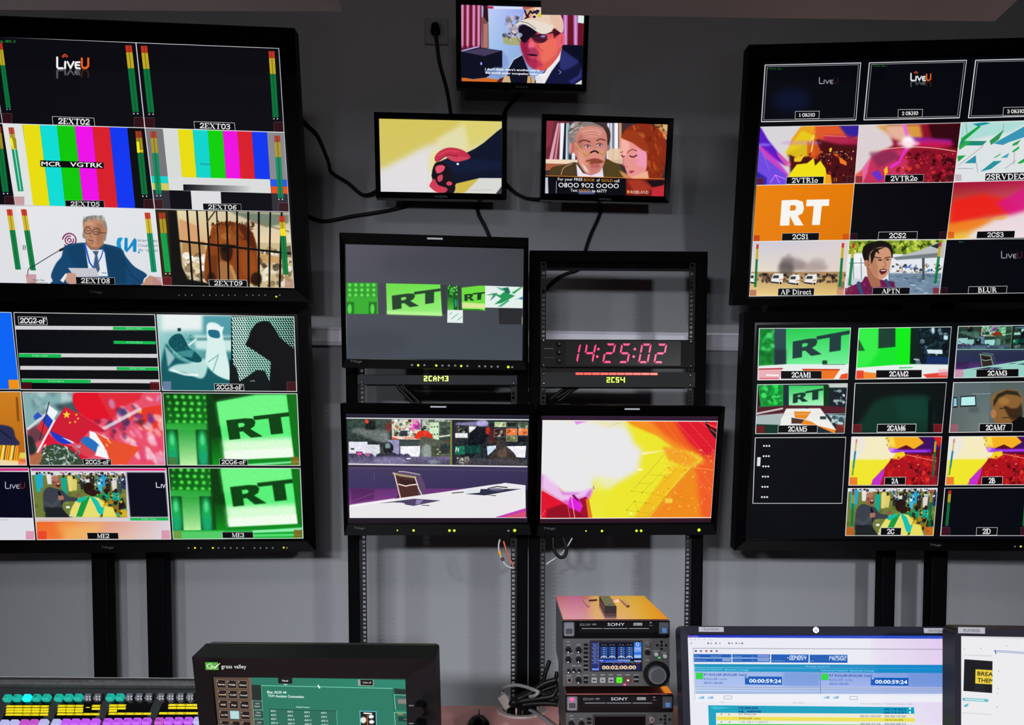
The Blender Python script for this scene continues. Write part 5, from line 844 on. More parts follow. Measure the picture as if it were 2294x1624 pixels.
# ------------------------------------------------------------------ pictures of the single screens
def paint_tv_top(cv):      # man in a pale cap, subtitles
    cv.z(1000, 0, 6.372); q = [(212, 68), (1970, 120), (1935, 1212), (212, 1155)]
    cv.R(150, 20, 2050, 1250, '8aa4d8'); cv.GR(580, 100, 1110, 960, ['c0d0f4', '9aa8f0', '8cb0dc', '98c0e8'])
    cv.R(150, 20, 500, 760, '6c1428')
    for x in (228, 305, 392, 462): cv.P([(x-20, 20), (x+22, 20), (x+18, 640), (x+2, 690), (x-22, 640)], 'c878a8', 1, 4); cv.L([(x, 30), (x-4, 640)], 8, 'f0b0d8', .8, soft=4)
    cv.P([(500, 60), (590, 80), (600, 320), (520, 320)], '30101c', 1, 4); cv.P([(500, 240), (540, 250), (600, 340), (605, 690), (510, 700)], '7a4c44', 1, 4); cv.P([(530, 340), (590, 340), (590, 680), (525, 680)], 'b88078', .8, 8); cv.P([(500, 60), (530, 100), (525, 250), (508, 240)], 'b0b8e0', .9, 3)
    cv.P([(580, 90), (670, 92), (670, 125), (590, 120)], 'c02848'); cv.P([(670, 92), (1090, 98), (1088, 130), (675, 125)], 'dce0fc', 1, 2); cv.P([(1090, 98), (1300, 105), (1290, 130), (1090, 128)], 'c05030', 1, 2)
    cv.P([(820, 200), (1060, 190), (1000, 300), (860, 290)], 'a8b8f0', .9, 14); cv.P([(810, 510), (1080, 540), (1060, 650), (880, 640), (810, 610)], 'a8a878', 1, 4); cv.blobs(850, 250, 1080, 520, 40, 34, ['6a5c6c', '9890a0', '4a4254', 'c8c0d8'], 3, .85, soft=8); cv.blobs(820, 480, 1080, 570, 20, 22, ['d8e0f8', '3a3440', 'c0b0a0'], 4, .8)
    cv.P([(212, 720), (440, 660), (475, 670), (212, 740)], 'a8b0e8', 1, 2); cv.P([(212, 740), (480, 680), (800, 725), (800, 960), (560, 1110), (380, 1130), (212, 1110)], '0a0d20', 1, 4); cv.P([(230, 740), (480, 690), (790, 725), (540, 800)], '443a5c', 1, 5); cv.E(497, 908, 16, 22, '9098e0'); cv.P([(200, 1115), (270, 1110), (380, 1135), (560, 1110), (760, 1140), (800, 1180), (200, 1160)], 'd86820', 1, 5); cv.P([(760, 1120), (900, 1080), (1000, 1190), (700, 1190)], '50202c', 1, 6); cv.P([(800, 730), (860, 800), (900, 940), (800, 960)], '8898d8', .8, 20)
    cv.P([(540, 1010), (700, 960), (880, 970), (840, 1080), (760, 1110), (620, 1070)], '8098c8', .9, 14)
    # curtain at right
    cv.R(1640, 110, 2060, 660, '6c1020'); 
    for x in (1700, 1845): cv.P([(x-32, 110), (x+32, 110), (x+28, 650), (x-28, 640)], 'b878c0', 1, 6); cv.L([(x, 110), (x, 640)], 16, 'e8b8f0', .7, soft=8)
    cv.P([(1880, 215), (1970, 225), (1960, 335), (1876, 325)], 'd8f0e8', 1, 4); cv.P([(1640, 640), (2000, 650), (2000, 1220), (1700, 1000)], '080a20', 1, 6)
    # jacket, shirt, face
    cv.P([(900, 960), (960, 850), (1080, 780), (1150, 960), (1240, 1230), (830, 1230)], '090d20', 1, 6); cv.L([(890, 970), (960, 850), (1080, 782)], 14, 'e0e4f8', .8, soft=8)
    cv.P([(1600, 700), (1700, 740), (1880, 860), (1940, 960), (1930, 1240), (1180, 1240), (1400, 1020)], '10143a', 1, 5); cv.P([(1640, 720), (1780, 800), (1880, 890), (1700, 1000), (1620, 960)], '2e3478', .85, 22, True); cv.P([(1740, 1160), (1880, 1080), (1930, 960), (1935, 1100), (1800, 1200)], '383c90', .7, 16); cv.L([(1600, 1000), (1640, 1030), (1610, 1055)], 7, 'a0a8e0'); cv.P([(1820, 1210), (1940, 1135), (1936, 1215)], 'd8dcd0', 1, 3)
    cv.P([(1610, 700), (1640, 720), (1620, 860), (1500, 1020), (1400, 1200), (1290, 1200), (1270, 1090), (1400, 1040)], 'ece8e8', 1, 4); cv.P([(1270, 1090), (1330, 1080), (1380, 1150), (1380, 1200), (1280, 1200)], 'e0e0e4', 1, 2)
    cv.P([(830, 1085), (900, 1085), (922, 1180), (790, 1175)], 'd0b080', 1, 2); cv.P([(1160, 1085), (1230, 1085), (1270, 1190), (1150, 1190)], 'd0a878', 1, 2); cv.L([(1200, 1100), (1210, 1190)], 10, '60402c')
    cv.P([(1070, 470), (1200, 330), (1500, 330), (1640, 430), (1650, 640), (1620, 760), (1540, 880), (1440, 980), (1370, 1010), (1260, 985), (1170, 920), (1120, 820), (1060, 680), (1060, 560)], 'dc5054', 1, 8, True)
    cv.P([(1060, 600), (1160, 560), (1200, 700), (1180, 800), (1300, 870), (1260, 985), (1160, 910), (1090, 780)], '8c1440', .85, 26, True); cv.P([(1330, 600), (1560, 540), (1600, 700), (1520, 840), (1380, 930), (1340, 760)], 'f07460', .8, 50, True); cv.E(1215, 650, 50, 60, 'f07088', .85, 24); cv.P([(1400, 900), (1560, 800), (1480, 920), (1380, 980)], 'd85848', .8, 20)
    cv.P([(1600, 520), (1660, 470), (1692, 520), (1680, 620), (1620, 690), (1590, 640)], 'e8606c', 1, 5, True); cv.L([(1650, 520), (1640, 620)], 10, 'a83050', .8, soft=5)
    cv.P([(1030, 400), (1120, 350), (1320, 420), (1280, 480), (1200, 540), (1120, 610), (1060, 560)], '10081c', 1, 12, True); cv.P([(1220, 500), (1380, 490), (1440, 520), (1400, 600), (1300, 600), (1240, 560)], '48142c', 1, 10, True); cv.L([(1215, 520), (1260, 590), (1350, 610), (1450, 560)], 9, '200c18', sm=True); cv.L([(1210, 520), (1420, 480), (1640, 450)], 16, '140c14', sm=True); cv.E(1380, 520, 36, 18, '8888c8', .9, 6); cv.E(1040, 500, 46, 34, 'b8c4e8', .8, 8); cv.L([(1000, 520), (1040, 590), (1080, 600)], 7, '404060', sm=True)
    cv.P([(1510, 420), (1560, 400), (1640, 470), (1560, 520), (1540, 550)], '400c1c', 1, 10); cv.P([(1160, 760), (1190, 690), (1260, 680), (1320, 760), (1270, 790)], '9c2c5c', .75, 16, True); cv.P([(1150, 778), (1220, 770), (1310, 790), (1240, 804)], '28081c', 1, 4, True); cv.P([(1170, 815), (1240, 830), (1300, 800), (1260, 860), (1190, 850)], 'a83060', 1, 6, True); cv.P([(1150, 880), (1320, 870), (1380, 930), (1290, 970), (1200, 950)], 'b82c58', .7, 24, True); cv.L([(1290, 640), (1380, 740)], 10, 'b03040', .7, soft=8)
    # cap
    cv.P([(1100, 280), (1120, 180), (1200, 120), (1350, 105), (1540, 150), (1640, 240), (1670, 350), (1650, 470), (1540, 400), (1400, 350), (1200, 300)], 'e8cdb8', 1, 4, True); cv.P([(1480, 180), (1620, 240), (1660, 380), (1640, 450), (1540, 380)], 'e4b8a4', .8, 20, True); cv.L([(1490, 230), (1500, 340)], 5, 'c09888', .8)
    cv.P([(960, 390), (1000, 340), (1090, 290), (1220, 285), (1380, 320), (1500, 360), (1530, 400), (1480, 460), (1390, 488), (1300, 460), (1200, 390), (1080, 340), (1000, 400), (1000, 470), (940, 460)], 'e6dccf', 1, 4, True); cv.L([(1060, 310), (1160, 330), (1280, 415)], 7, '4a3840', sm=True); cv.P([(930, 420), (980, 360), (1010, 370), (990, 460)], 'a89098', .8, 10)
    cv.P([(1140, 140), (1250, 120), (1210, 260), (1110, 270)], 'e0a070', 1, 6); cv.L([(1120, 150), (1150, 240), (1200, 160), (1230, 190), (1300, 150)], 24, '1a1430'); cv.L([(1250, 160), (1290, 195), (1320, 155)], 22, '1a1430'); cv.L([(1120, 265), (1180, 240)], 16, '1a1430'); cv.E(1255, 240, 24, 18, '2a1c50'); cv.E(1330, 220, 28, 32, 'd8c828', 1, 4)
    cv.T("I don't think there's another zoo in", (552, 1000), (1330, 1020), 30, 'ffffff', bold=.03); cv.T('the world under occupation right now.', (552, 1050), (1415, 1076), 30, 'ffffff', bold=.03)

def paint_tv_left(cv):     # fist on yellow ground
    cv.z(640, 0, 3.248); cv.R(600, 800, 1700, 1500, 'e2dedf')
    cv.G([(680, 865), (1575, 885), (1570, 1410), (690, 1393)], ['d8c868', 'd8cc78', 'e8e4c8', 'e0dede'])
    cv.P([(670, 860), (1300, 870), (1120, 1010), (900, 1130), (690, 1230), (670, 1230)], 'd4c45c', .9, 50); cv.P([(690, 1250), (1000, 1080), (1150, 1040), (1060, 1200), (1050, 1400), (680, 1400)], 'e2dfe3', .95, 50); cv.P([(1250, 870), (1580, 880), (1500, 980), (1300, 1090)], 'dcd070', .9, 30); cv.P([(1100, 1010), (1300, 900), (1340, 1090), (1100, 1080)], 'e4dfb4', .8, 30); cv.E(1090, 1180, 50, 90, 'e8e090', .7, 30)
    cv.P([(1575, 930), (1540, 955), (1440, 1040), (1380, 1080), (1320, 1110), (1180, 1150), (1090, 1190), (1060, 1280), (1100, 1340), (1180, 1360), (1280, 1330), (1410, 1296), (1575, 1296)], '0a1128', 1, 3); cv.P([(1130, 1170), (1340, 1150), (1580, 1180), (1580, 1230), (1240, 1260)], '101c3c', .7, 24)
    cv.P([(1240, 1335), (1410, 1296), (1330, 1400), (1230, 1405)], 'd0b84c', 1, 3); cv.P([(1410, 1296), (1575, 1298), (1570, 1405), (1300, 1405)], 'd8d8d4', 1, 4); cv.P([(1575, 1350), (1530, 1408), (1575, 1412)], '40404c', 1, 3); cv.L([(1340, 1382), (1500, 1382)], 2, '909498', .7)
    cv.P([(1072, 1220), (1100, 1180), (1160, 1190), (1230, 1330), (1220, 1405), (1150, 1400), (1080, 1330), (1064, 1280)], '120c14', 1, 3, True)
    cv.P([(1086, 1140), (1120, 1100), (1180, 1075), (1250, 1080), (1310, 1105), (1346, 1145), (1290, 1160), (1180, 1130), (1120, 1170), (1090, 1175)], 'c42c48', 1, 3, True); cv.P([(1170, 1135), (1240, 1135), (1340, 1150), (1250, 1178), (1190, 1160)], 'd0405a', 1, 3, True); cv.L([(1110, 1130), (1180, 1100), (1260, 1105)], 14, 'd84860', .7, sm=True, soft=8); cv.L([(1120, 1165), (1180, 1130), (1250, 1138)], 5, '600c20', sm=True)
    cv.P([(1090, 1215), (1130, 1200), (1160, 1215), (1140, 1250), (1100, 1260)], 'e0506c', 1, 3, True); cv.P([(1105, 1285), (1140, 1270), (1140, 1310), (1110, 1322)], 'd04460', 1, 3, True); cv.E(1190, 1335, 22, 16, 'd84868', 1, 4); cv.P([(1046, 1350), (1080, 1300), (1110, 1345), (1175, 1370), (1160, 1400), (1100, 1398), (1060, 1370)], 'd03c54', 1, 3, True); cv.E(1252, 1193, 9, 8, 'ffffff')
    cv.L([(712, 900), (712, 1370), (1030, 1370), (1032, 900)], 2, 'c8c4b0', .5)

def paint_tv_right(cv):    # advert with two people and a telephone number
    cv.z(1140, 0, 3.248); cv.R(240, 860, 1200, 1450, '3c2c34'); cv.P([(270, 880), (440, 880), (430, 1160), (268, 1160)], '6a2838', 1, 3); cv.P([(270, 880), (330, 880), (300, 1060), (268, 1080)], '8a3040', 1, 4)
    for x, c, w, t in ((325, 'e0a0b0', 26, 40), (350, 'c8808c', 18, 26), (385, 'f0f0f8', 30, 6), (405, '1c1c28', 20, 10), (425, 'd8dce8', 22, 4), (430, '38a0b0', 8, 0), (470, 'e8e8f0', 26, 0), (720, 'e8ecf4', 16, 4), (742, 'd0d4e4', 22, 2), (765, '8890a8', 16, 2), (782, 'f4f4fc', 26, 0), (810, 'c89870', 20, 0)):
        cv.P([(x-w/2+t, 895), (x+w/2+t*.7, 895), (x+w/2-t*.5, 1162), (x-w/2-t*.5, 1162)], c, 1, 2)
    cv.blobs(1080, 880, 1150, 1000, 14, 16, ['f0a040', 'd86820', '604030', 'f8c880'], 3, .9, asp=2.); cv.P([(268, 1158), (500, 1162), (500, 1196), (266, 1190)], 'f0d8c0', 1, 2); cv.P([(266, 1190), (480, 1196), (460, 1230), (266, 1240)], 'b05c40', 1, 3); cv.P([(720, 1080), (830, 1080), (850, 1200), (720, 1180)], 'e8c8a8', .9, 8)
    cv.P([(283, 1290), (310, 1220), (400, 1200), (500, 1185), (560, 1290), (268, 1290)], '4c3a20', 1, 3, True); cv.L([(380, 1270), (400, 1220), (460, 1190)], 5, 'c8a878', sm=True); cv.P([(690, 1160), (760, 1180), (810, 1210), (830, 1290), (660, 1290)], '50401f', 1, 3, True); cv.P([(490, 1190), (540, 1260), (600, 1275), (680, 1210), (690, 1290), (500, 1290)], 'e8e0f0', 1, 2)
    cv.P([(430, 980), (450, 910), (490, 882), (600, 885), (700, 905), (735, 960), (735, 1040), (710, 1100), (470, 1100), (440, 1040)], '8a7c78', 1, 3, True); cv.P([(600, 885), (700, 905), (738, 970), (725, 1060), (700, 1000), (690, 930)], '3c2c28', 1, 5, True); cv.blobs(440, 890, 560, 1010, 26, 16, ['e0dcd8', '6a605c', 'b8b0ac', '3a3434'], 4, .8, asp=.4, rot=-.6)
    cv.P([(490, 980), (540, 925), (640, 920), (705, 960), (715, 1050), (705, 1140), (680, 1220), (620, 1270), (560, 1262), (510, 1190), (480, 1120), (440, 1090), (450, 1040), (480, 1050)], 'cc8274', 1, 3, True); cv.E(600, 965, 80, 34, 'e0a090', .8, 16); cv.P([(520, 1090), (600, 1080), (700, 1090), (670, 1200), (600, 1180)], 'dc9484', .8, 24, True); cv.P([(500, 1090), (560, 1150), (540, 1220), (510, 1190)], 'e8a090', .8, 10); cv.P([(500, 1000), (540, 960), (540, 1080), (490, 1080)], 'a06058', .5, 14)
    for y in (968, 986): cv.L([(550, y), (600, y-8), (650, y)], 4, 'a05048', .7, sm=True)
    cv.L([(510, 1035), (545, 1020), (590, 1032)], 10, '6a3830', sm=True); cv.L([(640, 1022), (670, 1012), (700, 1022)], 9, '6a3830', sm=True)
    for x, y in ((572, 1066), (660, 1056)): cv.E(x, y, 18, 8, 'd8bcc0', 1, 2); cv.E(x+2, y, 8, 8, '30345c', 1, 2); cv.L([(x-22, y-6), (x, y-13), (x+22, y-4)], 5, '5a2c28', sm=True)
    cv.L([(480, 1040), (520, 1090), (545, 1130)], 6, 'e0b040'); cv.L([(540, 1110), (560, 1135), (600, 1110), (640, 1100), (680, 1125), (712, 1100)], 7, 'b88838', sm=True); cv.L([(595, 1110), (625, 1098), (650, 1112)], 11, '2c1814', sm=True)
    cv.E(626, 1135, 24, 22, 'e08c80', 1, 6); cv.P([(560, 1175), (600, 1155), (650, 1155), (690, 1178), (650, 1192), (600, 1195)], '8c4434', 1, 4, True); cv.E(628, 1208, 36, 20, 'b86060', 1, 6); cv.E(630, 1240, 40, 20, 'c87870', .8, 10); cv.P([(535, 1180), (560, 1180), (600, 1175), (560, 1205)], 'e09868', .9, 4); cv.P([(530, 1190), (560, 1210), (590, 1262), (550, 1240)], 'f0dcd8', .8, 6); cv.E(460, 1075, 18, 42, 'c06c60', .9, 4); cv.P([(440, 1030), (456, 1050), (450, 1130), (436, 1110)], 'e8a0a0', .8, 4)
    # woman
    cv.P([(820, 990), (860, 930), (930, 900), (1030, 905), (1100, 950), (1145, 1040), (1140, 1180), (1100, 1310), (1000, 1310), (900, 1100), (830, 1040)], '8a2c14', 1, 3, True); cv.blobs(900, 920, 1130, 1290, 60, 22, ['b84c1c', '6a1c0c', 'd87030', '581408', 'a03c18'], 6, .7, asp=.35, rot=1.3, soft=6); cv.E(930, 990, 60, 26, 'd06c34', .7, 14)
    cv.P([(815, 1010), (850, 1010), (960, 1060), (1000, 1110), (1000, 1230), (960, 1270), (900, 1300), (870, 1280), (845, 1220), (830, 1170), (812, 1100)], 'e89490', 1, 3, True); cv.P([(930, 1080), (1000, 1100), (1000, 1220), (930, 1200)], 'f09cc8', .7, 18); cv.P([(820, 1010), (860, 1000), (880, 1070), (840, 1150), (815, 1100)], 'f8b8a8', .8, 12); cv.P([(820, 1000), (900, 1040), (990, 1100), (1010, 1060), (930, 960), (860, 950)], '9c3818', 1, 5, True)
    cv.L([(862, 1110), (895, 1088), (930, 1098)], 6, '8a3c28', sm=True); cv.L([(880, 1135), (905, 1142), (930, 1130)], 9, '502028', sm=True); cv.L([(820, 1130), (832, 1142), (840, 1138)], 8, '602830'); cv.L([(812, 1110), (830, 1104)], 5, '8a3c28'); cv.L([(835, 1160), (832, 1200), (862, 1215)], 6, 'c86868', sm=True); cv.P([(868, 1250), (895, 1240), (915, 1246), (890, 1262)], 'a83848', 1, 2)
    cv.P([(890, 1290), (1010, 1240), (1020, 1310), (920, 1330)], 'f0b090', 1, 6); cv.P([(800, 1240), (870, 1270), (880, 1300), (840, 1300)], 'f0a060', .8, 8)
    # lower third
    cv.P([(262, 1280), (860, 1298), (860, 1430), (262, 1412)], '07080f'); cv.P([(852, 1300), (1135, 1304), (1130, 1430), (852, 1424)], '7a1c14'); cv.P([(1000, 1310), (1132, 1310), (1128, 1350), (1040, 1360)], '1a0c14', 1, 6); cv.P([(1040, 1370), (1130, 1345), (1128, 1428), (1040, 1428)], 'c02838', 1, 6); cv.P([(860, 1310), (960, 1305), (1050, 1370), (920, 1420)], 'b03c24', .8, 14)
    cv.L([(268, 1279), (1135, 1302)], 4, 'e88830'); cv.P([(262, 1290), (284, 1290), (288, 1412), (262, 1410)], 'c8c8d4', 1, 2); cv.L([(346, 1320), (344, 1405)], 4, 'b0b0b8'); cv.P([(500, 1385), (630, 1385), (620, 1412), (510, 1412)], '6a78b8', .8, 8)
    cv.T('For your FREE', (356, 1313), (536, 1316), 21, 'f8f8fc', bold=.012); cv.T('BOOK', (545, 1318), (626, 1320), 21, 'e08c30', bold=.012); cv.T('of', (638, 1321), (662, 1321), 21, 'f8f8fc', bold=.012); cv.T('GOLD', (672, 1322), (756, 1324), 21, 'e08c30', bold=.012); cv.T('call', (766, 1325), (804, 1326), 21, 'f8f8fc', bold=.012)
    cv.T('O8OO 9O2 OOOO', (360, 1362), (800, 1370), 34, 'f8f8fc', bold=.012)
    cv.T('Text', (448, 1394), (498, 1395), 21, 'f8f8fc', bold=.012); cv.T('GOLD', (510, 1396), (592, 1397), 21, 'e08c30', bold=.012); cv.T('to 66777', (604, 1398), (712, 1401), 21, 'f8f8fc', bold=.012); cv.R(860, 1385, 878, 1406, 'e89830'); cv.S('ROSLAND', (884, 1407), (1016, 1409), 20, 'f8ece0')

def paint_preview(cv):     # grey field with a band of green and white pictures
    cv.z(660, 480, 3.867); cv.R(400, 200, 2100, 1350, '434650'); cv.G([(445, 262), (1985, 298), (1972, 1268), (452, 1242)], ['55535f', '3c3d44', '434a52', '424852']); cv.E(1250, 420, 520, 120, '403f4b', .5, 120); cv.E(700, 1100, 300, 120, '3c4048', .5, 90)
    q = [(448, 592), (716, 594), (724, 864), (450, 862)]; cv.begin(q); cv.R(430, 580, 740, 880, '2e9c2c'); 
    for j in range(3):
        for i in range(5): cv.E(478+i*52, 612+j*44, 14, 14, '6ee858', 1, 6)
    cv.R(440, 715, 730, 870, '38b030', .9, 10)
    for x in (475, 672): cv.R(x-30, 760, x+40, 870, '1e6a20', .9, 6); cv.E(x+2, 820, 18, 44, '60e850', .9, 8)
    cv.end(); cv.P([(732, 600), (785, 600), (790, 870), (732, 866)], '3e4048', .5, 8)
    cv.G([(792, 598), (1262, 608), (1278, 880), (800, 866)], ['6cdc48', '6ee04c', '9af080', '90e870']); cv.P([(800, 835), (1276, 850), (1278, 880), (800, 866)], 'c0f89c', .8, 14); rt(cv, [(842, 705), (1265, 648), (1262, 765), (848, 828)], '23402a', 1, 2); cv.P([(1265, 610), (1318, 615), (1318, 860), (1280, 860)], '34363c', .8, 6)
    q = [(1324, 614), (1418, 618), (1420, 830), (1322, 828)]; cv.P(q, '145a1c'); cv.blobs(1330, 622, 1412, 700, 40, 8, ['50d840', '0c3c14', '90f080'], 3, .9); cv.GR(1325, 720, 1418, 828, ['1c7c24', '18701c', '60c840', '50c038']); cv.R(1378, 720, 1412, 826, '0c4418', .9, 4); cv.E(1396, 770, 9, 40, '20b0a0', .8, 5)
    cv.P([(1418, 618), (1446, 622), (1448, 826), (1420, 830)], '3a3c44'); cv.P([(1446, 636), (1600, 618), (1650, 618), (1650, 836), (1450, 830)], '6cdc3c'); cv.P([(1450, 762), (1650, 775), (1650, 818), (1452, 812)], 'd8e898', 1, 8); cv.P([(1450, 820), (1600, 822), (1650, 836), (1450, 830)], '208028'); rt(cv, [(1470, 694), (1648, 676), (1640, 742), (1472, 752)], '1c3c24', 1, 1)
    cv.P([(1650, 618), (1978, 630), (1976, 814), (1650, 808)], 'e4eeea')
    for p, c in (([(1655, 700), (1700, 690), (1760, 680), (1730, 720), (1690, 750), (1720, 700)], '3a8a68'), ([(1710, 680), (1780, 700), (1830, 660), (1860, 690), (1910, 705), (1850, 740), (1790, 770), (1730, 780), (1790, 730)], '18904c'), ([(1880, 680), (1960, 630), (1975, 632), (1900, 690)], '20a050'), ([(1745, 630), (1850, 650), (1800, 665)], '50a888'), ([(1905, 745), (1975, 712), (1975, 742), (1940, 732)], '2080a0'), ([(1760, 800), (1850, 740), (1860, 750), (1790, 800)], '28a868'), ([(1800, 640), (1850, 632), (1870, 680), (1840, 690)], '106c50')): cv.P(p, c, .95, 2)
    cv.P([(1324, 828), (1458, 830), (1458, 942), (1322, 938)], 'e4eeea')
    for k in range(6): cv.L([(1340+k*18, 870+(k*37) % 50), (1362+k*18, 850+(k*37) % 50)], 5, '48a878', .8)
    cv.P([(1766, 812), (1972, 816), (1966, 956), (1772, 952)], '26262b'); cv.L([(1971, 890), (1970, 952)], 4, 'c8d4d4')

def paint_studio(cv):
    cv.z(740, 860, 4.274); cv.R(100, 250, 2000, 1400, '0a0812'); cv.G([(150, 280), (1905, 300), (1900, 340), (150, 325)], ['221f33', '221f33', '1a1828', '1a1828']); cv.G([(180, 1282), (1885, 1282), (1885, 1330), (180, 1330)], ['1c1826', '2a1828', '16121e', '20121e'])
    studio(cv, [(777, 938), (1184, 941), (1180, 1160), (783, 1160)]); cv.z(740, 860, 4.274)
    cv.L([(157, 327), (1898, 343)], 9, 'f0f0f4'); cv.L([(187, 1281), (1880, 1281)], 5, 'f4f0f4')

def paint_burst(cv):
    cv.z(1160, 860, 4.274); cv.R(150, 250, 2050, 1400, '120a14'); cv.G([(200, 305), (1920, 310), (1915, 350), (200, 345)], ['2c1838', '301828', '281430', '2c1424']); cv.G([(215, 1290), (1850, 1288), (1850, 1332), (215, 1335)], ['2c1830', '401420', '1c1020', '2c1018'])
    q = [(238, 350), (1912, 358), (1848, 1284), (218, 1286)]; cv.begin(q); cv.R(180, 320, 1960, 1310, 'ece62c')
    cv.P([(1020, 340), (1930, 340), (1930, 700), (1500, 620), (1340, 500), (1100, 400)], 'f4901c', 1, 20); cv.P([(1250, 340), (1930, 340), (1930, 900), (1760, 700), (1560, 590), (1400, 480)], 'ee5a1a', .95, 40); cv.P([(1500, 340), (1930, 340), (1930, 760), (1780, 690), (1640, 560), (1560, 450)], 'e0182c', 1, 36)
    cv.P([(1240, 1300), (1480, 1000), (1680, 780), (1900, 760), (1870, 1300)], 'f08018', .9, 20); cv.P([(1700, 780), (1900, 640), (1900, 1000), (1850, 1300), (1760, 1300)], 'f05028', .8, 44); cv.P([(1100, 1300), (1300, 1020), (1480, 780), (1640, 800), (1300, 1200), (1240, 1300)], 'f4b41c', .8, 26); cv.P([(1380, 600), (1560, 620), (1740, 720), (1640, 800), (1450, 740)], 'f49020', .8, 26)
    cv.P([(180, 320), (1000, 350), (1080, 470), (1110, 560), (1200, 640), (1170, 720), (1160, 830), (1000, 920), (860, 1000), (720, 900), (740, 1040), (640, 1090), (480, 1080), (220, 900)], 'e9e8ea', 1, 52); cv.P([(540, 355), (680, 355), (620, 370), (560, 390)], 'e080e8', .9, 8); cv.P([(680, 350), (1020, 350), (1050, 420), (960, 420), (850, 420)], 'ece4b0', .7, 30); cv.P([(820, 430), (960, 370), (1000, 370), (900, 400)], 'c8c4a0', .7, 8)
    cv.P([(730, 880), (860, 900), (960, 900), (860, 1040), (740, 1060)], 'eeec9c', .7, 40); cv.P([(680, 1090), (740, 1000), (900, 1020), (800, 1300), (710, 1300)], 'ece838', .9, 30); cv.P([(1190, 655), (1380, 640), (1460, 630), (1300, 660), (1190, 680)], 'f8f4c0', 1, 14); cv.E(1170, 820, 30, 10, 'fcfcd0', .9, 6)
    cv.P([(1780, 355), (1810, 360), (1840, 410), (1910, 440), (1905, 540), (1860, 480), (1830, 440)], '1a0c18', 1, 4); cv.L([(1780, 365), (1860, 400), (1905, 415)], 5, 'ff8060'); cv.L([(1850, 430), (1905, 475)], 6, 'f04830')
    for a, b in (((1280, 370), (1900, 1120)), ((1400, 365), (1880, 1000)), ((1520, 362), (1880, 770)), ((1640, 365), (1890, 650)), ((1740, 362), (1900, 480)), ((1300, 1280), (1660, 800)), ((1100, 1000), (1440, 640))): cv.L([a, b], 3.5, 'f8a080', .55)
    for a, b in (((1385, 760), (1870, 825)),): cv.L([a, b], 5, 'f8c040', .9)
    cv.L([(1240, 1275), (1670, 800)], 5, 'b87820', .8)
    for a, b in (((1090, 1025), (1320, 1050)), ((1045, 1210), (1260, 1240)), ((1110, 1125), (1300, 1150)), ((1150, 1225), (1225, 1140)), ((1120, 1120), (1150, 1225)), ((1190, 1040), (1440, 790)), ((1120, 1000), (1400, 680)), ((1150, 950), (1280, 950)), ((1290, 1060), (1560, 770)), ((1060, 1270), (1250, 1275)), ((1260, 870), (1440, 880)), ((1045, 1205), (1120, 1120)), ((1320, 1060), (1680, 1130))): cv.L([a, b], 2.5, 'a08a10', .75)
    for x, y in ((1092, 1025), (1190, 1042), (1117, 1122), (1225, 1138), (1048, 1210), (1150, 1224)): cv.E(x, y, 5, 5, '8a7410')
    cv.blobs(1380, 620, 1880, 900, 90, 9, ['f8f070', 'f8d040', 'ffffa0', 'f06020'], 4, .7, soft=5, poly=True); cv.blobs(1260, 950, 1860, 1240, 70, 10, ['f8e050', 'f8c030', 'f8f090', 'e86018'], 5, .65, soft=5, poly=True); cv.R(1410, 1095, 1478, 1140, 'f8ec50', .7, 8); cv.R(1385, 835, 1480, 860, 'f8e840', .6, 8); cv.E(1085, 1240, 16, 14, 'fcf8a0', .9, 8)
    for k in range(9): cv.L([(1560+k*30, 400+k*34), (1860, 380+k*38)], 2.5, 'a00c20', .5)
    cv.P([(190, 860), (260, 880), (320, 940), (440, 1040), (600, 1040), (720, 1000), (690, 1090), (610, 1150), (600, 1230), (480, 1180), (220, 1010)], 'd850e0', .85, 26); cv.P([(240, 860), (340, 920), (430, 1060), (560, 1060), (700, 990), (640, 1080), (420, 1120), (230, 1000)], 'f0d8f4', .8, 20)
    cv.P([(210, 1010), (440, 1140), (600, 1225), (700, 1300), (200, 1300)], 'e0102c', 1, 4); cv.P([(280, 1200), (430, 1150), (600, 1225), (700, 1290), (270, 1290)], '8c0820', .9, 14); cv.P([(500, 1080), (600, 1110), (620, 1180), (600, 1230), (480, 1180)], 'e018e0', .9, 10); cv.P([(515, 1065), (540, 1060), (600, 1130), (570, 1120), (545, 1100)], '7a0c50', 1, 3)
    cv.P([(590, 1105), (650, 1080), (680, 1110), (700, 1290), (640, 1290), (600, 1220), (620, 1170)], 'a00c30', 1, 4); cv.P([(650, 1105), (680, 1100), (716, 1290), (676, 1290)], 'e07a14', 1, 2)
    cv.L([(480, 1170), (500, 1285)], 4, 'f88080'); cv.L([(515, 1090), (546, 1285)], 6, 'f8c0d0'); cv.L([(222, 1280), (260, 1210)], 4, 'f88080'); cv.P([(720, 960), (735, 1000), (722, 1010)], '9c7020', .8)
    cv.end(); cv.L([(238, 350), (1912, 358)], 8, 'f4f0f4'); cv.L([(1912, 358), (1848, 1284)], 4, 'f0e0d0'); cv.L([(218, 1287), (1848, 1280)], 8, 'fff4e8'); cv.L([(238, 350), (218, 1286)], 4, 'f8f0f4')

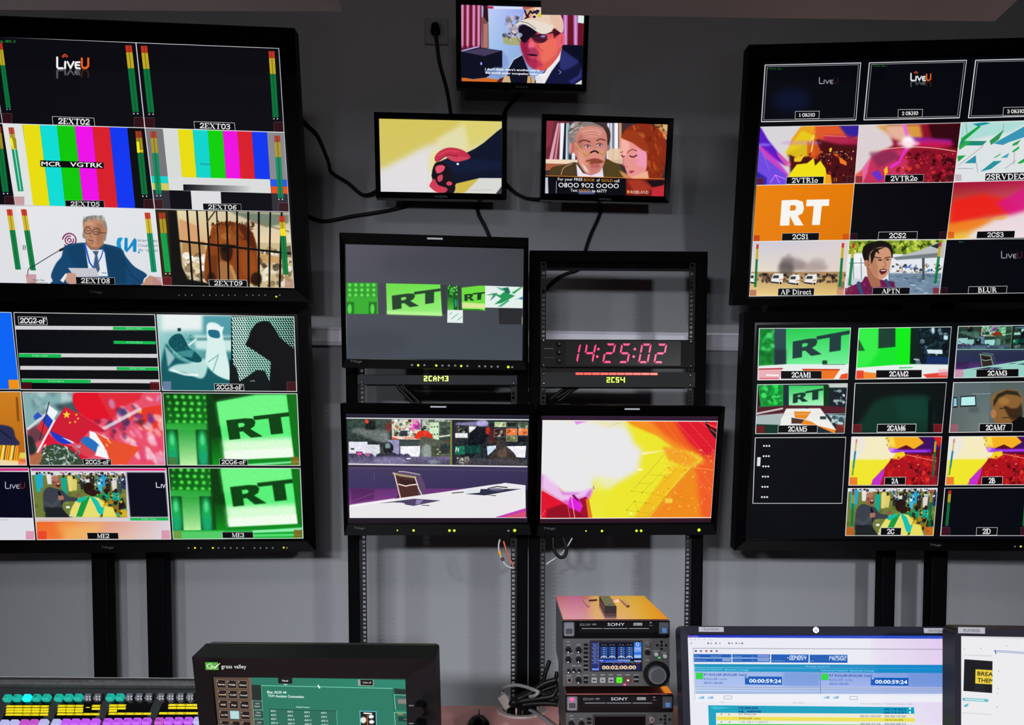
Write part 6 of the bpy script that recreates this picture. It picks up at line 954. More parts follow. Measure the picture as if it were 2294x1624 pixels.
def paint_player(cv):      # playout software
    cv.z(1500, 1360, 2.889); cv.R(60, 150, 1950, 2000, 'e8e9f2'); cv.G([(1300, 180), (1800, 185), (1860, 760), (1300, 760)], ['e8e0f0', 'e2c8ee', 'e4d8f0', 'e8eaf4'])
    cv.G([(118, 180), (1780, 185), (1782, 205), (118, 196)], ['1424c0', '2a50c8', '3458c8', '1428b8']); cv.T('InstaPlay', (134, 192), (186, 193), 8, 'f0f0ff'); cv.R(122, 183, 130, 193, 'e04848'); cv.T('_ o x', (1735, 203), (1765, 203), 6, 'c0c8f0')
    for i, x in enumerate((140, 165, 190, 225, 262)): cv.T('file', (x-6, 213), (x+8, 213), 6, '80849c', .7)
    for i, x in enumerate((140, 250, 270, 300, 325, 385, 405, 432, 452, 470)): cv.R(x-5, 229, x+5, 239, ['9aa0b8', '3a3c50', '7888b8', '5058a0'][i % 4], .8, 1)
    cv.L([(150, 266), (1765, 273)], 3, '787c90'); cv.L([(153, 266), (165, 600)], 2, '8084a0')
    for i, x in enumerate((170, 203, 238, 270, 305)): cv.E(x, 284, 8, 6, ['383850', '606478', 'c83038', '484c60', '606478'][i], .9, 1)
    B = '1458b4'
    for q in ([(157, 304), (400, 305), (400, 327), (158, 326)], [(158, 331), (400, 332), (400, 355), (159, 354)], [(406, 305), (650, 306), (650, 328), (407, 327)], [(407, 332), (650, 333), (650, 355), (408, 355)], [(658, 306), (900, 307), (899, 359), (658, 358)], [(907, 308), (1150, 309), (1151, 360), (908, 359)]): cv.P(q, B); edge(cv, q, 2, '5a94d8')
    for t, a, b in (('Show', (165, 319), (195, 320)), ('Studio 02', (268, 319), (332, 320)), ('Rundown on air', (163, 346), (238, 347)), ('no', (284, 346), (296, 346)), ('Channel A', (414, 320), (466, 321)), ('no', (530, 320), (544, 321)), ('Channel B', (414, 346), (466, 347)), ('no', (532, 346), (544, 347)), ('Countdown to', (666, 350), (745, 351)), ('time', (916, 351), (934, 351))): cv.T(t, a, b, 7, 'e0ecff')
    cv.R(340, 335, 396, 349, '90a0e0', .8); cv.R(568, 308, 645, 322, '7880d8', .8); cv.R(568, 335, 645, 350, '8090d8', .8); cv.T('00:00:00', (345, 346), (392, 347), 8, 'f0f0ff'); cv.T('00:00:00:00', (572, 320), (642, 321), 8, 'f0f0ff'); cv.T('00:00:00:00', (572, 347), (642, 348), 8, 'f0f0ff')
    seg7 = {'0': 'abcdef', '1': 'bc', '2': 'abged', '4': 'fgbc', '5': 'afgcd', '-': 'g'}
    def seven(s, x, y, w, h, lw, col):
        for ch in s:
            if ch == ':': cv.E(x-2, y-h*.3, lw*.6, lw*.6, col); cv.E(x-1, y-h*.7, lw*.6, lw*.6, col); x += w*.12; continue
            P_ = {'a': ((0, 1), (1, 1)), 'b': ((1, 1), (1, .5)), 'c': ((1, .5), (1, 0)), 'd': ((0, 0), (1, 0)), 'e': ((0, .5), (0, 0)), 'f': ((0, 1), (0, .5)), 'g': ((0, .5), (1, .5))}
            for k in seg7[ch]: (a, b), (c, d) = P_[k]; cv.L([(x+a*w*.62+b*3, y-b*h), (x+c*w*.62+d*3, y-d*h)], lw, col)
            x += w
    seven('-00:40:54', 760, 340, 17.5, 25, 4, 'f4f8ff'); seven('14:25:02', 1022, 342, 20, 25, 4, 'f4f8ff')
    cv.G([(160, 368), (1768, 374), (1770, 400), (162, 390)], ['0c90b8', '1484c8', '1c88cc', '109cc0']); cv.T('No programs currently on air', (880, 386), (1038, 388), 8, 'e8f8ff')
    cv.G([(162, 392), (1772, 400), (1776, 428), (163, 416)], ['10a0c4', '1088cc', '1484c8', '0c98c4']); cv.T('Commercial Channel A   [Automatic Coming]', (166, 408), (508, 411), 10, 'c8f0f8'); cv.T('Commercial Channel B   [Automatic Coming]', (978, 414), (1320, 417), 10, 'c8f0f8')
    cv.G([(163, 417), (1775, 428), (1780, 520), (165, 512)], ['a8c0ec', '7898dc', '98a8e8', 'b0c4f0']); cv.P([(740, 420), (970, 422), (972, 514), (730, 512)], '6c94d8', .7, 20); cv.P([(1540, 428), (1775, 430), (1780, 520), (1550, 518)], '6c90d8', .7, 20)
    for x, y in ((170, 424), (982, 430)): cv.R(x, y, x+46, y+42, '28d840'); edge(cv, [(x, y), (x+46, y), (x+46, y+42), (x, y+42)], 2, '80a0c0')
    for x, y in ((222, 443), (1034, 449)): cv.T('RT ROLLER [ROLLER 1min]', (x, y), (x+275, y+2), 14, '26409c', bold=.012); cv.T('ROLLER 1min', (x, y+28), (x+150, y+29), 14, '4a68b8'); cv.T('00:01:00:00', (x, y+54), (x+124, y+55), 15, '3c5cb0')
    for q, a, b in (([(488, 448), (728, 450), (728, 503), (488, 500)], (515, 488), (722, 491)), ([(1302, 456), (1546, 458), (1546, 509), (1302, 506)], (1330, 494), (1538, 497))): cv.P(q, '0c58b8'); cv.T('00:00:59:24', a, b, 24, 'f8fcff', bold=.03); cv.R(q[0][0]+6, q[0][1]+2, q[0][0]+20, q[0][1]+10, 'c0d8f8')
    cv.G([(165, 512), (1782, 522), (1784, 570), (168, 556)], ['c8d8f4', 'b8c4ec', '8aa0dc', 'b8d0f0']); cv.L([(168, 516), (1782, 527)], 3, '7080a8'); cv.L([(170, 530), (1782, 538)], 3, '8090b8'); cv.L([(170, 548), (1782, 562)], 4, '98acd8'); cv.L([(973, 420), (980, 600)], 3, '5070b0'); cv.L([(170, 557), (1784, 570)], 3, '506898')
    cv.R(165, 560, 1790, 615, 'eef0f6', .9, 4)
    for x, y in ((180, 576), (238, 576), (990, 575), (1050, 575)): cv.G([(x, y+6), (x+44, y-2), (x+44, y+16), (x, y+18)], ['e8f4fc', 'a0c4e4', '5c98cc', 'd8ecf8']); 
    for x, y in ((352, 574), (1166, 578)): edge(cv, [(x, y), (x+50, y), (x+50, y+20), (x, y+20)], 2.5, '8090a0')
    for t, a, b in (('Item', (330, 618), (354, 618)), ('Item Name', (800, 622), (872, 623)), ('Item List Duration', (1238, 628), (1370, 630)), ('Computed Duration', (1390, 629), (1525, 631)), ('Help', (1540, 630), (1570, 631))): cv.T(t, a, b, 8, '9a9cb0')
    cv.P([(250, 635), (1582, 648), (1584, 690), (300, 684), (302, 800), (256, 800)], '12a0c0'); cv.P([(260, 645), (290, 640), (400, 650), (290, 665)], '40c0d8', .8, 4)
    cv.T('15:00:00', (448, 660), (572, 660), 14, '0c4888', bold=.04); cv.T('HL_NEWS', (448, 683), (592, 683), 14, '0c3c80', bold=.04); cv.T('00:19:053', (1388, 668), (1530, 669), 14, '0c4888', bold=.02); cv.T('00:15:531', (1388, 690), (1530, 690), 14, '0c4888', bold=.02)
    for y in (656, 681): cv.R(1550, y-6, 1562, y+6, 'f0f4f8')
    cv.P([(302, 684), (1584, 692), (1586, 716), (304, 708)], 'ece8d8'); cv.P([(304, 708), (1586, 718), (1588, 742), (306, 732)], 'ece050'); cv.P([(306, 732), (1588, 742), (1590, 758), (308, 754)], 'e8eae4'); cv.P([(308, 756), (1590, 762), (1592, 800), (308, 800)], '20d038')
    cv.T('RT ROLLER', (450, 698), (562, 699), 11, '707488'); cv.T('ROLLER 1min', (452, 725), (588, 726), 12, '686820'); cv.T('1 HL G8 + 1 (SPLIT)', (452, 749), (636, 750), 12, '84889c'); cv.T('00:01:00:00', (1232, 712), (1366, 713), 14, '70748c'); cv.T('00:00:10:00', (1392, 713), (1528, 714), 14, '70748c'); cv.T('00:01:00.000', (1394, 735), (1512, 736), 11, '787420'); cv.T('00:00:22:56', (1236, 762), (1366, 763), 14, '70748c'); cv.T('00:00:08:52', (1392, 762), (1530, 763), 14, '70748c')
    for x, y in ((335, 692), (385, 694), (335, 742), (388, 743)): cv.T('1', (x-3, y+5), (x+4, y+5), 9, '707488')

def paint_player_side(cv):
    cv.z(1500, 1360, 2.889); cv.R(1850, 150, 2900, 2000, 'ecebee'); cv.G([(1895, 180), (2700, 210), (2700, 225), (1893, 195)], ['b8bcc8', 'd8dce0', 'e0e0e4', 'd0d0d8'], .6)
    cv.R(1906, 310, 2090, 312, 'b8b8c0', .7); cv.P([(1908, 337), (2090, 350), (2087, 556), (1902, 542)], '15141c'); cv.P([(1980, 402), (2090, 408), (2088, 500), (1978, 495)], 'ecd040'); cv.P([(1980, 500), (2040, 505), (2040, 550), (1970, 545)], '20242e', .8, 5)
    cv.T('BREA', (1992, 442), (2092, 448), 26, '14120c', bold=.01); cv.T('THEM', (1992, 484), (2096, 490), 26, '14120c', bold=.01); cv.P([(2091, 340), (2700, 380), (2700, 700), (2088, 620)], 'ecebee')
    cv.L([(2105, 284), (2300, 296)], 12, '4060a0', .8); cv.L([(2105, 284), (2600, 314)], 7, 'd8dcf0'); cv.L([(2108, 280), (2112, 302)], 5, '3458a8'); cv.L([(1905, 596), (2055, 604)], 18, '60b8c8'); cv.L([(1915, 597), (2035, 603)], 8, 'd8eef0'); cv.P([(1905, 636), (1935, 622), (1930, 640), (1910, 648)], '58b0c8', 1, 2); cv.L([(1890, 684), (2080, 694)], 2.5, 'b0b4bc'); cv.L([(1905, 310), (2088, 318)], 2, 'b0b4bc')
    for x, y in ((2014, 266), (2182, 250), (2130, 414), (2128, 528), (2122, 560), (2120, 645), (1908, 270)): cv.E(x, y, 3, 3, '888c98')

def paint_touch(cv):       # mixer menu panel
    cv.z(400, 1420, 3.584); cv.R(200, 300, 1900, 1500, '2a5a50'); cv.G([(580, 345), (1820, 372), (1835, 900), (600, 900)], ['2c7864', '2e8a70', '2c7866', '2e6c60']); cv.P([(280, 337), (578, 345), (606, 900), (300, 900)], '5a473c'); cv.P([(560, 345), (582, 345), (612, 900), (590, 900)], '7c6250', .9, 3)
    names = (('Startup', 'Help', 'Status'), ('Install', 'Config', 'Personal'), ('M/E', 'Key', 'Wipe'), ('Color BKG', '', 'Remote'), ('Router', 'Store', 'Key 2'), ('', '', ''))
    for j in range(6):
        for i in range(3):
            x, y = 304+i*86+j*7.5, 368+j*82+i*3; c = 'b8d8dc' if (i == 1 and j == 3) else '221a18'
            q = [(x, y), (x+72, y+2), (x+76, y+66), (x+4, y+64)]; cv.P(q, c, 1, 1); edge(cv, q, 3.5, 'a08874' if c == '221a18' else '70a8b0')
            if c == '221a18':
                cv.R(x+6, y+8, x+13, y+16, 'e8e0d8'); n = names[j][i]
                if n: w = min(56, 13*len(n)); cv.T(n, (x+40-w/2, y+42), (x+40+w/2, y+43), 13, 'f0ece8' if (i, j) != (0, 1) else 'f0d8a0', bold=.03)
    cv.P([(585, 408), (662, 412), (670, 540), (592, 535)], '24302c', 1, 4); cv.P([(1728, 438), (1822, 445), (1826, 488), (1735, 485)], '26322c', 1, 3); cv.P([(664, 412), (1722, 438), (1745, 900), (690, 900)], '2c7a64'); cv.L([(664, 414), (1722, 438)], 6, '78d0b0'); cv.L([(664, 412), (675, 620)], 4, '60b898'); cv.L([(1722, 438), (1740, 740)], 4, '1c4c40')
    cv.P([(795, 350), (915, 352), (915, 402), (798, 400)], '181c1a'); edge(cv, [(795, 350), (915, 352), (915, 402), (798, 400)], 3, '5a8a78'); cv.T('Panel', (832, 382), (878, 383), 14, 'f4f4f4', bold=.03); cv.P([(840, 402), (878, 403), (858, 412)], 'd8e8e0'); cv.P([(1440, 365), (1566, 368), (1568, 420), (1442, 416)], '9aa49c'); cv.P([(1460, 368), (1560, 370), (1560, 414), (1462, 410)], '181818'); cv.T('Color off', (1480, 396), (1546, 398), 13, 'f4f4f4', bold=.03); cv.P([(1114, 410), (1124, 408), (1140, 436), (1128, 438)], 'f4f4f4')
    cv.T('Bus: AUX 44', (712, 476), (866, 480), 20, 'f4faf6', bold=.03); cv.T('TOV Auction Connection', (716, 506), (1006, 514), 19, 'f4faf6', bold=.03); cv.T('Default Position', (944, 592), (1050, 594), 11, 'f4faf6', bold=.02)
    for q in ([(592, 535), (668, 538), (672, 604), (596, 600)], [(600, 610), (674, 612), (680, 674), (604, 670)], [(604, 684), (682, 686), (690, 760), (610, 756)]): cv.P(q, '38504a'); cv.L([q[3], q[0], q[1]], 4, '98b8a8'); c = np.mean(q, 0); cv.T('TOV', (c[0]-16, c[1]-4), (c[0]+18, c[1]-3), 11, 'e8f4ee', bold=.02); cv.T('Input', (c[0]-22, c[1]+16), (c[0]+22, c[1]+17), 11, 'e8f4ee', bold=.02)
    cv.P([(733, 602), (1268, 618), (1276, 900), (745, 900)], '2e6e5c'); cv.L([(735, 760), (733, 603), (1268, 619)], 4, '163c34'); cv.L([(1268, 619), (1276, 760)], 4, '5cc8a0')
    for j in range(6):
        for i in range(4): x, y = 738+i*135+j*1.5, 620+i*5+j*32; n = 'AUX %d' % (1+i+j*4); w = 44 if len(n) < 6 else 54; cv.T(n, (x, y+5), (x+w, y+6), 14, 'f0f8f4', bold=.03)
    cv.P([(1456, 620), (1586, 624), (1592, 900), (1466, 900)], '161a1c'); cv.L([(1462, 760), (1456, 620), (1586, 624), (1590, 760)], 6, '70d0e0'); cv.L([(1490, 636), (1548, 640)], 12, 'f0f0f0'); cv.E(1484, 692, 24, 26, 'e8e4dc', 1, 2); cv.L([(1514, 655), (1520, 760)], 5, 'e07820'); cv.E(1546, 664, 22, 17, 'c8c4bc', 1, 1); cv.E(1550, 706, 22, 17, 'c8c4bc', 1, 1); cv.E(1546, 664, 16, 11, 'f4f4f4'); cv.E(1550, 706, 16, 11, 'f4f4f4')
    for y in (488, 630): cv.P([(1732, y), (1830, y+3), (1834, y+125), (1742, y+122)], '2c6c5a'); cv.L([(1742, y+120), (1732, y), (1830, y+3)], 5, '80d8c0')
    cv.P([(1758, 522), (1830, 524), (1832, 562), (1762, 560)], '8a807a', 1, 2); cv.P([(1762, 664), (1836, 666), (1838, 704), (1766, 700)], '143c38'); cv.L([(1760, 642), (1800, 644)], 8, 'e08838'); cv.T('0 %', (1808, 690), (1832, 691), 13, 'e0f0e8')

def paint_deck(cv):        # small meter display of the upper deck
    cv.z(1200, 1300, 5.012); cv.R(600, 670, 1220, 1020, '05081c'); cv.R(624, 692, 706, 1008, '1a2c70'); 
    for j in range(5): cv.T('AUDIO CH', (630, 716+j*46), (698, 717+j*46), 10, 'f0e0c8'); cv.T('SEL %d' % j, (648, 734+j*46), (690, 735+j*46), 10, 'f0f0f8'); cv.L([(624, 744+j*46), (706, 744+j*46)], 3, '8098e8')
    cv.L([(706, 692), (706, 1008)], 3, 'a0b0f0'); cv.R(630, 982, 704, 1002, '7890e8')
    for x in (764, 855, 958, 1048):
        cv.GR(x-40, 740, x+40, 876, ['1c48a0', '2058b0', '1c50a8', '1a3c90'], .9); cv.R(x-14, 740, x+14, 870, '0c1c50')
        for k in range(6): cv.R(x-10, 748+k*22, x+10, 756+k*22, 'd8e4f8', .9)
        cv.L([(x-36, 866), (x-22, 850), (x+22, 850), (x+36, 866)], 7, 'f0f4ff'); cv.T('-20 dB', (x-34, 722), (x+28, 722), 8, 'd8e0f0'); cv.R(x+22, 745, x+28, 840, '4080d8', .8)
    cv.R(1100, 690, 1184, 870, '2c70d8'); cv.L([(1140+16*math.cos(t), 714+16*math.sin(t)) for t in np.linspace(0, 6.3, 12)], 6, 'f0f8ff'); cv.R(1102, 740, 1180, 800, '70a0f0'); cv.T('TIME', (1110, 770), (1170, 770), 12, 'e0ecff'); cv.R(1102, 830, 1180, 866, '88b0f0'); cv.T('MENU', (1110, 856), (1172, 856), 11, 'f4f8ff'); cv.R(1102, 892, 1180, 912, '98a8e8'); cv.GR(712, 884, 1060, 900, ['2050d0', '6890e8', '4070d8', '2050d0']); cv.L([(716, 892), (750, 892)], 6, 'e0e8ff'); cv.L([(920, 890), (1050, 890)], 6, 'd0d8f8')
    cv.R(712, 902, 1092, 918, '3048b8'); cv.T('CLIP', (732, 914), (760, 914), 9, 'f4f4ff'); cv.T('XDCAM HD422 50Mbps 1080/50i', (782, 914), (1050, 914), 9, 'f4f4ff'); cv.R(1056, 902, 1092, 916, '30a050')
    cv.T('TCG', (716, 936), (738, 936), 9, 'e8a080'); cv.T('EE', (866, 934), (888, 934), 9, '60d890'); cv.T('1080 59', (912, 934), (960, 934), 9, 'e87070'); cv.T('LOCAL', (1010, 932), (1050, 932), 9, 'e88080'); cv.T('KEY-INHI', (1076, 932), (1168, 932), 9, 'e89080')
    cv.R(712, 940, 1172, 1002, '182058', .9, 2); cv.T('00:02:00:00', (742, 992), (1124, 990), 40, 'ffd8a0', bold=.035)
# ------------------------------------------------------------------ materials used by the objects
M_wall = mat('painted_wall', '7e7f84', .75, bump=.25, bscale=140, var=.05)
M_ceil = mat('ceiling_paint', '6a6866', .8)
M_floor = mat('dark_carpet', '2c2c30', .95, bump=.4, bscale=300, var=.2)
M_soffit = mat('panel_metal', '98979a', .6, bump=.1, bscale=90)
M_bez = mat('black_plastic', '010102', .4, spec=.03)
M_gloss = mat('gloss_black', '020203', .2, spec=.06)
M_back = mat('dark_housing', '020203', .6, spec=.04)
M_steel = mat('black_steel', '020203', .34, bump=1., bscale=700, var=.5, spec=.045)
M_rail = mat('rail_steel', '060607', .4, bump=.5, bscale=700, var=.3, spec=.15)
M_chrome = mat('chrome', 'c8c8cc', .2, 1.)
M_cable = mat('black_cable', '040404', .5, spec=.2)
M_btn = mat('grey_button', '6c6f74', .5)
M_mark = mat('pale_print', '6c6e74', .6)
M_dim = mat('dim_print', '4c4f55', .6)
G_green = glow('lamp_yellow_green', 'b4e020', 1.6)
G_amber = glow('lamp_yellow', 'e0d020', 1.3)
PI = math.pi

# ------------------------------------------------------------------ room
WY = math.radians(3.5); WC = Vector((0, 3.0, 0)); WU = Vector((math.cos(WY), math.sin(WY), 0)); WN = Vector((math.sin(WY), -math.cos(WY), 0))
CEIL = 3.35
def wallpt(px, py, off=0.):      # pixel -> point on the back wall, off metres in front of it
    r = Vector(rays([(px, py)])[0]); o = Vector(_O); c = WC + WN*off
    return o + r*((c-o).dot(WN)/r.dot(WN))
wl, wr = WC-WU*3.3, WC+WU*3.3
def slab(name, pts, d, m):       # wall with thickness: footprint line pts a->b, d outward
    mb = MB(); a, b = pts; t = Vector(d)
    V = [a, b, b+t, a+t]; mb._add([(v.x, v.y, 0) for v in V]+[(v.x, v.y, CEIL) for v in V], [(0, 1, 2, 3), (7, 6, 5, 4), (0, 4, 5, 1), (1, 5, 6, 2), (2, 6, 7, 3), (3, 7, 4, 0)])
    return struct(mb.build(name, m))
slab('wall_back', (wl, wr), (0, .12, 0), M_wall)
slab('wall_left', (wl, Vector((wl.x, -3, 0))), (-.12, 0, 0), M_wall)
slab('wall_right', (wr, Vector((wr.x, -3, 0))), (.12, 0, 0), M_wall)
slab('wall_front', (Vector((wl.x, -3, 0)), Vector((wr.x, -3, 0))), (0, -.12, 0), M_wall)
struct(MB().box(-3.5, 3.5, -3.1, 3.4, -.1, 0).build('floor', M_floor))
struct(MB().box(-3.5, 3.5, -3.1, 3.4, CEIL, CEIL+.1).build('ceiling', M_ceil))
# pale conduit along the back wall
def rail_on_wall():
    mb = MB(); a, b = wallpt(560, 753, 0), wallpt(1760, 770, 0); h = .034
    V = []
    for p in (a, b):
        for o, z in ((0, -h), (.022, -h), (.03, -h*.6), (.03, h*.6), (.022, h), (0, h)): V.append(p+WN*o+Vector((0, 0, z)))
    n = 6; mb._add(V, [list(range(n))[::-1], list(range(n, 2*n))]+[(i, (i+1) % n, n+(i+1) % n, n+i) for i in range(n)])
    o = mb.build('trim_1', mat('conduit_paint', 'd2cedd', .35)); struct(o)
rail_on_wall()
for (pa, pb, label) in (((-420, 20), (767, 26), 'grey hanging ceiling panel above the left monitors, at the top left'), ((1212, 33), (2228, 48), 'wide grey hanging ceiling panel that hides a corner of the top television')):
    zz = 2.45; a, b = atZ(*pa, zz), atZ(*pb, zz); mb = MB()
    V = [Vector((a.x, .35, zz)), Vector((b.x, .35, zz)), Vector((b.x, b.y, zz)), Vector((a.x, a.y, zz))]
    mb._add(V+[v+Vector((0, 0, .16)) for v in V], [(0, 1, 2, 3), (7, 6, 5, 4), (0, 4, 5, 1), (1, 5, 6, 2), (2, 6, 7, 3), (3, 7, 4, 0)])
    t = thing('ceiling_panel', label, 'ceiling panel', group='hanging ceiling panels'); mb.build('panel', M_soffit, t)
    for x in (a.x*.6+b.x*.4, a.x*.15+b.x*.85): MB().cyl((x, a.y-.3, zz+.16), (x, a.y-.3, CEIL), .012).build('hanger', M_chrome, t)

# ------------------------------------------------------------------ screens, bezels
def inset(r, d): return (r[0]+d, r[1]+d, r[2]-d, r[3]-d)
def lens_screen(P, rc, cr, paint, name, parent, y=0., zres=None):
    cv = Cv(P, cr, zres=zres); paint(cv); m = cv.material(name + '_picture')
    return lit_quad('screen', rc, y, m, parent, cr), m
def zpx(P, ox, oy, s, x, y, d=0.): u = P.uv([(ox+x/s, oy+y/s)], d)[0]; return u[0], u[1]

def monitor_body(P, t, outer, glass, front=-.012, back=.05, deep=.09, m=None, bev=.0):
    m = m or M_bez
    MB().frame(outer, glass, front, back, front+.006).build('bezel', m, t)
    MB().box(glass[0]-.002, glass[2]+.002, .0012, .02, glass[1]-.002, glass[3]+.002).build('display_panel', M_gloss, t)
    w, h = outer[2]-outer[0], outer[3]-outer[1]
    mb = MB().box(outer[0]+.01, outer[2]-.01, .021, back+.01, outer[1]+.01, outer[3]-.01, .006)
    mb.box(outer[0]+w*.1, outer[2]-w*.1, back+.01, deep, outer[1]+h*.12, outer[3]-h*.12, .01)
    mb.build('back_cover', M_back, t)

def tiles(P, scr, quads, m, cr):
    for name, q in quads:
        rc = P.rect(q); rc = (max(rc[0], cr[0]+.001), max(rc[1], cr[1]+.001), min(rc[2], cr[2]-.001), min(rc[3], cr[3]-.001))
        if rc[2]-rc[0] > .004: lit_quad(name, rc, -.0012, m, scr, cr)

def wall_monitor(label, quad, D, rect_px, outer_px, paint, quads, buttons, logo, full):
    P = Panel(quad, D); t = thing('multiview_monitor', label, 'monitor', P.M, 'large multiview monitors')
    x0, z0, x1, z1 = P.rect(rect_px); Wd = (z1-z0)*16/9
    if full == 'L': x0 = x1-Wd
    else: x1 = x0+Wd
    o = P.rect(outer_px)
    if full == 'L': o = (x0-(o[2]-x1), o[1], o[2], o[3])
    else: o = (o[0], o[1], x1+(x0-o[0]), o[3])
    rc = (x0, z0, x1, z1); cr = (max(x0, P.uv([(-60, 500)])[0][0]), z0, min(x1, P.uv([(2354, 500)])[0][0]), z1)
    cr = rc
    g = inset(rc, -.008); g = (g[0], max(g[1], o[1]+.02), g[2], min(g[3], o[3]-.008))
    monitor_body(P, t, o, g)
    scr, m = lens_screen(P, rc, cr, paint, 'multiview', t, zres=2.1)
    tiles(P, scr, quads, m, cr)
    for (bx, by, kind) in buttons:
        u = P.uv([(bx, by)], -.012)[0]
        (MB().box(u[0]-.0028, u[0]+.0028, -.0145, -.011, u[1]-.0026, u[1]+.0026, .0006)).build('indicator_lamp' if kind else 'button', G_amber if kind else M_btn, t)
    if logo:
        u = P.uv([logo[:2]], -.012)[0]; w = P.uv([(logo[0]+logo[2], logo[1])], -.012)[0][0]-u[0]
        text_mesh('TVlogic', .008, u[0], u[1], -.0125, M_dim, t, 'logo', w)
    return P, t, o, rc

z2 = lambda x, y: (x/3.186, 440+y/3.186); z3 = lambda x, y: (x/3.186, 860+y/3.186)
b_lu = [z2(x, 705)+(0,) for x in (1280, 1325, 1370, 1454, 1499, 1544, 1589, 1634, 1678, 1762, 1806, 1850, 1894, 1997)] + [z2(1972, 715)+(1,)]
PLU, tLU, oLU, rLU = wall_monitor('large tilted monitor at upper left, colour bars and a caged lion among its pictures', [(304.8, 95.7), (624.6, 108), (658, 645.6), (364, 639)], 2.55,
    [(304.8, 95.7), (626, 107.5), (659, 646), (364, 639)], [(300, 50), (666, 66), (691, 674), (300, 671)], paint_upper_left,
    [('picture_tile', [(-23, 81), (304.8, 95.7), (325, 286.5), (5.6, 277)]), ('picture_tile', [(304.8, 95.7), (624.6, 108), (636.5, 296.5), (325, 286.5)]), ('picture_tile', [(5.6, 277), (325, 286.5), (346.5, 468), (34.5, 460)]), ('picture_tile', [(325, 286.5), (636.5, 296.5), (647.5, 474.6), (346.5, 468)]), ('picture_tile', [(34.5, 460), (346.5, 468), (364, 639), (60, 636)]), ('picture_tile', [(346.5, 468), (647.5, 474.6), (658, 645.6), (364, 639)])],
    b_lu, (216, 654, 29), 'L')
b_ll = [z3(x, 1170)+(0 if x not in (1392, 1520) else 1,) for x in (1347, 1392, 1436, 1520, 1561, 1604, 1648, 1692, 1736, 1818, 1860, 1904, 1948, 2048)]+[z3(2025, 1168)+(1,)]
PLL, tLL, oLL, rLL = wall_monitor('large monitor at lower left, green letter pictures and little red flags among its pictures', [(31.4, 700), (658.5, 709.3), (678, 1205.3), (84, 1209)], 2.55,
    [(31.4, 700), (661, 708), (682, 1207), (84, 1210)], [(0, 679), (691, 689), (709, 1234), (0, 1237)], paint_lower_left,
    [('picture_tile', [(31.4, 700), (347, 705), (358.7, 874.7), (46.5, 872.5)]), ('picture_tile', [(351.5, 704), (658.5, 709.3), (665, 877), (363.5, 875.5)]), ('picture_tile', [(50.2, 877.5), (361, 878.2), (370.4, 1042), (67.5, 1042)]), ('picture_tile', [(365, 880), (665.4, 882), (672.3, 1042.7), (375, 1042)]), ('picture_tile', [(69, 1048.3), (372, 1049), (383, 1207.8), (83.2, 1209)]), ('picture_tile', [(377.6, 1048.3), (672.6, 1049), (679, 1205.3), (388.3, 1207.5)])],
    b_ll, (241, 1226, 28), 'L')
PRU, tRU, oRU, rRU = wall_monitor('large tilted monitor at upper right, orange picture and a row of clips on it', [(1702, 283.5), (2152.7, 274.5), (2103.5, 658.7), (1678, 664)], 2.6,
    [(1714, 140), (2165.6, 128), (2103.5, 659), (1677, 664.5)], [(1671, 104), (2150, 90), (2110, 679), (1643.5, 684)], paint_upper_right,
    [('picture_tile', [(1714, 145.2), (1928.5, 140.8), (1917.3, 268.6), (1705.8, 273)]), ('picture_tile', [(1947.6, 140.8), (2165.6, 135), (2148.9, 263.6), (1935.3, 268.6)]), ('picture_tile', [(2185.6, 135), (2405, 128), (2385, 258), (2169.4, 263.6)]),
     ('picture_tile', [(1702.3, 283.9), (1924.4, 279.8), (1913.8, 411), (1693.5, 415)]), ('picture_tile', [(1924.4, 279.8), (2152.7, 274.5), (2136.2, 408.2), (1913.8, 411)]), ('picture_tile', [(2152.7, 274.5), (2390, 268), (2370, 402), (2136.2, 408.2)]),
     ('picture_tile', [(1693.5, 415), (1913.8, 411), (1902, 538.4), (1686, 541.3)]), ('picture_tile', [(1913.8, 411), (2136.2, 408.2), (2119.5, 537), (1902, 538.4)]), ('picture_tile', [(2136.2, 408.2), (2370, 402), (2345, 533), (2119.5, 537)]),
     ('picture_tile', [(1686, 541.3), (1902, 538.4), (1891, 661.5), (1678, 664)]), ('picture_tile', [(1902, 538.4), (2119.5, 537), (2103.5, 658.7), (1891, 661.5)]), ('picture_tile', [(2119.5, 537), (2345, 533), (2325, 656), (2103.5, 658.7)])],
    [], None, 'R')
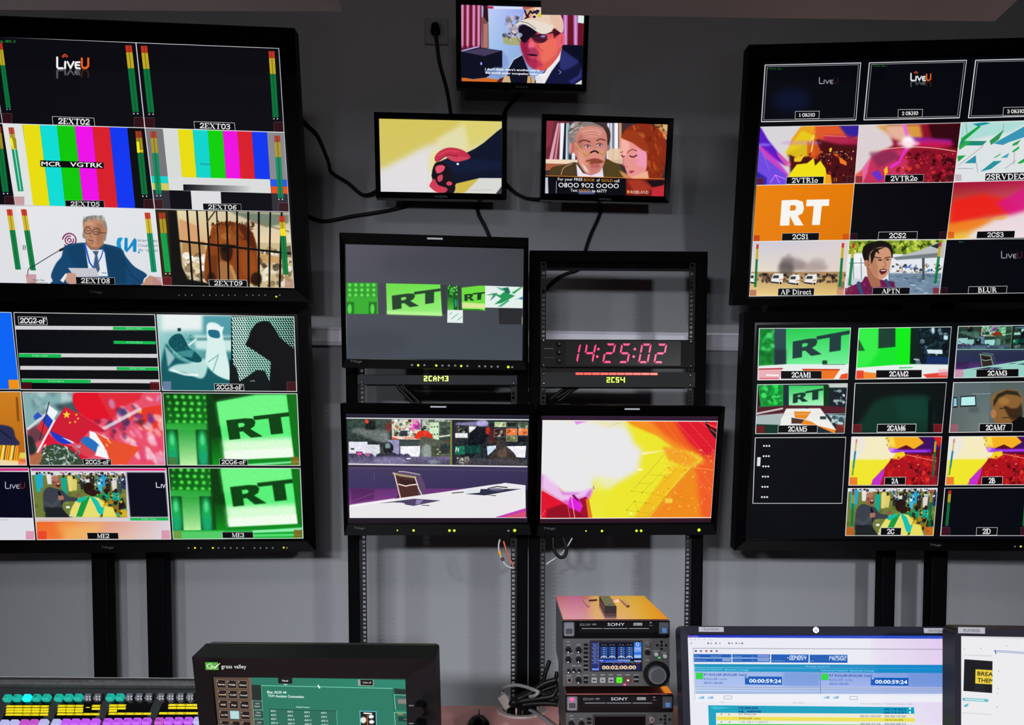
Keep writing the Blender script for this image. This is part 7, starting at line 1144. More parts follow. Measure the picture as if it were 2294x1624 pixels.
PRL, tRL, oRL, rRL = wall_monitor('large monitor at lower right, black picture with white dots at its left', [(1701, 735.5), (2131, 731), (2090, 1199.5), (1682.5, 1200)], 2.6,
    [(1694, 727), (2131, 723), (2090, 1206), (1676, 1207)], [(1661, 699), (2131, 695), (2090, 1231), (1647, 1232)], paint_lower_right,
    [('picture_tile', [(1700.8, 735.8), (1905.6, 734.4), (1899, 849.5), (1697.3, 851.3)]), ('picture_tile', [(1924, 734.4), (2131.2, 731.4), (2121.8, 846.6), (1916.7, 849.5)]), ('picture_tile', [(2146.8, 730.8), (2360, 728), (2348, 843), (2137, 846.6)]),
     ('picture_tile', [(1697, 861.6), (1898.5, 858.6), (1891.2, 970.3), (1692.6, 971.5)]), ('picture_tile', [(1915.3, 858.3), (2120.4, 856.9), (2110, 969.4), (1908.8, 970.3)]), ('picture_tile', [(2136.2, 856.9), (2345, 854), (2335, 967), (2126.2, 968.8)]),
     ('picture_tile', [(1692, 980), (1894.7, 979.4), (1885.9, 1127.8), (1686, 1127.8)]), ('picture_tile', [(1908, 978.5), (2109.8, 978), (2100.4, 1087.2), (1901.2, 1087.2)]), ('picture_tile', [(2126.8, 978), (2330, 976), (2320, 1086), (2117.4, 1086.6)]),
     ('picture_tile', [(1900, 1094), (2099.8, 1093.4), (2090.7, 1199.7), (1893.8, 1199.7)]), ('picture_tile', [(2116.5, 1093), (2322, 1092), (2310, 1200), (2106.8, 1199.7)])],
    [(2273, 1224, 0), (2286.5, 1224, 1)], (2096, 1220.5, 27), 'R')

# stands that carry the two pairs of big monitors
def stand(label, px, D, ytop, lean_px, P1, P2, yb=1500):
    base = atY(sum(px)/2, yb, D); base.z = 0
    t = thing('monitor_stand', label, 'stand', Matrix.Translation(base), 'floor stands of the large monitors')
    ztop = atY(px[0], ytop, D).z
    for x, w in zip(px, lean_px):
        c = atY(x, yb, D).x-base.x; h = w/2/F*D
        MB().box(c-h, c+h, -.03, .03, .04, ztop, .006, 2).build('pole', M_back, t)
        MB().box(c-h*1.6, c+h*1.6, -.2, .035, .0, .045, .008).build('foot', M_back, t)
    c0, c1 = atY(px[0], yb, D).x-base.x, atY(px[1], yb, D).x-base.x
    for P, tq in (P1, P2):
        z = P.c[2]; y = P.c[1]-base.y
        inv = P.M.inverted(); a = inv @ Vector((base.x+(c0+c1)/2, base.y-.034, z)); w_ = (c1-c0)/2+.05
        MB().box(a.x-w_, a.x+w_, .085, a.y, -.05, .05, .004).build('mount_plate', M_back, tq)
    return t
stand('black twin-pole floor stand under the two left monitors', (237, 360), 2.82, 200, (36, 41), (PLU, tLU), (PLL, tLL))
stand('black twin-pole floor stand under the two right monitors', (1981, 2093), 2.9, 250, (31, 37), (PRU, tRU), (PRL, tRL), 1380)

# ------------------------------------------------------------------ studio monitors in the middle
def studio_monitor(label, quad, D, rect_px, outer_px, paint, btns, lamps, logo, tallypx, zr=2.1):
    P = Panel(quad, D); t = thing('studio_monitor', label, 'monitor', P.M, 'studio monitors in the rack')
    rc = P.rect(rect_px); o = P.rect(outer_px); g = inset(rc, -.004)
    monitor_body(P, t, o, g, -.014, .035, .075); lens_screen(P, rc, rc, paint, 'studio', t, zres=zr)
    for bx, by, r in lamps:
        u = P.uv([(bx, by)], -.014)[0]; MB().dome((u[0], -.014, u[1]), r/F*D, .002).build('indicator_lamp', G_green, t, smooth=True)
    for bx, by in btns:
        u = P.uv([(bx, by)], -.014)[0]; MB().box(u[0]-.0035, u[0]+.0035, -.0165, -.013, u[1]-.003, u[1]+.003, .0008).build('button', M_btn, t)
    a = P.box(*tallypx, -.014); MB().box(a[0], a[2], -.0165, -.013, a[1], a[3], .0006).build('tally_light', mat('tally_lens', 'a8aab4', .3), t)
    u = P.box(*logo, -.014); text_mesh('TVlogic', u[3]-u[1], (u[0]+u[2])/2, (u[1]+u[3])/2, -.0145, M_dim, t, 'logo', u[2]-u[0])
    return P, t, o, rc
z6 = lambda x, y: (660+x/3.867, 480+y/3.867); z8 = lambda x, y: (740+x/4.274, 860+y/4.274); z9 = lambda x, y: (1160+x/4.274, 860+y/4.274)
PCU, tCU, oCU, rCU = studio_monitor('studio monitor with a grey picture and a green band of letters', [(775, 547), (1175, 557), (1169, 808), (778, 802)], 2.42, [(775, 547.7), (1173.3, 557), (1170, 808), (776.9, 801)],
    [(763.4, 522.7), (1184, 535), (1178.5, 829), (766, 824)], paint_preview, [z6(x, y) for x, y in ((1017, 1306), (1125, 1307), (1281, 1311), (1336, 1311), (1391, 1311), (1497, 1314), (1600, 1317), (1651, 1318), (1706, 1320), (1760, 1320), (1885, 1324))],
    [z6(1071, 1308)+(2.6,), z6(1227, 1310)+(2.6,), z6(1443, 1314)+(2.6,), z6(1851, 1323)+(3,)], (785, 806.5, 811, 812), (957, 532.5, 992, 537))
PCL, tCL, oCL, rCL = studio_monitor('studio monitor showing an empty newsroom with a swivel chair', [(777, 938), (1184, 941), (1180, 1160), (783, 1160)], 2.42, [(775, 927), (1186, 930), (1182, 1171), (781, 1171)],
    [(763.4, 902), (1196, 908), (1189, 1197), (772.8, 1196)], paint_studio, [z8(1705, 1405)], [z8(642, 1402)+(1.8,), z8(797, 1403)+(2.8,), z8(1141, 1404)+(3,), z8(1187, 1404)+(3,), z8(1765, 1403)+(3.6,)], (793, 1180.5, 818, 1185), (964, 909.5, 1000, 913))
PCR, tCR, oCR, rCR = studio_monitor('studio monitor showing a white and yellow burst of light', [(1215, 941), (1607, 943), (1592, 1160), (1211.5, 1162)], 2.42, [(1213, 931), (1609, 933), (1593, 1171), (1209, 1172)],
    [(1198.6, 908), (1621, 910.3), (1602, 1197), (1208, 1196)], paint_burst, [], [z9(653, 1408)+(1.8,), z9(806, 1408)+(2.8,), z9(1137, 1406)+(3,), z9(1181, 1406)+(3,), z9(1735, 1399)+(3.8,)], (1218, 1181, 1244, 1186), (1399, 914.5, 1433, 918))

# ------------------------------------------------------------------ televisions on the wall
def television(label, quad, D, outer_px, paint, logo, lpx):
    P = Panel(quad, D); t = thing('television', label, 'television', P.M, 'wall televisions')
    rc = P.rect(quad); o = P.rect(outer_px)
    MB().frame(o, inset(rc, -.002), -.012, .03, -.006).build('bezel', mat('gloss_bezel', '020203', .18, spec=.15), t)
    MB().box(o[0]+.004, o[2]-.004, .004, .03, o[1]+.004, o[3]-.004).build('display_panel', M_gloss, t)
    w, h = o[2]-o[0], o[3]-o[1]; MB().box(o[0]+w*.08, o[2]-w*.08, .03, .06, o[1]+h*.1, o[3]-h*.15, .012).build('back_cover', M_back, t)
    lens_screen(P, rc, rc, paint, 'tv', t, zres=2.6)
    yb = (WC-Vector(P.c)).dot(WN)/(-1)
    dist = abs((Vector(P.c)-WC).dot(WN)); MB().box(-.06, .06, .06, max(.1, dist-.012), -.05, .05, .004).build('wall_bracket', M_back, t)
    u = P.box(*lpx, -.012); text_mesh(logo, u[3]-u[1], (u[0]+u[2])/2, (u[1]+u[3])/2, -.0125, M_dim, t, 'logo', u[2]-u[0])
    return P, t, o
television('topmost wall television, showing a man in a pale cap', [(1033.5, 11), (1309, 19), (1303, 189.5), (1034, 181)], 2.8, [(1021.5, -1), (1319, 8), (1313, 206), (1022.5, 200)], paint_tv_top, 'SAMSUNG', (1155, 192.5, 1183, 197))
television('left of the two lower wall televisions, showing a red fist on yellow', [(849.3, 266), (1124.5, 272), (1123, 434), (853, 429)], 2.8, [(838.6, 253), (1136.3, 260), (1134, 449.5), (843, 445)], paint_tv_left, 'SAMSUNG', (974, 438, 1002, 442.5))
television('right of the two lower wall televisions, an advert with a telephone number', [(1224.7, 270), (1495.5, 279), (1487, 440), (1221, 433)], 2.8, [(1213.9, 258), (1507, 266.3), (1498.7, 455), (1210.2, 450)], paint_tv_right, 'SAMSUNG', (1342, 444, 1369, 448.5))

# ------------------------------------------------------------------ equipment racks
PR = Panel([(772, 562), (1583.5, 570), (1572, 1440), (785, 1440)], 2.56)
zfl = (PR.c[2]-0)/PR.V[2]        # local distance down to the floor
def rk(x, y, d=0.): u = PR.uv([(x, y)], d)[0]; return u[0], u[1]
def rack(label, xl, xr, ya, with_top):
    # xl/xr: pixel columns at row ya: outer column l, r, rail r
    L0, _ = rk(xl[0], ya); L1, _ = rk(xl[1], ya); L2, _ = rk(xl[2], ya); R2, _ = rk(xr[0], ya); R1, _ = rk(xr[1], ya); R0, _ = rk(xr[2], ya)
    ztop = rk(1380, 562)[1]; t = thing('equipment_rack', label, 'rack', PR.M, 'equipment racks')
    for (a, b) in ((L0, L1), (R1, R0)):
        w = b-a
        MB().box(a, b, 0, .012, -zfl, ztop, .002).box(a if a == L0 else b-.004, (a+.004) if a == L0 else b, .0, .06, -zfl, ztop).build('upright', M_steel, t)
        MB().box(a-.0, b, -.14, .3, -zfl, -zfl+.05, .006).build('foot', M_steel, t)
    U = .04445
    for (a, b, s) in ((L1, L2, 1), (R2, R1, -1)):
        # rail strip with three square holes per unit, built as a ladder
        hw = .0095; c = (b-.0085) if s > 0 else (a+.0085); mb = MB(); y0, y1 = .006, .009
        mb.box(a, c-hw/2, y0, y1, -zfl+.06, ztop-.03); mb.box(c+hw/2, b, y0, y1, -zfl+.06, ztop-.03)
        z = -zfl+.06
        while z < ztop-.035:
            for dz, h in ((0, .003), (.0127, .0064), (.0286, .0064), (.04125, .0032)):
                if z+dz+h < ztop-.03: mb.box(c-hw/2, c+hw/2, y0, y1, z+dz, z+dz+h)
            z += U
        mb.build('rail', M_rail, t)
    zt = rk(1380, 586)[1]
    MB().box(L0, R0, -.001, .03, zt, ztop, .002).build('top_beam', M_steel, t)
    MB().box(L0+.01, R0-.01, .03, .07, rk(1380, 604, .05)[1], ztop-.004, .002).build('rear_beam', M_steel, t)
    MB().box(L0, R0, .02, .05, -zfl+.02, -zfl+.07).build('bottom_beam', M_steel, t)
    return t, (L0, L1, L2, R2, R1, R0, ztop)
RKL, gL = rack('left black steel rack behind the grey-picture monitor', (775, 800, 816), (1145, 1159, 1183.5), 860, True)
RKR, gR = rack('right black steel rack that holds the red digital clock', (1186.5, 1210, 1223), (1542, 1556, 1581), 860, True)
def screws(t, pts):
    for x, y in pts:
        a, b = rk(x, y, -.004); MB().dome((a, -.0045, b), .0045, .0035, 10, 3).build('screw', M_chrome, t, smooth=True)

# ------------------------------------------------------------------ clock, under-monitor displays
G_red = glow('red_segment', 'ff1464', 1.6, '200008'); z7 = lambda x, y: (1140+x/3.867, 480+y/3.867)
ck = thing('digital_clock', 'rack-mounted digital clock reading 14:25:02 in red digits', 'clock', PR.M)
a = PR.box(1211, 761, 1557, 823, -.002)
MB().box(a[0], a[2], -.004, .0, a[1], a[3], .0008).build('faceplate', mat('clock_face', '070708', .5, spec=.08), ck)
MB().box(a[0]+.02, a[2]-.02, .0102, .05, a[1]+.003, a[3]-.003).build('housing', M_back, ck)
w = PR.box(1267, 763.5, 1525, 819, -.004); MB().box(w[0], w[2], -.0052, -.0035, w[1], w[3]).build('window', mat('clock_window', '0a0306', .3, spec=.1), ck)
SEG = {'a': [(.14, 1), (.86, 1), (.74, .9), (.26, .9)], 'd': [(.26, .1), (.74, .1), (.86, 0), (.14, 0)], 'b': [(1, .96), (1, .53), (.84, .56), (.84, .87)], 'c': [(1, .47), (1, .04), (.84, .13), (.84, .44)],
       'f': [(0, .96), (.16, .87), (.16, .56), (0, .53)], 'e': [(0, .47), (.16, .44), (.16, .13), (0, .04)], 'g': [(.14, .5), (.24, .55), (.76, .55), (.86, .5), (.76, .45), (.24, .45)]}
SEGS = {'0': 'abcdef', '1': 'bc', '2': 'abged', '4': 'fgbc', '5': 'afgcd'}
for ch, x in (('1', 568-62), ('4', 640), ('2', 808), ('5', 944), ('0', 1118), ('2', 1252)):
    mb = MB()
    for k in SEGS[ch]:
        pts = []
        for u, v in SEG[k]:
            pts.append(rk(*z7(x+u*88+v*32, 1288-v*168+(x-900)*.004), -.006))
        mb.prism(pts, -.0072, -.0052)
    mb.build('digit', G_red, ck)
for x in (770, 1086):
    for y in (1168, 1233):
        u = rk(*z7(x-(y-1200)*.15, y), -.006); MB().cyl((u[0], -.0072, u[1]), (u[0], -.0052, u[1]), 11/3.867/F*2.56).build('colon_dot', G_red, ck)
for y in (1123, 1195, 1268):
    u = rk(*z7(435, y), -.006); k = MB().cyl((u[0], -.012, u[1]), (u[0], -.0041, u[1]), .0075, .009, 20).build('knob', M_bez, ck)
    MB().frame((u[0]-.0035, u[1]-.0035, u[0]+.0035, u[1]+.0035), (u[0]-.002, u[1]-.002, u[0]+.002, u[1]+.002), -.013, -.012).build('knob_cap', M_dim, k)
u = rk(*z7(345, 1161), -.005); text_mesh('evertz', .0052, u[0], u[1], -.0046, M_mark, ck, 'logo', .03)
u = rk(*z7(348, 1241), -.005); text_mesh('CLOCK TIMER', .0026, u[0], u[1], -.0046, M_dim, ck, 'lettering', .036)
screws(ck, [z7(300, 1093), z7(302, 1305), z7(1577, 1104), z7(1574, 1316)])
G_led = glow('green_dots', 'c8f818', 1.5, '0a1004')
FONT5 = {'2': ('111', '001', '111', '100', '111'), 'C': ('111', '100', '100', '100', '111'), 'A': ('010', '101', '111', '101', '101'), 'M': ('10001', '11011', '10101', '10001', '10001'), '3': ('111', '001', '011', '001', '111'), 'S': ('111', '100', '111', '001', '111'), '4': ('1001', '1001', '1111', '0001', '0001')}
def umd(label, box, tx, s, col, bar=None):
    t = thing('name_display', label, 'display', PR.M, 'name displays in the racks'); a = PR.box(*box, 0)
    MB().box(a[0], a[2], -.004, .0, a[1], a[3], .0008).build('faceplate', mat('display_face_'+col, col, .5, spec=.15), t)
    MB().box(a[0]+.02, a[2]-.02, .0102, .06, a[1]+.002, a[3]-.002).build('housing', M_back, t)
    x0, zt = rk(tx[0], tx[1], -.005); x1, zb = rk(tx[2], tx[3], -.005); n = sum(len(FONT5[c][0])+1 for c in s)-1; px = (x1-x0)/n; pz = (zt-zb)/5; x = x0; mb = MB()
    for c in s:
        g = FONT5[c]
        for j in range(5):
            for i, v in enumerate(g[j]):
                if v == '1': mb.box(x+i*px, x+i*px+px*.95, -.0058, -.0042, zt-(j+1)*pz, zt-j*pz-pz*.08)
        x += (len(g[0])+1)*px
    mb.build('lettering', G_led, t)
    if bar:
        b = PR.box(*bar, -.005); n = 10
        for k in range(n): MB().box(b[0]+(b[2]-b[0])*k/n, b[0]+(b[2]-b[0])*(k+.94)/n, -.006, -.0042, b[1], b[3], .0003).build('tally_bar', glow('tally_red', 'ff3c28', 1.5), t)
    return t
T1 = umd('grey strip display reading 2CAM3 in green under the grey-picture monitor', (801, 840, 1159, 862), (949.5, 841.5, 1004.5, 854), '2CAM3', '12131b')
screws(T1, [z6(582, 1452), z6(1897, 1462)])
T2 = umd('black strip display reading 2CS4 in green with a red light bar, under the clock', (1211, 833.5, 1557, 868), (1359, 844.5, 1400, 857), '2CS4', '08080b', (1289.5, 834.8, 1474, 840))
screws(T2, [z7(302, 1384), z7(302, 1465), z7(1572, 1395), z7(1572, 1479)])
# brackets that carry the studio monitors in the racks
for P, t, g in ((PCU, tCU, gL), (PCL, tCL, gL), (PCR, tCR, gR)):
    Mi = P.M.inverted(); c = PR.M @ Vector(((g[1]+g[4])/2, .02, 0)); lz = (Mi @ (PR.M @ Vector((0, 0, (PR.M.inverted() @ Vector(P.c)).z)))).z
    y1 = (Mi @ (PR.M @ Vector(((g[1]+g[4])/2, .012, (PR.M.inverted() @ Vector(P.c)).z)))).y
    MB().box(-.17, .17, .07, y1, -.07, .07, .003).build('mounting_bracket', M_back, t)

# ------------------------------------------------------------------ desk
DZ = .72; e0, e1 = atZ(990, 1581, DZ), atZ(1236, 1579, DZ)
M_desk = mat('desk_laminate', 'c88c8c', .32, bump=.05, bscale=60, var=.1)  # pink light of the screens is put into this base colour
dk = thing('desk', 'laminate desk coloured with pink screen light along the bottom of the frame', 'desk', Matrix.Translation((0, 1.3, 0)))
HX, HY = atZ(1168, 1592.5, DZ).x, atZ(1168, 1592.5, DZ).y-1.3; ye = e0.y-1.3; HR = .048
mb = MB(); n = 32
ring = [(HX+HR*math.cos(2*PI*k/n), HY+HR*.98*math.sin(2*PI*k/n)) for k in range(n)]
def sq(k):
    a = 2*PI*k/n; c, s = math.cos(a), math.sin(a); x = 10; 
    t = min([((2.3-HX)/c if c > 1e-6 else 1e9), ((-2.3-HX)/c if c < -1e-6 else 1e9), ((ye-HY)/s if s > 1e-6 else 1e9), ((-.62-HY)/s if s < -1e-6 else 1e9)]); return (HX+c*t, HY+s*t)
out = [sq(k) for k in range(n)]
# snap the outline to the four corners
for cx, cy in ((2.3, ye), (-2.3, ye), (-2.3, -.62), (2.3, -.62)):
    ang = math.atan2(cy-HY, cx-HX) % (2*PI); k = round(ang/(2*PI)*n) % n; out[k] = (cx, cy)
V = [(x, y, z) for z in (DZ, DZ-.03) for r_ in (ring, out) for x, y in r_]; f = []
for k in range(n):
    j = (k+1) % n; f += [(k, j, n+j, n+k), (2*n+k, 3*n+k, 3*n+j, 2*n+j), (k, 2*n+k, 2*n+j, j), (n+k, n+j, 3*n+j, 3*n+k)]
mb._add(V, f).build('desktop', M_desk, dk)
for x in (-2.1, -.7, .7, 2.1):
    for y in (-.5, ye-.08): MB().box(x-.025, x+.025, y-.025, y+.025, 0, DZ-.03, .003).build('leg', M_back, dk)
gr = tag(MB().build('cable_grommet', mat('grommet_metal', 'd8c8c4', .25, .6)), 'pale round cable grommet in the desk under the black cables', 'grommet')
bm = bmesh.new(); V = []
for k in range(n):
    a = 2*PI*k/n
    for r_, z in ((HR-.004, DZ-.028), (HR-.004, DZ+.004), (HR+.008, DZ+.004), (HR+.011, DZ)): V.append(bm.verts.new((HX+r_*math.cos(a), 1.3+HY+r_*.98*math.sin(a), z)))
for k in range(n):
    for i in range(3): bm.faces.new([V[k*4+i], V[k*4+i+1], V[((k+1) % n)*4+i+1], V[((k+1) % n)*4+i]])
bmesh.ops.recalc_face_normals(bm, faces=bm.faces); bm.to_mesh(gr.data); bm.free()
MB().cyl((HX, 1.3+HY, DZ-.028), (HX, 1.3+HY, DZ-.022), HR-.005, None, 28).build('hole_shade_disc', M_back, gr)  # added black disc standing in for the shade inside the hole

# ------------------------------------------------------------------ video decks
M_deck = mat('deck_front', '1b1b1c', .5, bump=.1, bscale=300); M_top = mat('deck_top_screen_tint', 'ffa89e', .2, 1.); M_side = mat('deck_side', '1e2122', .45, bump=.2, bscale=120)  # grey deck top tinted: pink-orange of the reflected screens put into its colour
PD = Panel([(1258, 1388), (1500, 1387), (1499.5, 1537.5), (1262, 1537.8)], 1.34, tiltfix=0.)
d0 = PD.rect([(1258, 1388), (1500, 1387), (1499.5, 1537.5), (1262, 1537.8)]); hD = d0[3]-d0[1]
def deck(label, r, dx, dz, lcd, depth=.26):
    M = PD.M @ Matrix.Translation((dx, -.0 if lcd else -.012, dz)); t = thing('video_deck', label, 'video deck', M, 'video decks'); x0, z0, x1, z1 = r
    q = lambda x, y: zpx(PD, 1200, 1300, 5.012, x, y); s = 1/5.012/F*1.34
    b_ = MB().box(x0+.002, x1-.002, .004, depth, z0+.002, z1-.0035, .002).build('body', M_side, t)
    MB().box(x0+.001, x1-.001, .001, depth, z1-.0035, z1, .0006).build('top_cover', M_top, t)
    _, zf = q(900, 650); MB().box(x0, x1, 0, .004, z0, zf, .0008).build('control_panel', M_deck, t)
    MB().box(x0, x1, -.002, .004, zf+.001, z1-.002, .0012).build('disc_bay', mat('deck_black', '040406', .22, spec=.15), t)
    a, b = q(475, 590), q(1380, 455); MB().box(a[0], b[0], -.005, -.002, a[1], b[1], .0012).build('disc_door', mat('deck_door', '070709', .25, spec=.15), t)
    for xa, xb in ((515, 745), (755, 1030), (1045, 1265)):
        a, b = q(xa, 537), q(xb, 531); MB().box(a[0], b[0], -.0058, -.0049, a[1], b[1]).build('door_lip', M_mark, t)
    u = q(898, 487); text_mesh('SONY', 34*s, u[0], u[1], -.0056, mat('bright_print', '9296a0', .5), t, 'logo', 190*s)
    u = q(655, 487); text_mesh('HD', 20*s, u[0], u[1], -.0056, M_mark, t, 'lettering', 46*s)
    u = q(550, 490); text_mesh('XDCAM', 26*s, u[0], u[1], -.0056, M_dim, t, 'lettering', 120*s)
    a, b = q(1093, 502), q(1192, 470); l_ = MB().box(a[0], b[0], -.0056, -.0049, a[1], b[1], .0004).build('badge', M_mark, t)
    u = q(1143, 486); text_mesh('MPEG HD', 18*s, u[0], u[1], -.0062, M_back, l_, 'lettering', 84*s)
    u = q(1287, 470); MB().prism([(u[0]-16*s, u[1]+12*s), (u[0]+16*s, u[1]+2*s), (u[0]-12*s, u[1]-10*s), (u[0]-4*s, u[1])], -.0056, -.005).build('disc_logo', M_mark, t)
    u = q(1287, 500); text_mesh('XDCAM', 10*s, u[0], u[1], -.0056, M_mark, t, 'lettering', 38*s)
    a, b = q(312, 625), q(435, 462); pb = MB().box(a[0], b[0], -.006, -.002, a[1], b[1], .002).build('power_cover', mat('brushed_silver', '70747c', .3, .7), t)
    a, b = q(338, 590), q(408, 535); MB().box(a[0], b[0], -.0075, -.006, a[1], b[1], .0008).build('power_switch', mat('switch_dark', '16181e', .4), pb)
    if not lcd: u = q(372, 492); MB().dome((u[0], -.006, u[1]), 22*s, .003).build('power_lamp', glow('red_lamp', 'ff2860', 4.), t, smooth=True)
    a, b = q(1375, 600), q(1492, 465); MB().box(a[0], b[0], -.004, -.002, a[1], b[1], .0015).build('eject_cover', mat('switch_grey', '24262c', .35), t)
    a, b = q(1412, 584), q(1468, 530); MB().box(a[0], b[0], -.0055, -.004, a[1], b[1], .0005).build('sticker', mat('blue_sticker', '2a5484', .5), t)
    M_k = mat('knob_black', '030304', .4, spec=.1)
    for x, y, r_ in ((366, 775, 33), (480, 775, 33), (366, 885, 33), (480, 885, 33), (480, 1115, 33), (370, 1008, 18), (428, 1003, 18), (487, 1008, 18)):
        u = q(x, y); k = MB().cyl((u[0], -.010, u[1]), (u[0], -.0005, u[1]), r_*s*.85, r_*s, 18).build('knob', M_k, t, smooth=False)
        v = q(x-6, y+r_*.5); MB().cyl((v[0], -.011, v[1]), (v[0], -.0098, v[1]), 6*s, None, 8).build('pointer', mat('white_print', 'e8e8e8', .5), k)
    u = q(378, 1115); mb = MB(); 
    mb.cyl((u[0], -.004, u[1]), (u[0], -.0002, u[1]), 31*s, None, 20); mb.build('headphone_jack', M_chrome, t); MB().cyl((u[0], -.0045, u[1]), (u[0], -.0042, u[1]), 20*s, None, 16).build('jack_hole', M_k, t)
    for y in (720, 763, 810, 860, 905, 953, 1000, 1090, 1140):
        u = q(563, y); MB().box(u[0]-24*s, u[0]+24*s, -.003, -.0005, u[1]-12*s, u[1]+12*s, .0006).build('menu_button', M_k, t)
    for x, y, w_ in ((370, 722, 40), (480, 722, 40), (395, 818, 60), (366, 838, 36), (480, 838, 40), (430, 957, 50), (490, 957, 40), (378, 1068, 60), (482, 1068, 50), (563, 1068, 60), (563, 980, 40), (563, 888, 40), (365, 687, 44)):
        u = q(x, y); MB().box(u[0]-w_/2*s, u[0]+w_/2*s, -.0006, -.0001, u[1]-2.5*s, u[1]+2.5*s).build('lettering', M_mark, t)
    a, b = q(606, 1020), q(1196, 672); fr = MB().box(a[0], b[0], -.003, -.0002, a[1], b[1], .001).build('display_frame', mat('lcd_frame', '141418', .3), t)
    a, b = q(624, 1010), q(1186, 690); rc = (a[0], a[1], b[0], b[1])
    if lcd:
        cv = Cv(PD, rc, zres=3.2); paint_deck(cv); lit_quad('display', rc, -.0038, cv.material('deck_display'), fr, rc)
    else: MB().box(rc[0], rc[2], -.0036, -.003, rc[1], rc[3]).build('display', M_gloss, fr)
    for x, m_ in ((656, 'btn'), (750, 'btn'), (843, 'btn'), (937, 'green'), (1033, 'red')):
        u = q(x, 1116); mm = {'btn': mat('key_grey', '66666a', .5), 'green': glow('green_key', '48e010', 1.2) if lcd else mat('key_grey', '66666a', .5), 'red': mat('key_red', '481418', .5)}[m_]
        k = MB().box(u[0]-33*s, u[0]+33*s, -.004, -.0005, u[1]-32*s, u[1]+32*s, .001).build('transport_key', mm, t)
        kk = MB(); c = u[0]; dd = -.0046
        if x == 656:
            for o_ in (-16, 4): kk.prism([(c+(o_-8)*s, u[1]), (c+(o_+12)*s, u[1]+12*s), (c+(o_+12)*s, u[1]-12*s)], dd, -.004)
        elif x == 843:
            for o_ in (-8, 12): kk.prism([(c+(o_+12)*s, u[1]), (c+(o_-8)*s, u[1]+12*s), (c+(o_-8)*s, u[1]-12*s)], dd, -.004)
        elif x == 750: kk.prism([(c+12*s, u[1]), (c-9*s, u[1]+11*s), (c-9*s, u[1]-11*s)], dd, -.004)
        elif x == 937: kk.prism([(c+8*s, u[1]), (c-6*s, u[1]+7*s), (c-6*s, u[1]-7*s)], dd, -.004)
        else: kk.cyl((c, dd, u[1]), (c, -.004, u[1]), 9*s, None, 12)
        kk.build('symbol', mat('white_print', 'e8e8e8', .5) if x == 1033 else M_k, k)
        v = q(x, 1060); MB().box(v[0]-24*s, v[0]+24*s, -.0006, -.0001, v[1]-4*s, v[1]+4*s).build('lettering', M_mark, t)
    if lcd: u = q(1000, 1170); MB().dome((u[0], -.0002, u[1]), 13*s, .003).build('record_lamp', glow('red_lamp', 'ff2860', 4.), t, smooth=True)
    u = q(1390, 868); 
    if lcd: MB().prism([(u[0]-14*s, u[1]+10*s), (u[0]+14*s, u[1]), (u[0]-10*s, u[1]-10*s)], -.001, 0).build('arrow_lamp', glow('green_lamp', '30f040', 2.), t)
    for x, y, r_, mm in ((1262, 722, 30, M_chrome), (1255, 808, 30, M_k), (1350, 825, 25, mat('silver_key', '84888c', .35, .3)), (1447, 845, 25, mat('silver_key', '84888c', .35, .3))):
        u = q(x, y); k = MB().cyl((u[0], -.005, u[1]), (u[0], -.0004, u[1]), r_*s*.9, r_*s, 20).build('round_button', mm, t)
        if mm is M_chrome: MB().dome((u[0], -.0049, u[1]), r_*s*.6, .002).build('button_cap', M_deck, k, smooth=True)
    for x, y in ((1412, 690), (1412, 768), (1364, 728), (1464, 728), (1412, 728)):
        u = q(x, y); MB().dome((u[0], -.0004, u[1]), 15*s, .003, 10, 3).build('cursor_key', M_k, t, smooth=True)
    for x, y, w_ in ((1254, 765, 40), (1350, 790, 80), (1440, 810, 60), (1256, 895, 44), (1130, 1060, 60), (1130, 1110, 56)):
        u = q(x, y); MB().box(u[0]-w_/2*s, u[0]+w_/2*s, -.0006, -.0001, u[1]-2.5*s, u[1]+2.5*s).build('lettering', M_mark, t)
    for y in (1082, 1130): u = q(1130, y); MB().box(u[0]-26*s, u[0]+26*s, -.003, -.0005, u[1]-10*s, u[1]+10*s, .0006).build('menu_button', M_k, t)
    u = q(1357, 1050); dd = MB().cyl((u[0], -.004, u[1]), (u[0], -.0003, u[1]), 150*s, None, 40).build('jog_surround', M_k, t)
    k = MB().cyl((u[0], -.012, u[1]), (u[0], -.004, u[1]), 98*s, 106*s, 40).build('jog_dial', mat('jog_ring', '5c6268', .25, .6), t, smooth=False)
    MB().cyl((u[0], -.0128, u[1]), (u[0], -.0118, u[1]), 80*s, None, 36).build('dial_face', mat('jog_face', '34383c', .35, .3), k)
    return t
dtop = deck('upper video deck with a lit blue meter display and green key', d0, 0, 0, True)
q1 = PD.uv([(1270.8, 1547)])[0]
deck('lower video deck, a red power lamp and a dark display', d0, q1[0]-d0[0]-.004, q1[1]-d0[3]-.002, False)
# feet so that the pile stands on the desk
zb = (PD.M @ Vector((0, 0, q1[1]-d0[3]-.002+d0[1]))).z
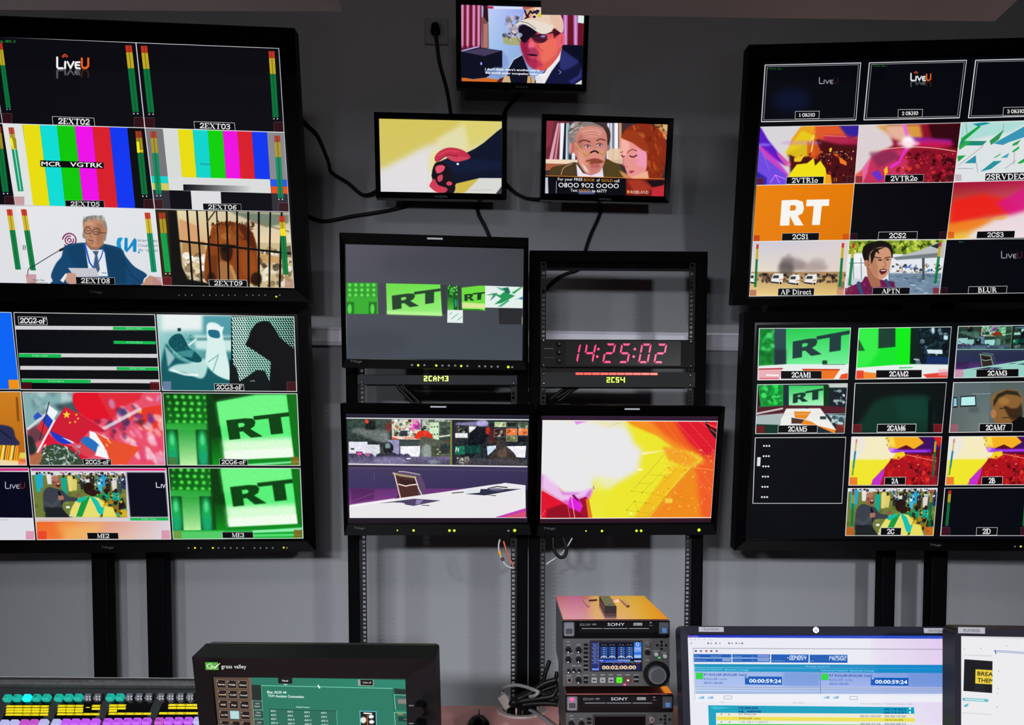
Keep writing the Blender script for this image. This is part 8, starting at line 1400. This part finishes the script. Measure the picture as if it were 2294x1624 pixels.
# flat strap handle on the upper deck and the black remote lying on it
zt_ = max((PD.M @ Vector((0, y, d0[3]))).z for y in (.0, .3))
def topz(x, y): # local y on top of deck for a pixel
    r = Vector(rays([(x, y)])[0]); o = Vector(_O); n_ = PD.M.to_3x3() @ Vector((0, 0, 1)); c = PD.M @ Vector((0, 0, d0[3])); p = o+r*((c-o).dot(n_)/r.dot(n_)); return PD.M.inverted() @ p
z15 = lambda x, y: (1200+x/5.012, 1300+y/5.012)
hd = MB()
for q in (((528, 228), (590, 222), (612, 298), (585, 300)), ((850, 215), (950, 218), (940, 228), (850, 224)), ((960, 232), (1002, 222), (1055, 290), (1025, 296)), ((590, 222), (690, 215), (690, 222), (598, 230))):
    pts = [topz(*z15(*p)) for p in q]; hd._add([(p.x, p.y, d0[3]+.0002) for p in pts]+[(p.x, p.y, d0[3]+.0022) for p in pts], [(0, 1, 2, 3), (7, 6, 5, 4), (0, 4, 5, 1), (1, 5, 6, 2), (2, 6, 7, 3), (3, 7, 4, 0)])
hd.build('handle', mat('handle_screen_tint', 'f0b0a0', .3, 1.), dtop)  # handle colour also carries the pink of the reflected screens
rm = thing('remote_control', 'small black oblong remote lying on the upper video deck', 'remote control', PD.M)
pts = [topz(*z15(*p)) for p in ((776, 362), (908, 362), (800, 172), (672, 180))]
f0, f1 = pts[0], pts[1]; dirv = Vector(((pts[3]+pts[2])/2-(f0+f1)/2)); L_ = .118; dirv = dirv.normalized()*L_
def slabp(pts, h0, h1, c=.0015):
    a = [(p.x, p.y) for p in pts]; cx = sum(p[0] for p in a)/4; cy = sum(p[1] for p in a)/4
    sh = [((x-cx)*.93+cx, (y-cy)*.985+cy) for x, y in a]
    V = [(x, y, h0) for x, y in a]+[(x, y, h1-c) for x, y in a]+[(x, y, h1) for x, y in sh]; mb = MB()
    f = [(3, 2, 1, 0), (8, 9, 10, 11)]
    for k in range(4): j = (k+1) % 4; f += [(k, j, 4+j, 4+k), (4+k, 4+j, 8+j, 8+k)]
    return mb._add(V, f)
foot = [f0, f1, f1+dirv, f0+dirv]
slabp(foot, d0[3]+.0004, d0[3]+.0125).build('case', mat('remote_black', '0c0809', .3, spec=.4), rm)
c_ = (foot[2]+foot[3])/2*.8+(foot[0]+foot[1])/2*.2; MB().cyl((c_.x, c_.y, d0[3]+.0120), (c_.x, c_.y, d0[3]+.0132), .003).build('button', M_dim, rm)
c_ = (foot[2]+foot[3])/2*.15+(foot[0]+foot[1])/2*.85; MB().cyl((c_.x, c_.y, d0[3]+.0120), (c_.x, c_.y, d0[3]+.0132), .003).build('button', M_dim, rm)

# low black riser under the pile of decks
rz = MB(); M_ = PD.M @ Matrix.Translation((q1[0]-d0[0]-.004, -.012, q1[1]-d0[3]-.002)); base_z = (M_ @ Vector((0, 0, d0[1]))).z
ri = thing('deck_riser', 'low black riser under the lower video deck', 'riser', M_); zl = d0[1]-(base_z-DZ)+.001
MB().box(d0[0]+.003, d0[2]-.003, .012, .25, d0[1]-.012, d0[1]-.0005, .002).build('shelf', M_back, ri)
for xa in (d0[0]+.003, d0[2]-.015): MB().box(xa, xa+.012, .012, .25, zl, d0[1]-.012, .002).build('side_panel', M_back, ri)
# ------------------------------------------------------------------ computer monitors on the desk
def computer_monitor(label, quad, D, outer, paint, zc, stickers, cam_logo=None, flip=False):
    P = Panel(quad, D); t = thing('computer_monitor', label, 'computer monitor', P.M, 'computer monitors on the desk')
    r = P.rect(quad); 
    Wd = r[2]-r[0]
    if flip: x0 = r[0]; x1 = x0+.44
    else: x0, x1 = r[0], r[2]
    z1 = r[3]; z0 = z1-(x1-x0)*9/16
    o = P.rect(outer); bz = x0-o[0]; out = (o[0], z0-bz*1.0, x1+bz, o[3]); rc = (x0, z0, x1, z1)
    bm_ = mat('charcoal_plastic', '15161f', .4, spec=.14)
    # rounded bezel
    def rr(r_, rad, n=5):
        pts = []
        for cx, cy, a0 in ((r_[2]-rad, r_[3]-rad, 0), (r_[0]+rad, r_[3]-rad, 90), (r_[0]+rad, r_[1]+rad, 180), (r_[2]-rad, r_[1]+rad, 270)):
            for k in range(n+1): a = math.radians(a0+90*k/n); pts.append((cx+rad*math.cos(a), cy+rad*math.sin(a)))
        return pts
    A, B = rr(out, .01), rr(inset(rc, -.001), .0005); n = len(A); V = [(x, -.008, z) for x, z in A]+[(x, -.004, z) for x, z in B]+[(x, .03, z) for x, z in A]
    mb = MB(); mb._add(V, [(k, (k+1) % n, n+(k+1) % n, n+k) for k in range(n)]+[(k, 2*n+k, 2*n+(k+1) % n, (k+1) % n) for k in range(n)]+[list(range(2*n, 3*n))]); mb.build('bezel', bm_, t)
    cr = rc; cr = (rc[0], P.uv([(W/2, 1700)])[0][1] if True else rc[1], rc[2], rc[3]); cr = rc
    cv = Cv(P, cr, 'e8e8ee', zres=2.); paint(cv); m = cv.material('desktop_picture'); lit_quad('screen', rc, 0, m, t, cr)
    for (a, b, c, d, s_) in stickers:
        u = P.box(1500+a/2.889, 1360+b/2.889, 1500+c/2.889, 1360+d/2.889, -.008); k = MB().box(u[0], u[2], -.0088, -.0078, u[1], u[3]).build('sticker', mat('grey_label', '75757d', .7), t)
        text_mesh(s_, (u[3]-u[1])*.5, (u[0]+u[2])/2, (u[1]+u[3])/2, -.0092, mat('label_ink', '383840', .7), k, 'lettering', (u[2]-u[0])*.6)
    if cam_logo:
        u = P.uv([(1500+cam_logo[0]/2.889, 1360+cam_logo[1]/2.889)], -.008)[0]; k = MB().cyl((u[0], -.0095, u[1]), (u[0], -.0078, u[1]), .0052, None, 24).build('badge', mat('badge_silver', '6c6c70', .35, .8), t)
        text_mesh('hp', .004, u[0], u[1], -.0098, M_back, k, 'logo', .005, shear=.3)
    w = out[2]-out[0]; MB().box(out[0]+w*.2, out[2]-w*.2, .03, .055, out[1]+.06, out[3]-.04, .01).build('back_cover', M_back, t)
    # stand down to the desk
    inv = P.M.inverted(); c = (out[0]+out[2])/2; wp = P.M @ Vector((c, .07, out[1]+.1)); 
    def w2l(v): return inv @ Vector(v)
    a, b = w2l((wp.x, wp.y+.02, wp.z)), w2l((wp.x, wp.y+.05, DZ+.008)); MB().tube([a, b], .022, 12, 1).build('stand', M_back, t)
    mb = MB(); cen = Vector((wp.x, wp.y+.03, DZ)); V = [w2l(cen+Vector((.11*math.cos(k*PI/8), .085*math.sin(k*PI/8), h))) for h in (.0005, .01) for k in range(16)]
    mb._add(V, [list(range(16))[::-1], list(range(16, 32))]+[(k, (k+1) % 16, 16+(k+1) % 16, 16+k) for k in range(16)]).build('base', M_back, t)
    return P, t
computer_monitor('computer monitor with blue playout software, PLAYER2M label on its bezel', [(1541, 1421), (2116, 1425.5), (2133.4, 1624), (1546.7, 1624)], 1.26, [(1522, 1401), (2132, 1405), (2151, 1624), (1527.5, 1624)], paint_player, None,
    [(188, 128, 350, 160, 'PLAYER2M'), (1644, 136, 1810, 169, 'EN-PLM-02')], (945, 148))
computer_monitor('computer monitor cut off by the right edge, a yellow sign on its pale screen', [(2153.5, 1422), (2294, 1430), (2297, 1624), (2150, 1624)], 1.13, [(2135.5, 1402), (2294, 1411), (2300, 1624), (2131, 1624)], paint_player_side, None,
    [(1866, 130, 2040, 170, 'PLAYER2B')], None, True)

# ------------------------------------------------------------------ touch panel of the mixer
PG = Panel([(477.6, 1513.5), (907.8, 1523), (912, 1624), (488, 1624)], 1.14)
tp = thing('touch_panel', 'mixer touch panel with a green menu screen and black bezel', 'touch screen', PG.M)
r = PG.rect([(477.6, 1513.5), (907.8, 1523), (912, 1624), (488, 1624)]); o = PG.rect([(432, 1469), (975, 1479), (979, 1624), (444, 1624)], -.02)
z0 = r[3]-(r[2]-r[0])*.73; rc = (r[0], z0, r[2], r[3]); out = (o[0], z0-.012, o[2], o[3]); mz = mat('panel_black', '08080a', .42, spec=.12)
MB().frame(out, inset(rc, -.001), -.02, .03, -.003).build('bezel', mz, tp); MB().box(out[0]+.001, out[2]-.001, .003, .045, out[1]+.002, out[3]-.001, .006, 2).build('housing', mat('panel_shell', '1a1c1c', .28, spec=.9), tp)
cr = rc; cv = Cv(PG, cr, '2c7a64', zres=1.9); paint_touch(cv); lit_quad('screen', rc, 0, cv.material('touch_picture'), tp, cv.r)
z16 = lambda x, y: (400+x/3.584, 1420+y/3.584)
a = PG.box(*z16(217, 227), *z16(320, 287), -.02); k = MB().box(a[0], a[2], -.0208, -.0198, a[1], a[3]).build('badge', mat('logo_green', '2c7012', .5), tp)
u = PG.uv([z16(255, 258)], -.021)[0]; s_ = 1/3.584/F*1.12
text_mesh('G', 44*s_, u[0]-6*s_, u[1], -.0212, mat('logo_white', '9aa49a', .5), k, 'logo', 46*s_)
MB().prism([(u[0]+12*s_, u[1]+6*s_), (u[0]+20*s_, u[1]+6*s_), (u[0]+32*s_, u[1]-10*s_), (u[0]+78*s_, u[1]+26*s_), (u[0]+84*s_, u[1]+24*s_), (u[0]+34*s_, u[1]-24*s_)][::-1], -.0214, -.0208).build('check_mark', mat('logo_white', '9aa49a', .5), k)
u = PG.uv([z16(441, 262)], -.021)[0]; text_mesh('grass valley', 34*s_, u[0], u[1], -.0205, mat('logo_white', '9aa49a', .5), tp, 'logo', 203*s_)
for y in (572, 716):
    u = PG.uv([z16(1942, y)], -.02)[0]; MB().cyl((u[0], -.038, u[1]), (u[0], -.0195, u[1]), 40*s_, 46*s_, 28).build('knob', mat('knob_black', '030304', .4, spec=.1), tp)
    u = PG.uv([z16(1868, y+2)], -.02)[0]; MB().box(u[0]-20*s_, u[0]+20*s_, -.0206, -.0199, u[1]-4*s_, u[1]+4*s_).build('index_mark', M_dim, tp)
inv = PG.M.inverted(); c = PG.M @ Vector(((out[0]+out[2])/2, .045, out[1]+.08))
MB().tube([inv @ c, inv @ (c+Vector((0, .06, -.03))), inv @ Vector((c.x, c.y+.09, DZ+.01))], .016, 10, 4).build('support_arm', M_back, tp)
cb = Vector((c.x, c.y+.09, DZ)); mb = MB(); V = [inv @ (cb+Vector((.06*math.cos(k_*PI/8), .06*math.sin(k_*PI/8), h))) for h in (.0005, .012) for k_ in range(16)]
mb._add(V, [list(range(16))[::-1], list(range(16, 32))]+[(k_, (k_+1) % 16, 16+(k_+1) % 16, 16+k_) for k_ in range(16)]).build('base', M_back, tp)

# ------------------------------------------------------------------ vision mixer console
c = atY(225, 1590, 1.5); PM = Panel(pose=(math.radians(-1.6), math.radians(-48)), c=c); z17 = lambda x, y: (x/4.987, 1480+y/4.987)
mx = thing('vision_mixer', 'vision mixer console with rows of lit keys at the lower left', 'mixing console', PM.M)
ql = lambda x, y, d=0.: PM.uv([z17(x, y)], d)[0]
xl = ql(-900, 400)[0]; xr = ql(2400, 400)[0]; zt = ql(1000, 322)[1]; zbm = ql(1000, 1300)[1]
M_mix = mat('mixer_grey', '15181a', .5, bump=.15, bscale=200)
inv = PM.M.inverted()
# wedge body down to the desk
TL, TR = PM.M @ Vector((xl, .0, zt)), PM.M @ Vector((xr, .0, zt)); BL, BR = PM.M @ Vector((xl, 0, zbm)), PM.M @ Vector((xr, 0, zbm))
zlow = max(DZ+.001, .0); bz = [Vector((p.x, p.y, zlow)) for p in (TL, TR)]; bz2 = [Vector((p.x, p.y, zlow)) for p in (BL, BR)]
if min(BL.z, BR.z) < zlow+.012:
    tcut = (zt-zbm)*(TL.z-zlow-.015)/(TL.z-BL.z); BL, BR = PM.M @ Vector((xl, 0, zt-tcut)), PM.M @ Vector((xr, 0, zt-tcut)); bz2 = [Vector((p.x, p.y, zlow)) for p in (BL, BR)]
V = [inv @ v for v in (TL, TR, BR, BL, bz[0], bz[1], bz2[1], bz2[0])]
MB()._add(V, [(0, 1, 2, 3), (4, 5, 1, 0), (7, 6, 5, 4), (3, 2, 6, 7), (0, 3, 7, 4), (1, 5, 6, 2)]).build('body', M_mix, mx)
# raised round rail with a bright edge at the back
ra, rb = ql(-900, 222), ql(2400, 205)
hh = ql(1000, 205)[1]-zt; n_ = 8; V = []
for x in (xl, xr):
    for k in range(n_+1):
        a_ = PI*k/n_; V.append((x, -.016*math.sin(a_)+0.0, zt+hh*(1-math.cos(a_))/2))
    V.append((x, .03, zt+hh)); V.append((x, .03, zt))
m_ = n_+3; MB()._add(V, [list(range(m_))[::-1], list(range(m_, 2*m_))]+[(k, (k+1) % m_, m_+(k+1) % m_, m_+k) for k in range(m_)]).build('rear_rail', mat('rail_grey', '1b1d1e', .35, bump=.6, bscale=800, var=.3), mx)
MB().box(xl, xr, -.002, .002, zt+hh, zt+hh+.003).build('rail_edge', mat('edge_metal', 'c8ccd0', .3, .4), mx)
G_teal = glow('teal_key', '14b09c', 1.); G_cyan = glow('cyan_key', '10fff0', 1.2); M_clear = mat('clear_key', '4a4e54', .25); G_lav = glow('lavender_key', 'b8b8e8', 1.); G_pur = glow('purple_key', 'c058f0', 1.); G_pink = glow('pink_key', 'c050c8', 1.)
sg = 1/4.987/F*1.5
def key(x, y, m_, w=39, name='key', ch=None):
    u = ql(x, y, -.004); h = w*.95
    k = MB().box(u[0]-w*sg, u[0]+w*sg, -.012, .0, u[1]-h*sg, u[1]+h*sg, .0024, 2).build(name, m_, mx)
    MB().box(u[0]-w*.66*sg, u[0]+w*.66*sg, -.0126, -.0118, u[1]-h*.66*sg, u[1]+h*.66*sg, .0003).build('key_cap', m_, k)
    if ch: text_mesh(ch, 26*sg, u[0], u[1], -.0132, mat('key_ink', '084840', .6) if m_ is G_teal else mat('key_ink_purple', '501870', .6), k, 'lettering', (18*len(ch)+6)*sg)
groups = [[92, 201, 310, 417, 528], [664, 773, 883, 990, 1098], [1238, 1346, 1454, 1562, 1670], [1806, 1914, 2022, 2132]]
row1 = ['t', 't', 'c', 't', 't', 't', 't', 't', 'g', 'g', 't', 't', 'g', 'g', 'g', 'g', 'g', 'g', 'g']; caps = ['L', 'R', None, '1', '2', 'N', 'X', 'H', None, None, 'H', 'N']
xs = [x for g in groups for x in g]
for i, x in enumerate(xs):
    m_ = {'t': G_teal, 'c': G_cyan, 'g': M_clear}[row1[i]]; key(x, 425-i*.9, m_, 40, 'key', caps[i] if i < len(caps) and row1[i] == 't' else None)
    if row1[i] == 'g':
        for dx_ in (-16, 16):
            for dy_ in (-14, 16): u = ql(x+dx_, 425+dy_-i*.9, -.013); MB().dome((u[0], -.0124, u[1]), 14*sg, .003, 8, 3).build('key_bump', mat('clear_bump', '8c9096', .15), mx, smooth=True)
row2 = 'LLPPL' 'LUUUU' 'UUUUU' 'PUUUL'; x2 = [[57, 167, 280, 388, 495], [635, 745, 850, 960, 1072], [1210, 1320, 1430, 1537, 1645], [1785, 1890, 2000, 2110, 2215]]
for j in range(3):
    for i, x in enumerate([x for g in x2 for x in g]):
        m_ = {'L': G_lav, 'P': G_pink, 'U': G_pur}[row2[(i+j*7) % 20] if j else row2[i]]
        key(x-j*8, 712-i*1.6+j*118, m_, 43, 'key', ('0%d' % (i-9) if 9 < i < 19 else None) if j == 0 else None)
M_yel = glow('yellow_display', 'f8e418', 1., '0a0a00'); M_win = mat('display_black', '050506', .15); M_yd = mat('display_print', '141204', .5)
wins = [(22, 575, 462, 668), (598, 1142, 460, 664), (1170, 1715, 458, 660), (1748, 2260, 456, 656)]
for gi, (a_, b_, c_, d_) in enumerate(wins):
    u0, u1 = ql((a_*2-12)/2+2, d_), ql(b_, c_); dw = MB().box(u0[0], u1[0], -.002, .0, u0[1], u1[1]).build('name_window', M_win, mx)
    w_ = 95
    def chip(x, y, outline=False, wd=46, hb=13):
        u = ql(x, y, -.003); o_ = MB()
        if outline: o_.frame((u[0]-wd*sg, u[1]-hb*sg, u[0]+wd*sg, u[1]+hb*sg), (u[0]-(wd-5)*sg, u[1]-(hb-5)*sg, u[0]+(wd-5)*sg, u[1]+(hb-5)*sg), -.0026, -.002); o_.box(u[0]-(wd-13)*sg, u[0]+(wd-13)*sg, -.0026, -.002, u[1]-(hb-8)*sg, u[1]+(hb-8)*sg)
        else: o_.box(u[0]-wd*sg, u[0]+wd*sg, -.0026, -.002, u[1]-hb*sg, u[1]+hb*sg, .0002)
        return o_.build('name_tag', M_yel, dw)
    base = [(114, 208, 304, 400, 498), (690, 786, 884, 980, 1072), (1264, 1360, 1456, 1552, 1648), (1830, 1926, 2022, 2118, 2190)][gi]
    dyr = -gi*5
    for i, x in enumerate(base):
        show = [(1, 1, 1, 1, 1), (1, 1, 1, 0, 1), (1, 1, 0, 0, 0), (0, 1, 1, 1, 1)][gi][i]
        if show: chip(x, 508+dyr, True); chip(x-2, 540+dyr)
        if gi == 0 or (gi == 1 and i < 3) or (gi == 2 and i == 0): chip(x-4, 568+dyr)
        last = {0: (0, 0, 2, 2, 0), 1: (0, 1, 1, 1, 1), 2: (1, 1, 1, 1, 1), 3: (0, 1, 1, 1, 0)}[gi][i]
        chip(x-8, 600+dyr, last > 0)
    if gi == 1: chip(980, 520, False, 22, 5)

# ------------------------------------------------------------------ wall socket, cords and cables
def cord(label, pts, r, m=M_cable, group=None, name='cable', cat='cable'):
    o = MB().tube(pts, r, 8, 5).build(name, m, smooth=True); return tag(o, label, cat, group)
sk = thing('wall_socket', 'dark wall socket to the left of the topmost television', 'socket', Matrix.Translation(wallpt(978, 73)) @ Matrix.Rotation(WY, 4, 'Z'))
mp = mat('socket_plastic', '707074', .6); wS = 27/F*3.0
MB().box(-wS*.95, wS*.95, -.008, 0, -wS, wS, .003).build('cover_plate', mp, sk); MB().cyl((0, -.0095, .004), (0, -.008, .004), .03, None, 24).build('insert', mat('socket_insert', '5c5c60', .6), sk)
pw = wallpt(976, 70, .03); g_ = 'cords of the wall televisions'
cord('black plug and power cord hanging from the wall socket', [wallpt(976, 70, .012), wallpt(976, 72, .04), wallpt(979, 95, .03), wallpt(985, 140, .012), wallpt(1000, 195, .012), wallpt(1008, 240, .015), wallpt(1010, 262, .03)], .0065, name='power_cord')
o_ = MB().cyl((0, 0, 0), (0, -.035, 0), .019, .015, 18).build('plug', M_bez); tag(o_, 'round black plug in the wall socket', 'plug'); o_.matrix_world = Matrix.Translation(wallpt(976, 70, .0115)) @ Matrix.Rotation(WY, 4, 'Z')
cord('black cable from the bottom of the topmost television to the left', [wallpt(1172, 200, .08), wallpt(1168, 210, .05), wallpt(1150, 225, .012), wallpt(1135, 243, .012), wallpt(1126, 262, .03)], .0065)
cord('black cable curving from the upper left monitor to the fist television', [wallpt(672, 262, .02), wallpt(690, 282, .012), wallpt(712, 305, .012), wallpt(735, 360, .012), wallpt(743, 386, .012), wallpt(780, 410, .012), wallpt(815, 437, .012), wallpt(850, 425, .04)], .0065)
cord('black cable running from the left monitors to the bottom of the fist television', [wallpt(680, 478, .02), wallpt(700, 488, .012), wallpt(730, 495, .012), wallpt(790, 484, .012), wallpt(860, 473, .012), wallpt(915, 460, .012), wallpt(940, 444, .04)], .0065)
cord('black cable from the fist television down behind the grey-picture monitor', [wallpt(1062, 440, .05), wallpt(1067, 455, .012), wallpt(1073, 482, .012), wallpt(1088, 510, .012), wallpt(1102, 545, .012)], .007)
cord('black cable sagging between the two lower televisions', [wallpt(1128, 405, .03), wallpt(1142, 420, .012), wallpt(1160, 435, .012), wallpt(1185, 445, .012), wallpt(1225, 446, .04)], .006)
cord('black cable from the advert television down to the clock rack', [wallpt(1350, 445, .05), wallpt(1349, 462, .012), wallpt(1340, 490, .012), wallpt(1324, 525, .012), wallpt(1312, 560, .012), wallpt(1300, 600, .012), wallpt(1272, 612, .012), wallpt(1246, 625, .012), wallpt(1222, 648, .012), wallpt(1205, 668, .02)], .0065)
at = lambda x, y, d: atY(x, y, d)
cord('black cable loop hanging under the burst-picture monitor', [at(1238, 1188, 2.47), at(1239, 1205, 2.47), at(1240, 1228, 2.47), at(1248, 1243, 2.47), at(1258, 1249, 2.47), at(1267, 1243, 2.47), at(1268, 1228, 2.47), at(1262, 1205, 2.47), at(1256, 1188, 2.47)], .0055)
cord('thin pale wire crossing the black loop under the burst-picture monitor', [at(1282, 1205, 2.5), at(1270, 1225, 2.5), at(1255, 1243, 2.5), at(1232, 1258, 2.5), at(1224, 1264, 2.5)], .0025, mat('pale_wire', 'a8a8ac', .5))
cord('orange wire below the newsroom-picture monitor', [at(1128, 1212, 2.5), at(1134, 1232, 2.5), at(1141, 1250, 2.5), at(1150, 1268, 2.5)], .003, mat('orange_wire', 'b8503c', .5))
w_ = thing('audio_cable', 'white cable with a yellow plug below the newsroom-picture monitor', 'cable')
MB().tube([at(1120, 1208, 2.5), at(1117, 1222, 2.5), at(1119, 1240, 2.5), at(1126, 1256, 2.5), at(1136, 1268, 2.5), at(1150, 1273, 2.5)], .0028).build('wire', mat('pale_wire', 'a8a8ac', .5), w_, smooth=True)
MB().cyl(at(1118, 1234, 2.495), at(1121, 1243, 2.495), .005).build('yellow_plug', mat('yellow_plastic', 'c89020', .4), w_); MB().cyl(at(1124, 1249, 2.495), at(1128, 1256, 2.495), .005).build('red_plug', mat('dark_red_plastic', '501418', .4), w_)
for k, (xa, xb) in enumerate(((892, 918), (905, 932))): cord(('left', 'right')[k]+' one of two dark cables slanting behind the 2CAM3 strip display', [at(xa-4, 858, 2.55), at(xa+4, 872, 2.55), at(xb-6, 888, 2.55), at(xb+10, 905, 2.55)], .006, group='cables behind the 2CAM3 strip')
for k, (x0_, x1_, y1_) in enumerate(((1300, 1245, 893), (1282, 1232, 895), (1310, 1250, 900))): cord(('middle', 'leftmost', 'rightmost')[k]+' of three dark cables slanting behind the 2CS4 strip display', [at(x0_, 862, 2.6), at((x0_+x1_)/2+6, 872, 2.6), at(x1_, y1_, 2.6)], .006, group='cables behind the 2CS4 strip')
# bundle behind the decks, through the grommet
HP = Vector((HX, 1.3+HY, DZ)); rg = random.Random(4)
z19 = lambda x, y: (980+x/7.169, 1480+y/7.169)
paths = [[(1920, 300), (1700, 370), (1480, 520), (1250, 640)], [(1930, 340), (1760, 400), (1500, 560), (1300, 680)], [(1940, 380), (1700, 470), (1480, 600), (1280, 690)], [(1940, 600), (1800, 560), (1600, 530), (1400, 620), (1220, 700)], [(1930, 640), (1700, 610), (1450, 650), (1260, 700)], [(1900, 560), (1700, 470), (1600, 560), (1380, 680)], [(1930, 700), (1750, 680), (1500, 690), (1350, 720)], [(1920, 440), (1850, 560), (1650, 600), (1350, 640), (1180, 690)], [(1910, 480), (1800, 480), (1700, 640), (1420, 700)], [(1935, 560), (1830, 640), (1600, 660), (1330, 700)], [(1930, 320), (1600, 440), (1350, 560), (1200, 660)], [(1925, 660), (1820, 600), (1560, 590), (1320, 600), (1190, 670)]]
for i, p in enumerate(paths):
    P3 = [at(*z19(x, y), 1.70+.012*((i*5) % 7)) for x, y in p]; a_ = rg.uniform(0, 6.28); e_ = HP+Vector((.028*math.cos(a_), .028*math.sin(a_), .012))
    P3 += [e_, e_+Vector((0, 0, -.036))]; cord('black cable in the bundle from the video decks into the grommet', P3, .0062, group='cable bundle at the grommet')
for kq, p in enumerate(([(1760, 130), (1740, 170), (1700, 330), (1660, 480)], [(1800, 0), (1760, 120), (1730, 200), (1690, 420)], [(1920, 180), (1890, 330), (1800, 470), (1740, 620)], [(1930, 430), (1880, 520), (1840, 600)])):
    cord(('leftmost black cable rising loose beside the decks', 'tallest black cable reaching up beside the decks', 'long black cable curving down along the side of the decks', 'short black cable end beside the lower video deck')[kq], [at(*z19(x, y), 1.80) for x, y in p], .005, group='loose cables beside the decks')
cord('thin grey cable looping over the cable bundle', [at(*z19(1150, 590), 1.72), at(*z19(1060, 540), 1.72), at(*z19(1030, 480), 1.72), at(*z19(1090, 420), 1.70), at(*z19(1240, 390), 1.69), at(*z19(1420, 420), 1.68), at(*z19(1600, 490), 1.67), at(*z19(1620, 510), 1.67), at(*z19(1560, 560), 1.67), at(*z19(1480, 575), 1.68)], .0042, mat('grey_cable', '6a6a6c', .35))
o_ = MB().box(-.012, .012, -.005, .005, -.018, .018, .002).build('cable_connector', mat('connector_metal', '8a8480', .35, .5)); tag(o_, 'grey plug end lying at the left of the cable bundle', 'connector')
o_.matrix_world = Matrix.Translation(at(*z19(1085, 650), 1.72)) @ Matrix.Rotation(-.6, 4, 'Y')
cord('cable lying over the desk from the grommet to the right', [atZ(*z19(1310, 745), DZ+.015), atZ(*z19(1400, 760), DZ+.008), atZ(*z19(1560, 830), DZ+.006), atZ(*z19(1700, 920), DZ+.006), atZ(*z19(1800, 1000), DZ+.006), atZ(*z19(1900, 1080), DZ+.006), atZ(*z19(2000, 1200), DZ+.006)], .0045, mat('grey_cable', '6a6a6c', .35))
# mouse at the bottom of the frame
mp_ = atZ(1073, 1628, DZ); ms = thing('computer_mouse', 'black computer mouse cut off by the bottom edge', 'mouse', Matrix.Translation((mp_.x, mp_.y-.03, DZ)))
bm = bmesh.new(); bmesh.ops.create_uvsphere(bm, u_segments=20, v_segments=12, radius=1)
for v in bm.verts: v.co = Vector((v.co.x*.028, v.co.y*.052, max(v.co.z, 0)*.036*(1-.25*max(0, v.co.y))+.001))
me = bpy.data.meshes.new('shell'); bm.to_mesh(me); bm.free(); me.materials.append(M_gloss); me.polygons.foreach_set('use_smooth', [True]*len(me.polygons)); link('shell', me, ms)
MB().cyl((-.002, .03, .033), (.002, .03, .033), .006, None, 14).build('scroll_wheel', M_dim, ms)

# ------------------------------------------------------------------ put every root at the base of its parts
bpy.context.view_layer.update()
for o in [o for o in SC.objects if o.type == 'EMPTY']:
    lo = Vector((1e9,)*3); hi = Vector((-1e9,)*3)
    for c in o.children_recursive:
        if c.type != 'MESH': continue
        Mx = o.matrix_world.inverted() @ c.matrix_world
        for b in c.bound_box:
            v = Mx @ Vector(b); lo = Vector(map(min, lo, v)); hi = Vector(map(max, hi, v))
    if hi.x < lo.x: continue
    b = Vector(((lo.x+hi.x)/2, (lo.y+hi.y)/2, lo.z)); T_ = Matrix.Translation(b)
    mw = o.matrix_world.copy(); kids = [(c, c.matrix_local.copy()) for c in o.children]
    o.matrix_world = mw @ T_
    for c, ml in kids: c.matrix_parent_inverse = Matrix.Identity(4); c.matrix_basis = T_.inverted() @ ml
bpy.context.view_layer.update()
